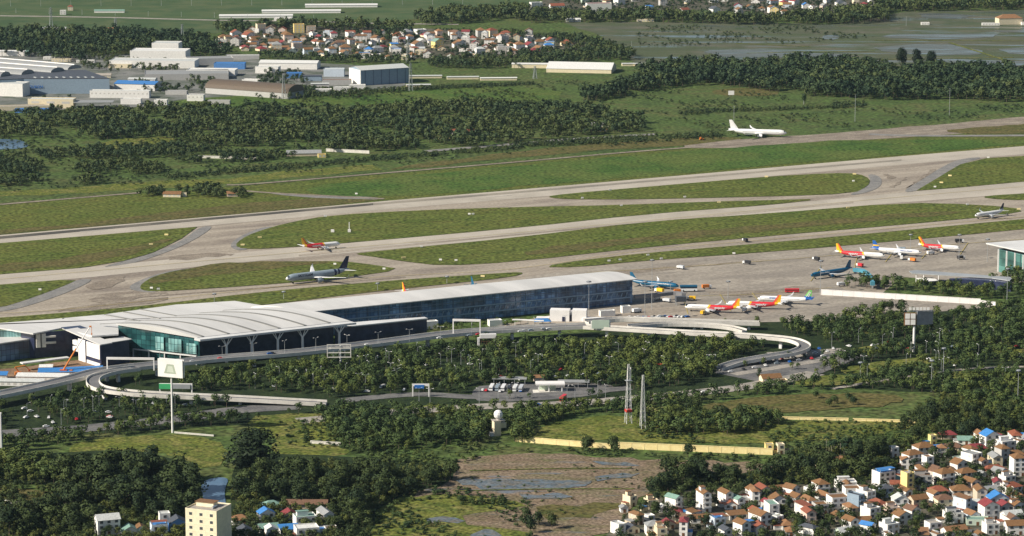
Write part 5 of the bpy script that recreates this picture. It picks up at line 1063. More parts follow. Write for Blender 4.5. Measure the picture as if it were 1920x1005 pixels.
for a in [(1007, 24, 18, 10, 5, 20, 'flat', 'pale', 'white', 'white tower-like house with dark opening left of the top village'), (1046, 22, 22, 12, 3, 15, 'gable', 'red', 'white', 'white house with red roof left of the top village'), (1124, 26, 38, 14, 5, 10, 'flat', 'maroon', 'white', 'broad white five-storey house at the left end of the top village'), (1075, 41, 22, 8, 1, 0, 'gable', 'white', 'white', 'small bright white shed in the field below the top village'), (1210, 41, 26, 6, 1, 0, 'flat', 'pale', 'cream', 'low pale shed in the field under the top village'),
          (1895, 46, 36, 18, 3, 10, 'hip', 'orange', 'cream', 'cream villa with orange roof among the paddies at the right edge'), (1858, 48, 26, 5, 1, 0, 'flat', 'pale', 'white', 'low white wall-like shed left of the cream villa'), (1935, 47, 30, 10, 1, 0, 'flat', 'red', 'white', 'low white shed with red roof right of the cream villa'), (1735, 47, 12, 6, 1, 0, 'flat', 'pale', 'white', 'tiny white pump house among the paddies'), (1360, 130, 12, 6, 1, 10, 'flat', 'bright blue', 'blue', 'small bright blue hut at the edge of the right wood'), (1395, 133, 8, 6, 1, 10, 'flat', 'white', 'white', 'small white hut in front of the flooded paddies'),
          (322, 370, 17, 8, 1, -6, 'gable', 'brown', 'cream', 'cream hut with brown roof on the airfield grass, left of two'), (436, 369, 10, 7, 1, 10, 'gable', 'orange', 'pink', 'pink hut with orange roof on the airfield grass, right of two'), (346, 369, 4, 5, 1, 0, 'flat', 'pale', 'cream', 'tiny cream hut beside the cream airfield hut'),
          (604, 296, 8, 6, 1, 10, 'flat', 'orange', 'yellow', 'small yellow-orange shed at the woodland edge'), (570, 293, 36, 10, 1, 6, 'gable', 'grey', 'tan', 'long grey-roofed shed at the woodland edge left of the orange shed'), (868, 252, 24, 9, 1, 4, 'gable', 'red', 'white', 'red-roofed house inside the broad wood'), (832, 262, 13, 5, 1, 0, 'flat', 'orange', 'yellow', 'low yellow hut in the broad wood below the red roof'), (1130, 248, 10, 7, 1, 5, 'gable', 'brown', 'yellow', 'small yellow hut under trees at the end of the broad wood'), (1124, 238, 20, 9, 1, 0, 'flat', 'grey', 'white', 'grey flat roof among the trees at the end of the broad wood'),
          (128, 62, 26, 8, 1, 0, 'gable', 'orange', 'white', 'orange-roofed house in the dark belt at upper left, left of two'), (208, 63, 12, 8, 2, 0, 'gable', 'orange', 'white', 'orange-roofed house in the dark belt at upper left, right of two'), (100, 58, 36, 8, 1, 0, 'gable', 'pale', 'cream', 'long pale shed in front of the orange-roofed house at upper left'), (118, 28, 9, 8, 2, 5, 'flat', 'pale', 'white', 'white gate house by the country road'), (132, 20, 8, 8, 2, 5, 'hip', 'red', 'cream', 'small red-roofed pavilion by the country road'), (205, 24, 46, 6, 1, 0, 'gable', 'green', 'white', 'long low green-roofed shed by the country road'), (272, 80, 9, 8, 1, 5, 'gable', 'red', 'pink', 'small pink house with red roof in the upper-left wood'), (85, 104, 20, 10, 1, 0, 'gable', 'dark', 'slate', 'dark shed behind the lettered factory'), (92, 112, 16, 6, 1, 0, 'flat', 'pale', 'white', 'tiny white shed behind the vaulted roof'), (115, 116, 26, 5, 1, 0, 'flat', 'white', 'cream', 'low cream shed right of the vaulted roof'), (160, 118, 24, 5, 1, 0, 'flat', 'pale', 'white', 'low white shed left of the stepped factory'), (190, 146, 24, 8, 1, 0, 'gable', 'concrete', 'cream', 'small cream house in trees below the stepped factory'), (1448, 717, 14, 8, 1, 15, 'gable', 'brown', 'cream', 'cream house with brown roof beside the car park'), (1470, 723, 6, 6, 1, 15, 'flat', 'brown', 'cream', 'tiny cream annex right of the car park house')]:
    house(*a[:9], 'works', '', det=1 if a[2] < 30 else 0, label=a[9], cat='house' if 'house' in a[9] or 'villa' in a[9] else 'hut' if 'hut' in a[9] else 'shed', name='house' if 'house' in a[9] or 'villa' in a[9] else 'hut' if 'hut' in a[9] else 'shed')
for i, a in enumerate([(265, 158, 34, 16, 6, -6, 'gable', 'pale', 'white', 'white workshop with pale roof between the blue shed and the white offices'), (330, 178, 26, 10, 4, -4, 'flat', 'grey', 'grey', 'low grey store among trees right of the white office'), (470, 158, 22, 10, 5, -8, 'flat', 'white', 'white', 'bright white workshop behind the left end of the barrel-roofed shed'), (585, 152, 24, 12, 6, 0, 'gable', 'dark', 'slate', 'dark workshop between the blue shed and the pale blue block'), (670, 168, 20, 8, 5, 4, 'flat', 'white', 'white', 'white annex at the left foot of the tall warehouse'), (600, 165, 22, 9, 5, 4, 'gable', 'pale', 'grey', 'grey workshop with pale roof right of the barrel-roofed shed'), (785, 164, 30, 9, 3, 6, 'gable', 'pale', 'tan', 'tan low store to the right of the tall warehouse'), (140, 150, 40, 10, 5, -4, 'flat', 'white', 'white', 'white flat annex along the top of the lettered factory wall'), (225, 128, 30, 10, 5, -5, 'flat', 'pale', 'cream', 'cream annex at the left foot of the stepped factory'), (455, 112, 44, 12, 5, 4, 'flat', 'pale', 'grey', 'grey annex at the right of the stepped factory'), (60, 212, 40, 9, 4, 0, 'flat', 'blue', 'blue', 'low blue-fronted store at the lower left of the factories'), (410, 196, 26, 8, 4, -4, 'flat', 'grey', 'grey', 'grey carport beside the barrel-roofed shed front')]):
    hall_(*a[:9], label=a[9], cat='workshop', name='workshop')
mass_far_houses(292)
label_houses()
# ---------------------------------------------------------------- airport furniture, masts, signs, vehicles
m_red = mat('red_paint', (.5, .05, .04), rough=.5); m_or = mat('orange_paint', (.7, .22, .04), rough=.5); m_lred = mat('signal_orange', (.62, .14, .05), rough=.5)
def billboard(label, u, v, ztop, w, h, rz, pole_x=0, facem=None, back=False):
    p = G(u, v); r = thing('billboard', label, 'billboard', p, rz)
    mb = MB(); mb.tube((pole_x, 1.2, 0), (pole_x, 1.2, ztop - h), .75, m_white, .6, 10); mb.tube((pole_x, 1.2, ztop - h), (pole_x, 1.2, ztop - 1), .5, m_white, .4, 8); mb.build('pole', r)
    mb = MB()
    if back:
        for x in (-w / 2, w / 2): mb.box((x, 0, ztop - h), (.6, .6, h), m_cwhite)
        for z in (ztop - h, ztop - h * .66, ztop - h * .33, ztop - .6): mb.box((0, 0, z), (w - .62, .5, .55), m_cwhite)
        for x in (-w * .25, 0, w * .25): mb.box((x, .3, ztop - h + .5), (.3, .3, h - 1), m_steel)
        mb.box((0, 1.5, ztop - h * .3), (w * .9, .3, .8), m_cwhite)
    else: mb.box((0, 0, ztop - h), (w, .8, h), m_white); mb.box((0, 2.2, ztop - h), (w, .8, h), m_white); mb.box((0, 1.1, ztop - h + .3), (w * .9, 1.3, h - .6), m_steel)
    mb.build('panel' if not back else 'frame', r); return r
r = billboard('white billboard with a grey-green trapezoid emblem on a tall white mast', 322, 812, 49, 18, 11.8, -.38)
mb = MB(); g1 = mat('emblem_green', (.42, .48, .38), rough=.6); z0 = 49 - 11.8
mb.add([(-4.5, -.42, z0 + 2.4), (4.4, -.42, z0 + 2.4), (2.6, -.42, z0 + 8.6), (-2.4, -.42, z0 + 8.6)], [(0, 1, 2, 3)], g1); mb.add([(-2.6, -.44, z0 + 3.3), (2.6, -.44, z0 + 3.3), (1.6, -.44, z0 + 7.4), (-1.5, -.44, z0 + 7.4)], [(0, 1, 2, 3)], mat('emblem_pale', (.6, .65, .55), rough=.6)); mb.build('emblem', r, recalc=False)
billboard('open steel billboard frame seen from behind among the grove', 636, 700, 21, 16.5, 9.6, .04, 1.0, back=True)
r = billboard('narrow white billboard cut by the left edge of the picture', -8, 850, 26, 8, 23, 0)
r = thing('advertising_tower', 'billboard tower with white four-pane sign and grey lattice panel on white column', 'billboard', G(1713, 660), 0)
mb = MB(); mb.tube((0, 0, 0), (0, 0, 20), 1.0, m_white, .9, 10); mb.build('column', r)
mb = MB(); mb.box((-3.2, -1, 20), (9, 1, 9.5), ROOF['brown']); mb.build('sign_board', r)
for x in (-5.2, -1.2):
    for z in (20.7, 25.2):
        mb = MB(); mb.box((x, -1.7, z), (3.4, .3, 3.8), m_white); mb.build('sign_pane', r)
mb = MB(); mb.box((8, 2.5, 20), (13, .8, 10.5), mat('weathered_panel', (.33, .33, .36), (.25, .25, .27), scale=.3), .35); mb.build('back_panel', r)
mb = MB()
for i in range(6): mb.box((-3 + i * 2.6, 1, 31), (1.9, .5, 2.0), m_white)
mb.box((4, 1.4, 30), (18, .4, .6), m_steel); mb.build('rooftop_letters', r)
def gantry(label, u, v, w, h, rz, z0=0, sign=None):
    r = thing('sign_gantry', label, 'gantry', G(u, v, z0), rz)
    for x in (-w / 2, w / 2): mb = MB(); mb.box((x, 0, 0), (.8, .8, h), m_white); mb.build('post', r)
    mb = MB(); mb.box((0, 0, h), (w + .8, .9, 1.6), m_white); mb.build('beam', r)
    if sign:
        for (x, ww, hh, mm) in sign: mb = MB(); mb.box((x, -.7, h - hh * .6), (ww, .4, hh), mm); mb.build('sign_panel', r)
    return r
gantry('white portal gantry over the elevated road left of the scaffold', 875, 626, 20, 9.5, .35 * 0 - .1, 8)
gantry('long white gantry beam over the elevated road below the stair block', 245, 694, 33, 7.5, -.06, 8)
gantry('gantry with large green sign panel over the hairpin ramp', 1126, 616, 14, 4, 0, 8, [(0, 13, 6.5, mat('sign_frame_green', (.5, .6, .5), rough=.6))])
gantry('gantry with bright blue sign over the road in front of the grove', 789, 744, 11, 7.5, 0, 0, [(-1, 6.5, 2.4, m_dblue)])
gantry('small gantry with blue sign beside the car park', 1333, 684, 6, 6, .1, 0, [(-1.6, 3, 1.8, m_dblue)])
gantry('green and grey road sign gantry below the white billboard', 330, 742, 22, 7, -.05, 0, [(-7, 9, 3.6, mat('sign_green', (.08, .5, .2), rough=.5)), (4, 12, 3.2, m_steel)])
# scaffold and white blocks under the elevated road
r = thing('scaffold_structure', 'unfinished white concrete frame beside the elevated road', 'structure', G(915, 655), .1)
for x, hh in ((-7, 9), (5, 9), (9, 8)): mb = MB(); mb.box((x, 0, 0), (1.6, 1.6, hh), m_white); mb.build('post', r)
mb = MB(); mb.box((0, 0, 8.6), (12, 3, 3), m_white); mb.box((1, 0, 0), (20, 1.2, .8), m_cwhite); mb.build('beam', r)
mb = MB()
for i in range(5):
    mb.box((-5 + i * 2, -.8, 0), (.15, .15, 8), ROOF['brown'])
for z in (2, 4, 6): mb.box((-1, -.8, z), (9, .15, .15), ROOF['brown'])
mb.build('scaffold', r)
r = thing('pavilion', 'white entrance pavilion with dark openings in front of the pier end', 'building', G(1066, 604), -.12)
for (x, w_, h_, y) in ((-7, 15, 9, 0), (8, 11, 9, 1), (0, 5, 7, 3)): mb = MB(); mb.box((x, y + 5, 0), (w_, 9, h_), m_white); mb.build('wing', r)
mb = MB(); mb.box((-4, .3, 0), (2, .5, 4), m_dark); mb.box((1.4, 2.4, 0), (2, .3, 5), m_dark); mb.box((20, 3, 0), (18, 5, 3.5), m_white); mb.box((-20, 3, 0), (10, 5, 3), m_white); mb.build('annex', r)
r = thing('shelter', 'bright blue tarpaulin shelter in front of the pier', 'shelter', G(1018, 611), .1); mb = MB(); mb.box((0, 3, 3.4), (13, 8, 1.4), ROOF['bright blue'], 0, .7); mb.build('roof', r); mb = MB()
for x in (-6, 0, 6):
    for y in (0, 6): mb = MB(); mb.box((x, y, 0), (.3, .3, 3.4), m_steel); mb.build('post', r)
r = thing('curved_canopy', 'thin white curved canopy left of the blue shelter', 'canopy', G(990, 612), 0); mb = MB(); rr = []
for i in range(14):
    t = i / 13; x = -12 + 24 * t; y = -4 * math.sin(t * 1.6) ** 3; rr.append([(x, y - 1.5, 5), (x, y + 1.5, 5), (x, y + 1.5, 5.5), (x, y - 1.5, 5.5)])
mb.loft(rr, m_white); mb.build('roof', r); mb = MB()
for x in (-10, 0, 9): mb = MB(); mb.box((x, 0, 0), (.4, .4, 5), m_white); mb.build('post', r)
# petrol station
r = thing('petrol_station', 'small petrol station with white flat canopy beside the main road', 'petrol station', G(1032, 736), .03)
mb = MB(); mb.box((0, 5, 5), (20, 9, 1.1), m_white); mb.build('canopy', r); mb = MB()
for x in (-8, -1, 8): mb = MB(); mb.box((x, 2, 0), (.8, .8, 5), m_white); mb.build('column', r)
mb = MB(); mb.box((-2, 9.7, 0), (12, 4, 4), WALL['pale green']); mb.build('shop', r); mb = MB(); mb.box((0, 3, .05), (24, 10, .2), m_cwhite); mb.build('forecourt', r)
for (u, v, w_, lab, rc) in ((955, 722, 24, 'long grey-roofed bus shelter left of the petrol station', 'grey'), (1075, 728, 22, 'grey-roofed carport right of the petrol station', 'grey')):
    r = thing('carport', lab, 'shelter', G(u, v), -.05); mb = MB(); mb.box((0, 4, 4), (w_, 8, .4), ROOF[rc]); mb.build('roof', r); mb = MB()
    for i in range(4): mb = MB(); mb.box((-w_ * .45 + i * w_ * .3, .4, 0), (.3, .3, 4), m_steel); mb.build('post', r)
house(1013, 716, 8, 5, 1, 10, 'gable', 'orange', 'pink', 'works', '', det=1, label='small orange-roofed kiosk behind the petrol station', cat='kiosk', name='kiosk')
# lattice masts
def lattice(label, u, v, h, w0, w1, m, name='lattice_mast', cat='mast', arms=0, red=True, leg=.26):
    r = thing(name, label, cat, G(u, v), rad(20)); mb = MB(); n = max(5, int(h / 4)); L_ = lambda k: (w0 + (w1 - w0) * k / n) / 2
    for sx, sy in ((-1, -1), (1, -1), (1, 1), (-1, 1)): mb.tube((sx * w0 / 2, sy * w0 / 2, 0), (sx * w1 / 2, sy * w1 / 2, h), leg, m, leg * .7, 5)
    mb.build('legs', r); mb = MB()
    for k in range(n):
        z0, z1 = h * k / n, h * (k + 1) / n; a, b = L_(k), L_(k + 1)
        for (p, q) in ((((-a, -a), (b, -b))), (((a, -a), (-b, -b))), (((a, -a), (b, b))), (((-a, -a), (-b, b))), (((-a, a), (b, b)))): mb.tube((*p, z0), (*q, z1), leg * .45, m, n=4)
        for (p, q) in (((-b, -b), (b, -b)), ((b, -b), (b, b)), ((-b, -b), (-b, b))): mb.tube((*p, z1), (*q, z1), leg * .4, m, n=4)
    mb.build('bracing', r)
    if red: mb = MB(); mb.box((0, 0, h * .2), (L_(n * .2) * 2 + .6, L_(n * .2) * 2 + .6, 1.6), m_red); mb.build('red_band', r); mb = MB(); mb.box((0, 0, h * .72), (w1 + 3, w1 + 3, .4), m_steel); mb.build('platform', r)
    for k in range(arms): mb = MB(); mb.box((0, 0, h * (.72 + .11 * k)), (w0 * (1.5 - .3 * k), .5, .5), m); mb.build('cross_arm', r)
    if arms == 0 and red: mb = MB(); [mb.tube((s * 1.1, -1, h * .75), (s * 1.1, -1, h * .95), .28, m_white) for s in (-1, 1)]; mb.build('antenna', r)
m_mast = mat('white_mast_paint', (.7, .7, .69), rough=.5); m_gal = mat('dull_steel', (.34, .37, .37), rough=.6)
lattice('left of two tall white lattice masts with red band above the yellow wall', 1178, 794, 40, 3.8, 1.0, m_mast, leg=.2)
lattice('right of two tall white lattice masts, slightly shorter and nearer', 1205, 804, 36, 3.0, .9, m_mast, leg=.2, red=False)
for (u, v, h_, lab) in ((770, 171, 34, 'steel power pylon right of the tall blue-grey warehouse'), (532, 186, 30, 'steel power pylon in front of the barrel-roofed shed'), (342, 80, 26, 'steel power pylon in the dark belt at upper left'), (96, 55, 32, 'steel power pylon on the rice field at upper left'), (217, 60, 20, 'small steel pylon on the edge of the rice field'), (765, 118, 28, 'steel pylon standing in the middle village'), (1003, 148, 16, 'short steel pylon left of the cream hall')):
    lattice(lab, u, v, h_, 4.4, 1.2, m_gal, 'power_pylon', 'pylon', 3, False)
# poles
PM = {}
def lamp(kind, label, u, v, h, group, z0=0.0, name='street_lamp', cat='street lamp', rz=None):
    k = (kind, h)
    if k not in PM:
        out = []; mb = MB(); r0 = {'mast': .24, 'street': .16, 'pole': .26, 'twin': .17}[kind]; mb.tube((0, 0, 0), (0, 0, h), r0, m_steel, r0 * .55, 7); out.append(('pole', mb.mesh('pole')))
        mb = MB()
        if kind == 'mast': mb.tube((0, 0, h), (0, 0, h + .5), 1.5, m_steel, n=10); [mb.box((1.5 * math.cos(a), 1.5 * math.sin(a), h - .5), (.8, .8, .5), m_dark) for a in [i * 1.047 for i in range(6)]]
        elif kind in ('street', 'twin'):
            for s in ((1, -1) if kind == 'twin' else (1,)): mb.tube((0, 0, h - .1), (s * 1.8, 0, h + .5), .09, m_steel, n=5); mb.box((s * 2.1, 0, h + .42), (1.0, .4, .2), m_white)
        else: mb.box((0, 0, h - .5), (1.6, .3, .25), m_gal)
        out.append(('lamp_head' if kind != 'pole' else 'cross_arm', mb.mesh('lamp_head'))); PM[k] = out
    r = thing(name, label, cat, G(u, v, z0), rnd.uniform(0, 3) if rz is None else rz, group)
    for n_, me in PM[k]: link(n_, me, r)
for (u, v, h_, lab) in ((1104, 592, 27, 'tall floodlight mast in front of the pier facade'), (1222, 582, 40, 'tallest floodlight mast at the right end of the pier'), (1209, 600, 30, 'floodlight mast beside the apron ramp'), (1538, 549, 26, 'floodlight mast at the left end of the white barrier wall'), (1888, 562, 25, 'floodlight mast in the trees under the right walkway'), (1851, 492, 20, 'floodlight mast left of the white terminal corner'), (1798, 488, 22, 'floodlight mast behind the upper apron row'), (1257, 560, 14, 'short floodlight mast near the teal airliner'), (1365, 560, 14, 'floodlight mast behind the red and white airliners'), (1707, 470, 14, 'slim floodlight mast by the grass strip'), (402, 572, 9, 'slim mast rising behind the hall roof'), (1746, 735, 22, 'slim pale mast in the right wood'), (1768, 722, 26, 'tall slim mast at the clearing in the right wood'), (1613, 706, 10, 'lamp mast beside the right wood path'), (1908, 760, 24, 'lamp mast near the right edge of the wood')):
    lamp('mast', lab, u, v, h_, None, name='floodlight_mast', cat='mast')
for (u, v, h_, lab) in ((1603, 228, 31, 'tall pale pole standing on the grass left of the right wood'), (1780, 216, 31, 'tall pale pole in front of the right wood'), (1376, 232, 20, 'tall thin pole behind the tail of the white wide-body airliner'), (1699, 49, 14, 'pale pole among the flooded paddies'), (1184, 94, 12, 'pale pole at the left end of the paddies'), (1507, 196, 12, 'pole beside the lone slender tree')):
    lamp('pole', lab, u, v, h_, None, name='utility_pole', cat='pole')
for i in range(16): lamp('pole', 'one of the pale poles in the line across the far rice field', 20 + i * 56.5, 12 - i * .25, 9, 'poles across the rice field', name='utility_pole', cat='pole')
for i in range(11): lamp('pole', 'one of the pale poles along the country road', 30 + i * 62, 25 + i * 1.4, 8, 'poles along the country road', name='utility_pole', cat='pole')
r_ = random.Random(5)
for pl_, n, lab, g in (([(430, 730), (640, 690), (860, 660), (1060, 660), (1300, 665), (1300, 700), (1000, 705), (640, 735)], 46, 'slender street lamp rising from the planted grove in front of the terminal', 'street lamps in the grove'), ([(1540, 640), (1900, 640), (1900, 720), (1600, 715)], 26, 'slender street lamp rising from the right wood', 'street lamps in the right wood'), ([(0, 770), (300, 760), (420, 765), (100, 800)], 14, 'street lamp along the dark road at the left', 'street lamps at the left'), ([(780, 745), (1180, 738), (1180, 752), (780, 762)], 10, 'street lamp along the road by the petrol station', 'street lamps by the petrol station')):
    for k in range(n):
        while True:
            u, v = r_.uniform(min(p[0] for p in pl_), max(p[0] for p in pl_)), r_.uniform(min(p[1] for p in pl_), max(p[1] for p in pl_))
            if inside(np.array([u]), np.array([v]), pl_)[0]: break
        lamp('street' if k % 3 else 'twin', lab, u, v, 10.5, g)
for k in range(14): 
    t = k / 13; u = 300 + t * 760; v = 684 - t * 70; lamp('twin', 'twin-arm street lamp standing on the elevated road', u, v, 9, 'street lamps on the elevated road', 8.0)
for (u, v) in ((532, 561), (708, 545), (838, 532)): lamp('mast', 'slim apron light standing on the grass strip behind the pier roof', u, v, 6, 'apron lights behind the pier', name='floodlight_mast', cat='mast')
# airfield signs and markers
sg = []
for k, mm in (('white', m_white), ('yellow', m_yel)):
    a = MB(); a.box((0, 0, .5), (3.4 if k == 'yellow' else 2.4, .5, 1.3), mm); b = MB(); b.box((-.8, 0, 0), (.2, .2, .5), m_steel); b.box((.8, 0, 0), (.2, .2, .5), m_steel); sg.append((a.mesh('panel'), b.mesh('legs')))
for i, (u, v, c) in enumerate([(283, 460, 1), (312, 442, 1), (75, 545, 0), (284, 542, 0), (297, 544, 0), (455, 461, 1), (487, 447, 1), (623, 434, 0), (880, 403, 0), (887, 403, 0), (1144, 358, 0), (1092, 373, 0), (1284, 371, 0), (1165, 387, 0), (1348, 381, 1), (1437, 333, 1), (1600, 341, 0), (1602, 328, 1), (1781, 331, 1), (1765, 344, 1), (1753, 352, 0), (1853, 297, 0), (1142, 491, 0), (1163, 489, 0), (1376, 477, 0), (1590, 391, 1), (1240, 487, 0), (757, 485, 1), (855, 490, 0), (826, 489, 0), (668, 365, 0), (905, 520, 1), (720, 506, 0), (790, 464, 0), (1215, 480, 0), (1814, 385, 0), (1910, 394, 1), (610, 407, 0), (52, 337, 0), (628, 497, 0)]):
    r = thing('airfield_sign', ('small white marker board on the airfield grass', 'small yellow guidance sign on the airfield grass')[c], 'airfield sign', G(u, v, .4), rnd.uniform(-.3, .3), ('white airfield marker boards', 'yellow airfield signs')[c]); link('panel', sg[c][0], r); link('legs', sg[c][1], r)
r = thing('weather_mast', 'white instrument mast with two small boxes on the grass island', 'mast', G(655, 435, .4)); mb = MB(); mb.tube((0, 0, 0), (0, 0, 9), .35, m_white); mb.build('pole', r); mb = MB(); mb.box((0, 0, 0), (2.6, 1.6, 2.4), m_white); mb.box((-15, 0, 0), (3, 2, 2), m_white); mb.build('boxes', r)
r = thing('signboard', 'white board on a short post in the far field above the airliner', 'sign', G(1371, 181), 0); mb = MB(); mb.box((0, 0, 2), (7, .6, 5), m_white); mb.build('panel', r); 
for x in (-2, 2): mb = MB(); mb.box((x, .6, 0), (.4, .4, 4), m_gal); mb.build('post', r)
r = thing('tractor', 'orange-yellow tractor on the grass left of the white wide-body airliner', 'vehicle', G(1316, 263), .3); mb = MB(); mb.box((0, 0, .8), (5, 2.2, 1.2), m_or); mb.box((-1.2, 0, 2.0), (1.8, 2, 1.5), m_or); mb.build('body', r)
for x, rr in ((-1.4, .95), (1.7, .65)):
    for y in (-1.2, 1.2): mb = MB(); mb.tube((x, y - .2, rr), (x, y + .2, rr), rr, p_tyre, n=10); mb.build('wheel', r)
# water tower
keep_out([(905, 812), (955, 806), (962, 836), (900, 838)])
r = thing('water_tower', 'cream tower topped by a round white tank among trees above the yellow wall', 'tower', G(931, 816), .35)
mb = MB(); mb.box((0, 0, 0), (4.6, 4.6, 9.5), WALL['cream']); mb.build('shaft', r); mb = MB(); mb.box((4.6, 1.5, 4.6), (4, 4, 3.2), WALL['cream']); mb.box((-3.4, -.6, 0), (3, 3, 2.4), WALL['white']); mb.build('wing', r); mb = MB(); mb.box((1.5, .8, 9.52), (8, 6, .5), ROOF['concrete']); mb.build('roof', r)
mb = MB(); mb.loft([[(1.5 + a * math.cos(t), .8 + a * math.sin(t), z) for t in [i * .5236 for i in range(12)]] for a, z in ((1.0, 10.03), (1.3, 10.6), (2.7, 12), (3.0, 13.6), (2.6, 15.2), (1.5, 16.2), (.3, 16.5))], m_white); mb.build('tank', r)
# construction site
r = thing('mobile_crane', 'mobile crane with long orange and white boom beside the stair block', 'crane', G(122, 704), 0)
mb = MB(); mb.box((0, 0, .9), (11, 3, 1.6), m_or); mb.box((-1, 0, 2.5), (5, 2.8, 1.8), m_lred); mb.box((4.4, -.4, 2.5), (2, 2, 1.6), m_or); mb.build('body', r)
for x in (-4, -2, 2.5, 4.5): 
    for y in (-1.4, 1.4): mb = MB(); mb.tube((x, y - .3, .75), (x, y + .3, .75), .75, p_tyre, n=10); mb.build('wheel', r)
mb = MB(); mb.tube((-1, 0, 4), (8, 2, 19), .7, m_or, .6); mb.build('boom_base', r); mb = MB(); mb.tube((8, 2, 19), (18, 4, 34.5), .5, m_white, .35); mb.build('boom_tip', r); mb = MB(); mb.box((18.2, 4, 34), (1.6, .8, 1), m_or); mb.tube((19, 4, 34), (19, 4, 29.5), .18, m_or); mb.box((19, 4, 28.5), (.8, .8, 1.2), m_or); mb.build('hook', r)
r = thing('excavator', 'orange excavator with bent arm on the bare construction ground', 'excavator', G(34, 705), .3); mb = MB(); mb.box((0, 0, .8), (4.5, 3, 2.2), m_or); mb.build('cab', r); mb = MB(); mb.box((0, -1.3, 0), (5, .8, .8), p_tyre); mb.box((0, 1.3, 0), (5, .8, .8), p_tyre); mb.build('tracks', r)
mb = MB(); mb.tube((1, 0, 2.4), (-2, 0, 6.5), .5, m_or); mb.tube((-2, 0, 6.5), (5, 0, 7.2), .45, m_or); mb.tube((5, 0, 7.2), (8, 0, 4), .35, m_or); mb.build('arm', r); mb = MB(); mb.box((8, 0, 3), (1.4, 1.4, 1.3), m_lred); mb.build('bucket', r)
for (u, v, w_, d_, rz, mm, lab) in ((120, 706, 36, 9, 5, 'bright blue', 'long blue-roofed site shed beside the crane'), (160, 703, 26, 8, 14, 'bright blue', 'blue-roofed site shed right of the crane'), (78, 715, 36, 7, -4, 'white', 'row of white site cabins along the elevated road'), (-4, 712, 12, 7, 0, 'bright blue', 'blue site shed at the left edge'), (86, 697, 9, 4, 3, 'white', 'single white site cabin on bare ground'), (22, 724, 44, 5, -4, 'pale', 'long pale site shed at the left below the cabins')):
    house(u, v, w_, d_, 1, rz, 'shed', mm, 'white', 'works', '', det=1, fh=3, label=lab, cat='site shed', name='site_shed')
# ground vehicles
def vmesh(kind, col):
    k = ('v', kind, col)
    if k in SH: return SH[k]
    m = {'white': p_white, 'red': p_red, 'grey': p_grey, 'dark': p_dark, 'blue': p_blue, 'orange': m_or, 'silver': p_silver, 'teal': p_teal, 'yellow': p_yel}[col]; b, g, wh = MB(), MB(), MB()
    if kind == 'car':
        rr = [[(x, -.88 * s, z0), (x, .88 * s, z0), (x, .88 * s, z1), (x, -.88 * s, z1)] for x, s, z0, z1 in ((-2.2, .85, .45, .9), (-1.9, 1, .3, 1.0), (1.2, 1, .3, .98), (2.15, .85, .45, .72))]; b.loft(rr, m)
        b.loft([[(x, -s, .97), (x, s, .97), (x * .75, s * .85, 1.45), (x * .75, -s * .85, 1.45)] for x, s in ((-1.5, .78), (.9, .78))], m); g.box((-.3, 0, 1.02), (2.25, 1.6, .34), p_glass, 0, .88); W, xs, R_ = .8, (-1.35, 1.35), .34
    elif kind == 'bus':
        b.box((0, 0, .4), (11.5, 2.5, 1.2), m if col != 'teal' else p_white); b.box((0, 0, 2.3), (11.5, 2.5, .8), m); g.box((0, 0, 1.6), (11.4, 2.46, .7), p_glass); W, xs, R_ = 1.15, (-3.6, 3.9), .5
    else:
        b.box((-1, 0, .9), (5.2, 2.3, 2.2), m); b.box((2.6, 0, .6), (1.8, 2.2, 1.9), p_white if col != 'white' else p_grey); g.box((3.3, 0, 1.5), (.5, 2.0, .7), p_glass); W, xs, R_ = 1.05, (-2.4, 2.4), .5
    for x in xs:
        for y in (-W, W): wh.tube((x, y - .12, R_), (x, y + .12, R_), R_, p_tyre, n=8)
    SH[k] = (b.mesh('body'), g.mesh('windows'), wh.mesh('wheels')); return SH[k]
def vehicle(kind, col, u, v, rz, label, group, z0=.45):
    r = thing({'car': 'car', 'bus': 'bus', 'truck': 'service_truck'}[kind], label, {'car': 'car', 'bus': 'bus', 'truck': 'truck'}[kind], G(u, v, z0), rz, group)
    for n_, me in zip(('body', 'windows', 'wheels'), vmesh(kind, col)): link(n_, me, r)
    return r
vehicle('bus', 'teal', 1291, 546, .05, 'airport bus with dark teal top and white lower body beside the teal airliner', None).scale = (1.2, 1.4, 1.6)
vehicle('truck', 'orange', 1325, 541, .3, 'orange and white box truck behind the airport bus', None).scale = (1.1,) * 3
vehicle('bus', 'red', 1485, 548, .03, 'long orange-red trolley train parked on the apron by the green-tailed airliner', None)
vehicle('truck', 'yellow', 1236, 548, 2.4, 'large yellow loader under the teal airliner', None).scale = (1.15,) * 3
vehicle('truck', 'orange', 1272, 549, .2, 'orange loader under the nose of the teal airliner', None)
vehicle('truck', 'dark', 1799, 455, .1, 'dark truck with white cab behind the upper apron row', None).scale = (1.1,) * 3
vehicle('truck', 'white', 1194, 586, .6, 'white box truck at the end of the pier', None).scale = (1.1,) * 3
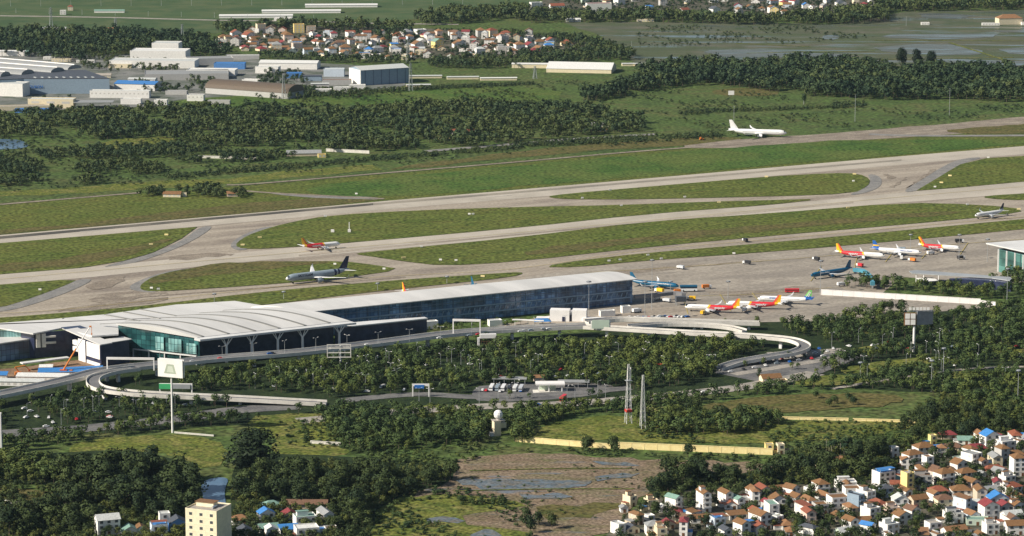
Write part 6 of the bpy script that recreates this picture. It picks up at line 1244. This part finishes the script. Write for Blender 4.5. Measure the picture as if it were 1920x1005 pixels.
for i, (u, v, c, lab) in enumerate(((1397, 453, 'dark', 'lone dark tug driving on the taxiway'), (1400, 495, 'dark', 'dark baggage tug on the open apron'), (1276, 504, 'grey', 'grey van crossing the apron behind the pier'), (1530, 488, 'dark', 'small dark tug left of the upper apron row'), (1690, 486, 'white', 'white truck under the blue-tailed airliner'), (1745, 477, 'white', 'white truck under the right upper airliner'), (1710, 490, 'orange', 'orange tug below the blue-tailed airliner'), (1232, 562, 'white', 'white catering truck near the pier end'), (1250, 566, 'grey', 'grey tug near the pier end'), (1296, 562, 'yellow', 'yellow loader on the apron shadow near the pier'), (1318, 589, 'yellow', 'yellow belt loader at the nearest red and white airliner'), (1396, 584, 'grey', 'grey loader at the middle red and white airliner'), (1690, 470, 'silver', 'silver engine cart between the upper row airliners'), (1612, 500, 'red', 'red tug below the left upper airliner'), (1577, 536, 'white', 'white stair truck behind the bushes'), (1802, 486, 'dark', 'dark truck at the nose of the right upper airliner'))):
    vehicle('truck', c, u, v, rnd.uniform(0, 3), lab, 'service vehicles on the apron')
cols = ['white', 'white', 'grey', 'dark', 'silver', 'red', 'white', 'blue']
for k in range(26):
    t = k / 26; vehicle('car', cols[k % 8], 1372 + t * 185 + rnd.uniform(-2, 2), (697, 689, 681)[k % 3] - t * 30 + rnd.uniform(-1, 1), .25 + 1.57 * (k % 2), f'{cols[k % 8]} car parked among the rows of the car park by the ramp loop', 'cars in the car park')
for k in range(22):
    u = 1180 + k * 5.2; vehicle('car', cols[(k * 3) % 8], u, 596 - k * .1 + rnd.uniform(-1.2, 1.2), rnd.uniform(0, 3), f'{cols[(k * 3) % 8]} car in the row parked behind the apron ramp', 'cars behind the apron ramp')
for k in range(12): vehicle('car', cols[(k * 5) % 8], 905 + k * 6.5, 733 + rnd.uniform(-4, 4), 1.4, f'{cols[(k * 5) % 8]} car parked left of the petrol station', 'cars by the petrol station')
for k in range(14): t = rnd.random(); vehicle('car', cols[k % 8], 320 + t * 720, 682 - t * 66 + rnd.uniform(-1, 1), .3, f'{cols[k % 8]} car driving on the elevated road', 'cars on the elevated road', 8.05)
for k, (u, v) in enumerate(((60, 814), (150, 804), (250, 795), (390, 780), (830, 768), (1010, 760), (1150, 752), (1230, 745), (1320, 736))): vehicle('car', cols[(k * 3) % 8], u, v, .25, f'{cols[(k * 3) % 8]} car driving on the main road', 'cars on the main road')
vehicle('bus', 'red', 1056, 750, 1.3, 'red minibus on the road below the petrol station', None)
for k, c in enumerate(('white', 'silver', 'white', 'dark', 'white', 'grey')): vehicle('bus', c, 922 + k * 11, 730 + k * .3, 1.45, f'{c} coach parked nose out under the long grey shelter' + (' ' if 0 else ''), 'coaches under the grey shelter')

p_sky = mat('bridge_blue', (.08, .27, .36), rough=.5)
# passenger bridges
def airbridge(label, pts, m, w_=2.6, z=4.0):
    r = thing('airbridge', label, 'airbridge', (0, 0, 0)); P = spline([G(u, v, z) for u, v in pts], 4); rr = []
    for i, p in enumerate(P):
        d = P[min(i + 1, len(P) - 1)] - P[max(i - 1, 0)]; d.z = 0; d.normalize(); n = Vector((-d.y, d.x, 0)) * w_ / 2; rr.append([p + n, p - n, p - n + Vector((0, 0, 2.6)), p + n * .6 + Vector((0, 0, 3.1)), p + n + Vector((0, 0, 2.6))])
    mb = MB(); mb.loft(rr, m); mb.build('tunnel', r)
    for k in (len(P) // 3, len(P) - 2):
        mb = MB(); mb.box((P[k].x, P[k].y, .4), (1.2, 1.2, z - .4), m_steel); mb.build('support', r)
    mb = MB(); mb.box((P[-1].x, P[-1].y, z - .3), (3.4, 3.4, 3.2), m); mb.build('cabin', r)
airbridge('dark grey passenger bridge leaving the right end of the pier', [(1190, 560), (1225, 557), (1262, 553), (1282, 556)], mat('bridge_grey', (.2, .2, .21), rough=.5))
airbridge('light blue curved passenger bridge at the tail of the dark blue airliner', [(1600, 509), (1620, 512), (1634, 524), (1636, 534)], p_sky)
r = thing('service_cabin', 'dark steel framework with cabin standing on the apron near the pier end', 'structure', G(1276, 572), .2); mb = MB(); mb.box((0, 0, 3), (8, 5, 4), ROOF['dark']); mb.build('cabin', r)
for x in (-3.5, 3.5):
    for y in (-2, 2): mb = MB(); mb.box((x, y, 0), (.5, .5, 3), m_steel); mb.build('leg', r)

rg = random.Random(77)
for poly, n_, lab, gp in (([(400, 712), (640, 676), (860, 662), (1060, 664), (1290, 660), (1290, 705), (1000, 712), (640, 742)], 44, 'parked under the trees of the planted grove', 'cars under the grove trees'), ([(1540, 640), (1900, 600), (1960, 690), (1600, 700)], 26, 'half hidden among the trees of the right wood', 'cars in the right wood'), ([(0, 765), (300, 752), (420, 765), (60, 806)], 16, 'half hidden under the trees at the left', 'cars under the left trees')):
    k = 0
    while k < n_:
        u, v = rg.uniform(min(p[0] for p in poly), max(p[0] for p in poly)), rg.uniform(min(p[1] for p in poly), max(p[1] for p in poly))
        if not inside(np.array([u]), np.array([v]), poly)[0]: continue
        c = rg.choice(['white', 'white', 'white', 'silver', 'red', 'grey']); r = vehicle('car', c, u, v, rg.uniform(0, 3), f'{c} car {lab}', gp); p = G(u, v); keep_out([(p.x - 4, p.y - 11), (p.x + 4, p.y - 11), (p.x + 4, p.y + 3), (p.x - 4, p.y + 3)], world=True); k += 1
for k, (u, v, w_, d_, h_, c) in enumerate(((650, 640, 12, 5, 3, 'white'), (690, 634, 9, 5, 3.5, 'white'), (745, 626, 14, 4, 3, 'pale'), (785, 621, 10, 5, 4, 'white'), (805, 617, 14, 6, 5, 'white'), (930, 612, 10, 6, 4, 'white'), (1140, 594, 12, 5, 4, 'white'), (1175, 588, 7, 5, 5, 'pale'))):
    house(u, v, w_, d_, 1, 18, 'flat', c, 'white', 'works', '', det=0, fh=h_, label=f'small white service kiosk before the terminal front, {ORD[k]} from the left', cat='kiosk', name='kiosk', group='kiosks before the terminal front')
# ---------------------------------------------------------------- planting (after everything built has claimed its ground)
for p in ([(-60, 452), (1990, 268), (1990, 500), (1700, 520), (1560, 540), (1440, 606), (1180, 612), (480, 600), (-60, 612)], [(-60, 835), (100, 815), (200, 806), (330, 793), (440, 777), (560, 769), (560, 755), (440, 763), (330, 779), (200, 793), (100, 801), (-60, 820)],
          [(760, 779), (920, 770), (1075, 764), (1340, 740), (1450, 723), (1530, 706), (1530, 695), (1450, 710), (1340, 727), (1075, 750), (920, 756), (760, 766)], [(372, 902), (432, 893), (420, 920), (424, 948), (428, 1000), (360, 1000), (385, 945)],
          [(640, 757), (780, 745), (900, 750), (1060, 743), (1180, 733), (1180, 724), (1060, 733), (900, 740), (780, 736), (640, 748)]): keep_out(p)
for p in ([(1560, 694), (1640, 678), (1760, 668), (1800, 676), (1700, 690), (1600, 704)], [(1585, 655), (1680, 640), (1700, 648), (1620, 664)], [(1480, 712), (1560, 700), (1640, 712), (1600, 722), (1500, 726)], [(1760, 700), (1850, 694), (1860, 702), (1780, 712)]): keep_out(p)
keep_out([(400, 800), (535, 800), (535, 884), (400, 884)])
keep_out([(-60, 762), (60, 740), (200, 704), (330, 690), (420, 682), (640, 658), (860, 632), (1100, 618), (1100, 638), (860, 652), (640, 678), (420, 702), (340, 712), (200, 726), (60, 762), (-60, 784)])
WOODS = [
 ('hedge', 'ragged hedge in front of the low yellow walls on the upper meadow', [[(1450, 788), (1590, 791), (1715, 795), (1715, 799), (1590, 796), (1450, 793)]], 4.2, 1.9, 23, BUSH, f_mid, 0.42, 1.6),
 ('reeds', 'tufts of reed standing in the brown mud flat', [[(860, 870), (1440, 872), (1240, 895), (1190, 930), (1160, 985), (1010, 985), (800, 960), (850, 900)]], 11, 1.2, 24, BUSH, f_mid, 0.5, 2.2),
 ('tree_clump', 'trees closing round the station lot below the planted grove', [[(880, 712), (1160, 708), (1180, 722), (1160, 728), (1130, 714), (900, 718)], [(890, 758), (1060, 752), (1160, 738), (1170, 744), (1060, 757), (900, 764)], [(770, 735), (870, 722), (880, 738), (790, 742)], [(900, 744), (1000, 742), (1000, 748), (900, 750)], [(1090, 718), (1160, 716), (1160, 730), (1100, 728)]], 6.5, 6, 25, MED, f_mid, 0.1, 1.2),
 ('woodland', 'broad dark wood of low trees between the green fields and the perimeter road', [[(-60, 222), (140, 215), (330, 208), (440, 204), (620, 212), (800, 198), (950, 200), (1110, 206), (1205, 230), (1208, 248), (1130, 252), (900, 276), (700, 284), (560, 288), (480, 276), (400, 274), (280, 258), (200, 262), (-60, 258)]], 8.5, 9.5, 1, FAR, f_far, 0.2, 1.2),
 ('woodland', 'long dark wood in front of the flooded paddies on the right', [[(1200, 132), (1330, 124), (1440, 128), (1490, 116), (1700, 132), (1990, 138), (1990, 190), (1880, 192), (1800, 186), (1660, 188), (1500, 180), (1330, 158), (1240, 158), (1200, 152)], [(1080, 190), (1090, 182), (1240, 146), (1330, 140), (1340, 158), (1240, 168), (1110, 192)]], 8, 12.5, 2, FAR, f_far, 0.12, 1.1),
 ('woodland', 'dark belt of trees behind the white factory halls', [[(-60, 68), (120, 62), (250, 64), (390, 76), (410, 92), (440, 104), (420, 108), (400, 108), (240, 100), (150, 122), (60, 108), (-60, 98)]], 9.5, 12, 3, FAR, f_far, 0.12, 1.0),
 ('woodland', 'bushy trees filling the gaps between the factory buildings', [[(150, 105), (250, 112), (350, 122), (330, 142), (220, 138), (150, 130)], [(250, 160), (340, 152), (400, 150), (400, 172), (330, 176), (260, 178)], [(30, 192), (110, 188), (150, 192), (110, 195)], [(480, 140), (560, 134), (600, 180), (740, 172), (730, 182), (600, 188), (480, 188)]], 9, 7, 4, FAR, f_far, 0.3, 1.0),
 ('woodland', 'dark trees standing in and around the middle village', [[(800, 120), (900, 112), (1000, 104), (1060, 92), (1190, 96), (1196, 112), (1110, 116), (1050, 126), (900, 130), (800, 128)], [(480, 104), (620, 112), (780, 117), (760, 122), (600, 118), (480, 110)], [(700, 62), (760, 60), (780, 76), (720, 80)], [(860, 60), (1080, 74), (1170, 92), (1120, 92), (1000, 72)]], 8, 9, 5, FAR, f_far, 0.1, 1.1),
 ('woodland', 'band of dark trees below the farthest village at the top edge', [[(775, 38), (860, 24), (990, 22), (1000, 30), (900, 42), (800, 50)], [(940, 34), (1010, 30), (1110, 30), (1240, 32), (1440, 40), (1540, 30), (1600, 22), (1670, 24), (1665, 42), (1600, 46), (1440, 48), (1200, 42), (1000, 44)], [(1640, 10), (1990, -10), (1990, 14), (1720, 22), (1640, 26)], [(400, 56), (560, 50), (760, 54), (780, 60), (560, 58), (420, 64)]], 10, 13, 6, FAR, f_far, 0.08, 1.1),
 ('thicket', 'scattered dark thickets in the rough ground west of the runway', [[(-60, 300), (40, 292), (85, 312), (80, 326), (-60, 332)], [(120, 322), (180, 310), (250, 306), (310, 316), (300, 326), (190, 330)], [(60, 290), (200, 280), (330, 276), (420, 284), (330, 296), (200, 298), (80, 300)], [(130, 344), (160, 336), (196, 336), (196, 346), (150, 350)], [(170, 252), (200, 246), (204, 262), (180, 264)], [(262, 370), (285, 356), (315, 354), (312, 366)], [(345, 372), (352, 356), (390, 352), (415, 356), (420, 372)], [(436, 362), (455, 362), (462, 372), (448, 374)], [(-60, 346), (40, 338), (100, 336), (40, 350), (-60, 352)], [(330, 296), (480, 290), (560, 296), (480, 304), (330, 308)]], 6, 6.5, 7, FAR, f_far, 0.1, 1.3),
 ('scrub', 'dark hedge line running along the far side of the airfield grass', [[(440, 318), (700, 296), (960, 276), (1000, 272), (960, 282), (700, 303), (480, 324)], [(960, 270), (1150, 258), (1350, 250), (1350, 258), (1150, 270), (960, 278)], [(300, 330), (440, 318), (480, 322), (330, 336)], [(1330, 206), (1440, 204), (1620, 198), (1620, 202), (1440, 209), (1330, 212)], [(1270, 212), (1330, 206), (1332, 214), (1275, 218)], [(480, 160), (700, 170), (760, 165), (1000, 155), (1000, 160), (760, 172), (600, 182), (480, 168)], [(1560, 194), (1620, 191), (1625, 199), (1556, 200)], [(740, 210), (990, 190), (1000, 196), (760, 214)]], 4.5, 3.4, 8, BUSH, f_far, 0.05, 1.5),
 ('landscaped_trees', 'planted grove of small trees between the terminal and the station road', [[(385, 702), (640, 664), (860, 650), (1060, 652), (1300, 646), (1440, 652), (1400, 668), (1350, 690), (1330, 712), (1200, 736), (1130, 722), (900, 720), (760, 738), (620, 750), (600, 742), (440, 730), (340, 738), (340, 722)]], 6.9, 7.6, 9, MED, f_mid, 0.03, 1.15),
 ('landscaped_trees', 'small trees under and beside the elevated road on the left', [[(-60, 772), (60, 758), (160, 744), (200, 748), (330, 758), (600, 768), (560, 769), (440, 770), (330, 778), (200, 792), (100, 800), (-60, 818)], [(200, 706), (330, 700), (380, 700), (330, 730), (220, 722)]], 7.0, 7, 10, MED, f_mid, 0.15, 1.0),
 ('woodland', 'wide mixed wood on the right between the apron and the village', [[(1440, 612), (1560, 602), (1640, 590), (1760, 595), (1900, 578), (1990, 566), (1990, 800), (1880, 800), (1760, 745), (1680, 730), (1500, 735), (1480, 722), (1560, 690), (1590, 660), (1520, 640)], [(1560, 540), (1700, 548), (1820, 562), (1990, 560), (1990, 500), (1900, 512), (1840, 545), (1700, 535), (1600, 528)]], 7.4, 7.6, 11, MED, f_mid, 0.12, 1.15),
 ('landscaped_trees', 'shrubs and young trees planted in front of the glass terminal facade', [[(760, 626), (900, 606), (1000, 590), (1040, 600), (960, 612), (840, 622)], [(1180, 602), (1300, 600), (1440, 604), (1420, 612), (1300, 606)]], 5.5, 4.5, 12, MED, f_mid, 0.1, 1.0),
 ('car_park_trees', 'young trees standing in rows in the car park by the ramp loop', [[(1370, 694), (1450, 680), (1560, 664), (1560, 667), (1450, 684), (1372, 698)], [(1370, 684), (1440, 670), (1540, 656), (1540, 659), (1440, 673), (1372, 687)], [(1400, 712), (1480, 694), (1560, 678), (1560, 682), (1480, 698), (1402, 716)]], 7, 5, 13, MED, f_mid, 0.1, 1.0),
 ('woodland', 'rough belt of trees and scrub along the near side of the main road', [[(-60, 840), (100, 822), (250, 806), (400, 786), (420, 790), (560, 776), (700, 785), (700, 775), (900, 772), (1100, 768), (1340, 744), (1450, 728), (1480, 740), (1330, 752), (1250, 772), (1100, 778), (1000, 792), (990, 830), (900, 830), (880, 790), (780, 792), (700, 790), (640, 800), (560, 775), (440, 795), (250, 814), (120, 836), (-60, 856)]], 5.8, 7, 14, MED, f_mid, 0.12, 1.2),
 ('scrub', 'low green scrub spreading over the wet meadow in the foreground', [[(-60, 850), (110, 850), (120, 900), (-60, 900)], [(640, 840), (860, 832), (960, 835), (870, 870), (700, 880)], [(1000, 840), (1440, 858), (1500, 862), (1440, 868), (1200, 860), (980, 848)], [(1200, 800), (1500, 800), (1700, 800), (1700, 830), (1500, 850), (1300, 830), (1200, 822)], [(440, 800), (640, 782), (700, 850), (560, 838), (450, 830)], [(680, 920), (860, 915), (1000, 945), (1000, 1010), (700, 1010)]], 5.2, 2.6, 15, BUSH, f_mid, 0.36, 1.8),
 ('scrub', 'tufts and bushes dotted over the rough fields beyond the runways', [[(-60, 260), (330, 252), (480, 285), (700, 290), (960, 270), (1300, 250), (1350, 246), (1240, 222), (1480, 215), (1700, 200), (1990, 196), (1990, 208), (1750, 228), (1560, 245), (1390, 258), (960, 290), (480, 335), (-60, 375)], [(480, 165), (760, 165), (1060, 150), (1200, 160), (1480, 180), (1480, 205), (1240, 215), (1100, 200), (900, 192), (620, 205), (480, 200)], [(1190, 50), (1400, 46), (1560, 50), (1640, 70), (1480, 84), (1200, 88)]], 9.5, 2.6, 18, BUSH, f_far, 0.55, 2.0),
 ('woodland', 'dense green clump of trees filling the middle of the near meadow', [[(600, 790), (660, 772), (740, 782), (820, 794), (900, 792), (960, 802), (1000, 830), (930, 835), (860, 832), (760, 845), (680, 850), (640, 832)], [(960, 790), (1080, 772), (1100, 780), (1010, 800)], [(1190, 796), (1270, 772), (1400, 778), (1470, 795), (1400, 815), (1240, 818)], [(-60, 870), (60, 856), (110, 862), (120, 880), (130, 905), (-60, 905)]], 6, 7.5, 19, MED, f_mid, 0.1, 1.25),
 ('woodland', 'trees and bushes growing between the houses of the near village', [[(1160, 985), (1230, 935), (1440, 920), (1640, 895), (1700, 850), (1990, 815), (1990, 1060), (1150, 1060)]], 6.6, 6, 20, MED, f_dark, 0.3, 1.2),
 ('woodland', 'trees and bushes growing between the houses of the hamlet', [[(150, 985), (440, 990), (480, 950), (640, 945), (720, 1000), (720, 1060), (150, 1060)]], 6.6, 5.5, 21, MED, f_dark, 0.36, 1.2),
 ('woodland', 'low trees growing between the houses of the distant villages', [[(400, 72), (480, 50), (760, 54), (960, 62), (1110, 78), (1090, 102), (800, 114), (620, 106), (430, 90)], [(990, 12), (1090, -30), (1690, -30), (1690, 14), (1560, 28), (1440, 36), (1340, 22), (1100, 24)]], 10.5, 5, 22, FAR, f_far, 0.36, 1.3),
 ('undergrowth', 'dense low undergrowth beneath the near groves', [[(-60, 905), (100, 868), (250, 862), (350, 882), (375, 940), (340, 1000), (300, 1060), (-60, 1060)], [(430, 915), (500, 874), (640, 874), (850, 885), (850, 900), (760, 925), (690, 965), (700, 1060), (440, 1060)], [(1190, 920), (1270, 882), (1420, 895), (1500, 852), (1600, 842), (1720, 830), (1700, 880), (1640, 905), (1480, 915), (1300, 925)], [(1680, 790), (1760, 750), (1990, 790), (1990, 812), (1760, 820)]], 5.0, 4.8, 16, MED, f_dark, 0.1, 1.2)]
for n_, l_, po, sp, h_, sd_, te, m_, gp, wd in WOODS: wood(n_, l_, po, sp, h_, sd_, te, m_, gp, wd)
# nearest trees: each a thing
tree(G(467, 880), 25, 'big', 'huge round dark tree standing alone beside the small pond', None, 1.75, 'banyan_tree')
for (u, v) in ((1720, 124), (1690, 122), (1745, 128)): tree(G(u, v), 22, 'big', 'one of the tall dark trees rising above the wood by the flooded paddies', 'tall trees over the right wood', .9)
tree(G(1675, 188), 20, 'dark', 'tall dark tree at the front edge of the right wood', None, .8)
tree(G(1508, 196), 13, 'mid', 'lone slender tree on the grass in front of the right wood', None, .7)
grove([[(110, 895), (250, 882), (330, 896), (372, 935), (352, 985), (200, 990), (60, 1010), (-30, 1000), (100, 955), (125, 915)]], 8.6, 84, 15, 'dark', 'dark tree in the dense grove left of the small pond', 'trees in the grove left of the pond', 31, 1.15)
grove([[(440, 920), (500, 893), (640, 890), (845, 900), (835, 912), (760, 930), (690, 960), (700, 1040), (640, 960), (500, 940), (440, 955)]], 8.6, 84, 12, 'dark', 'tree in the long dark grove between pond and mud flat', 'trees in the grove right of the pond', 32, 1.15)
grove([[(1195, 925), (1270, 886), (1420, 897), (1500, 862), (1600, 850), (1690, 850), (1690, 880), (1600, 905), (1480, 915), (1300, 915), (1220, 945)]], 9, 44, 12, 'dark', 'tree in the dark grove behind the near village', 'trees behind the near village', 33, 1.1)
grove([[(600, 800), (700, 782), (800, 800), (900, 800), (900, 825), (760, 840), (640, 830)]], 10.5, 24, 9, 'mid', 'green tree in the loose clump at the middle of the near meadow', 'trees in the meadow clump', 34, 1.1)
grove([[(1185, 790), (1260, 775), (1400, 782), (1460, 795), (1400, 812), (1250, 812)]], 9, 20, 9, 'dark', 'dark tree on the meadow beside the two lattice masts', 'trees beside the lattice masts', 35, 1.1)
grove([[(1690, 800), (1760, 765), (1880, 785), (1960, 800), (1960, 815), (1760, 830), (1700, 845)]], 9, 30, 11, 'dark', 'tree above the upper roofs of the near village', 'trees above the near village', 36, 1.1)
for (u, v) in ((985, 985), (1010, 988), (1035, 992), (995, 1000)): tree(G(u, v), 10, 'dark', 'dark tree in the small clump at the edge of the mud flat', 'trees at the mud flat edge', 1.0)
for (u, v) in ((1230, 970), (1195, 985), (1385, 990), (1290, 995), (1460, 985), (1545, 900), (1515, 945), (1500, 1000), (1600, 985), (1620, 925), (1715, 935), (1750, 925), (1810, 915), (1850, 925), (1790, 858), (1860, 870), (1870, 905), (1690, 950), (1780, 985), (1720, 990), (1650, 945)):
    tree(G(u, v), rnd.uniform(5, 9), rnd.choice(['dark', 'mid']), 'small garden tree standing between the houses of the near village', 'garden trees of the near village', 1.1)
for (u, v) in ((1530, 748), (1565, 758), (1600, 760), (1590, 752), (1555, 764)): tree(G(u, v), 6, 'mid', 'green tree in the clump on the dry brown field', 'trees on the dry field', 1.3)
for (u, v) in ((865, 945), (885, 947), (905, 946), (925, 948), (945, 947)): tree(G(u, v), 5, 'mid', 'low bushy tree in the row across the mud flat meadow', 'low trees across the meadow', 1.3)
for (u, v) in ((1670, 587), (1655, 590), (1690, 586)): tree(G(u, v), 11, 'dark', 'dark tree standing left of the tower with lattice panels', 'trees left of the panel tower', 1.1)
for (u, v) in ((283, 364), (296, 366), (305, 368), (352, 368), (372, 366), (390, 366), (405, 368), (440, 368), (452, 369), (335, 360)): tree(G(u, v), 8, 'dark', 'dark tree sheltering the small huts on the airfield grass', 'trees around the airfield huts', 1.3)
for (u, v) in ((1098, 845), (1104, 847), (1152, 848), (1290, 858)): tree(G(u, v), 10, 'dark', 'dark tree standing in front of the yellow boundary wall', 'trees at the yellow wall', 1.3)
for i in range(13): palm(G(1548 + i * 5.5 + rnd.uniform(-2, 2), 858 + rnd.uniform(-6, 8)), rnd.uniform(9, 12.5), 'tall palm with bare pale trunk in the cluster behind the near village', 'palms behind the near village')
print('WOODS', STAT, 'TREES', TREES[0])
# ---------------------------------------------------------------- air
hz = MB(); hz.box((0, 7250, -1.5), (18200, 17700, 520), None)
ho = hz.build('haze'); ho.data.materials.clear()
hm = bpy.data.materials.new('haze_air'); hm.use_nodes = True; nt = hm.node_tree; nt.nodes.clear()
out = nt.nodes.new('ShaderNodeOutputMaterial'); pv = nt.nodes.new('ShaderNodeVolumePrincipled')
pv.inputs['Color'].default_value = (0.55, 0.78, 0.95, 1); pv.inputs['Density'].default_value = 1.1e-5; pv.inputs['Anisotropy'].default_value = 0.2
nt.links.new(pv.outputs[0], out.inputs['Volume']); ho.data.materials.append(hm); struct(ho, 'stuff')
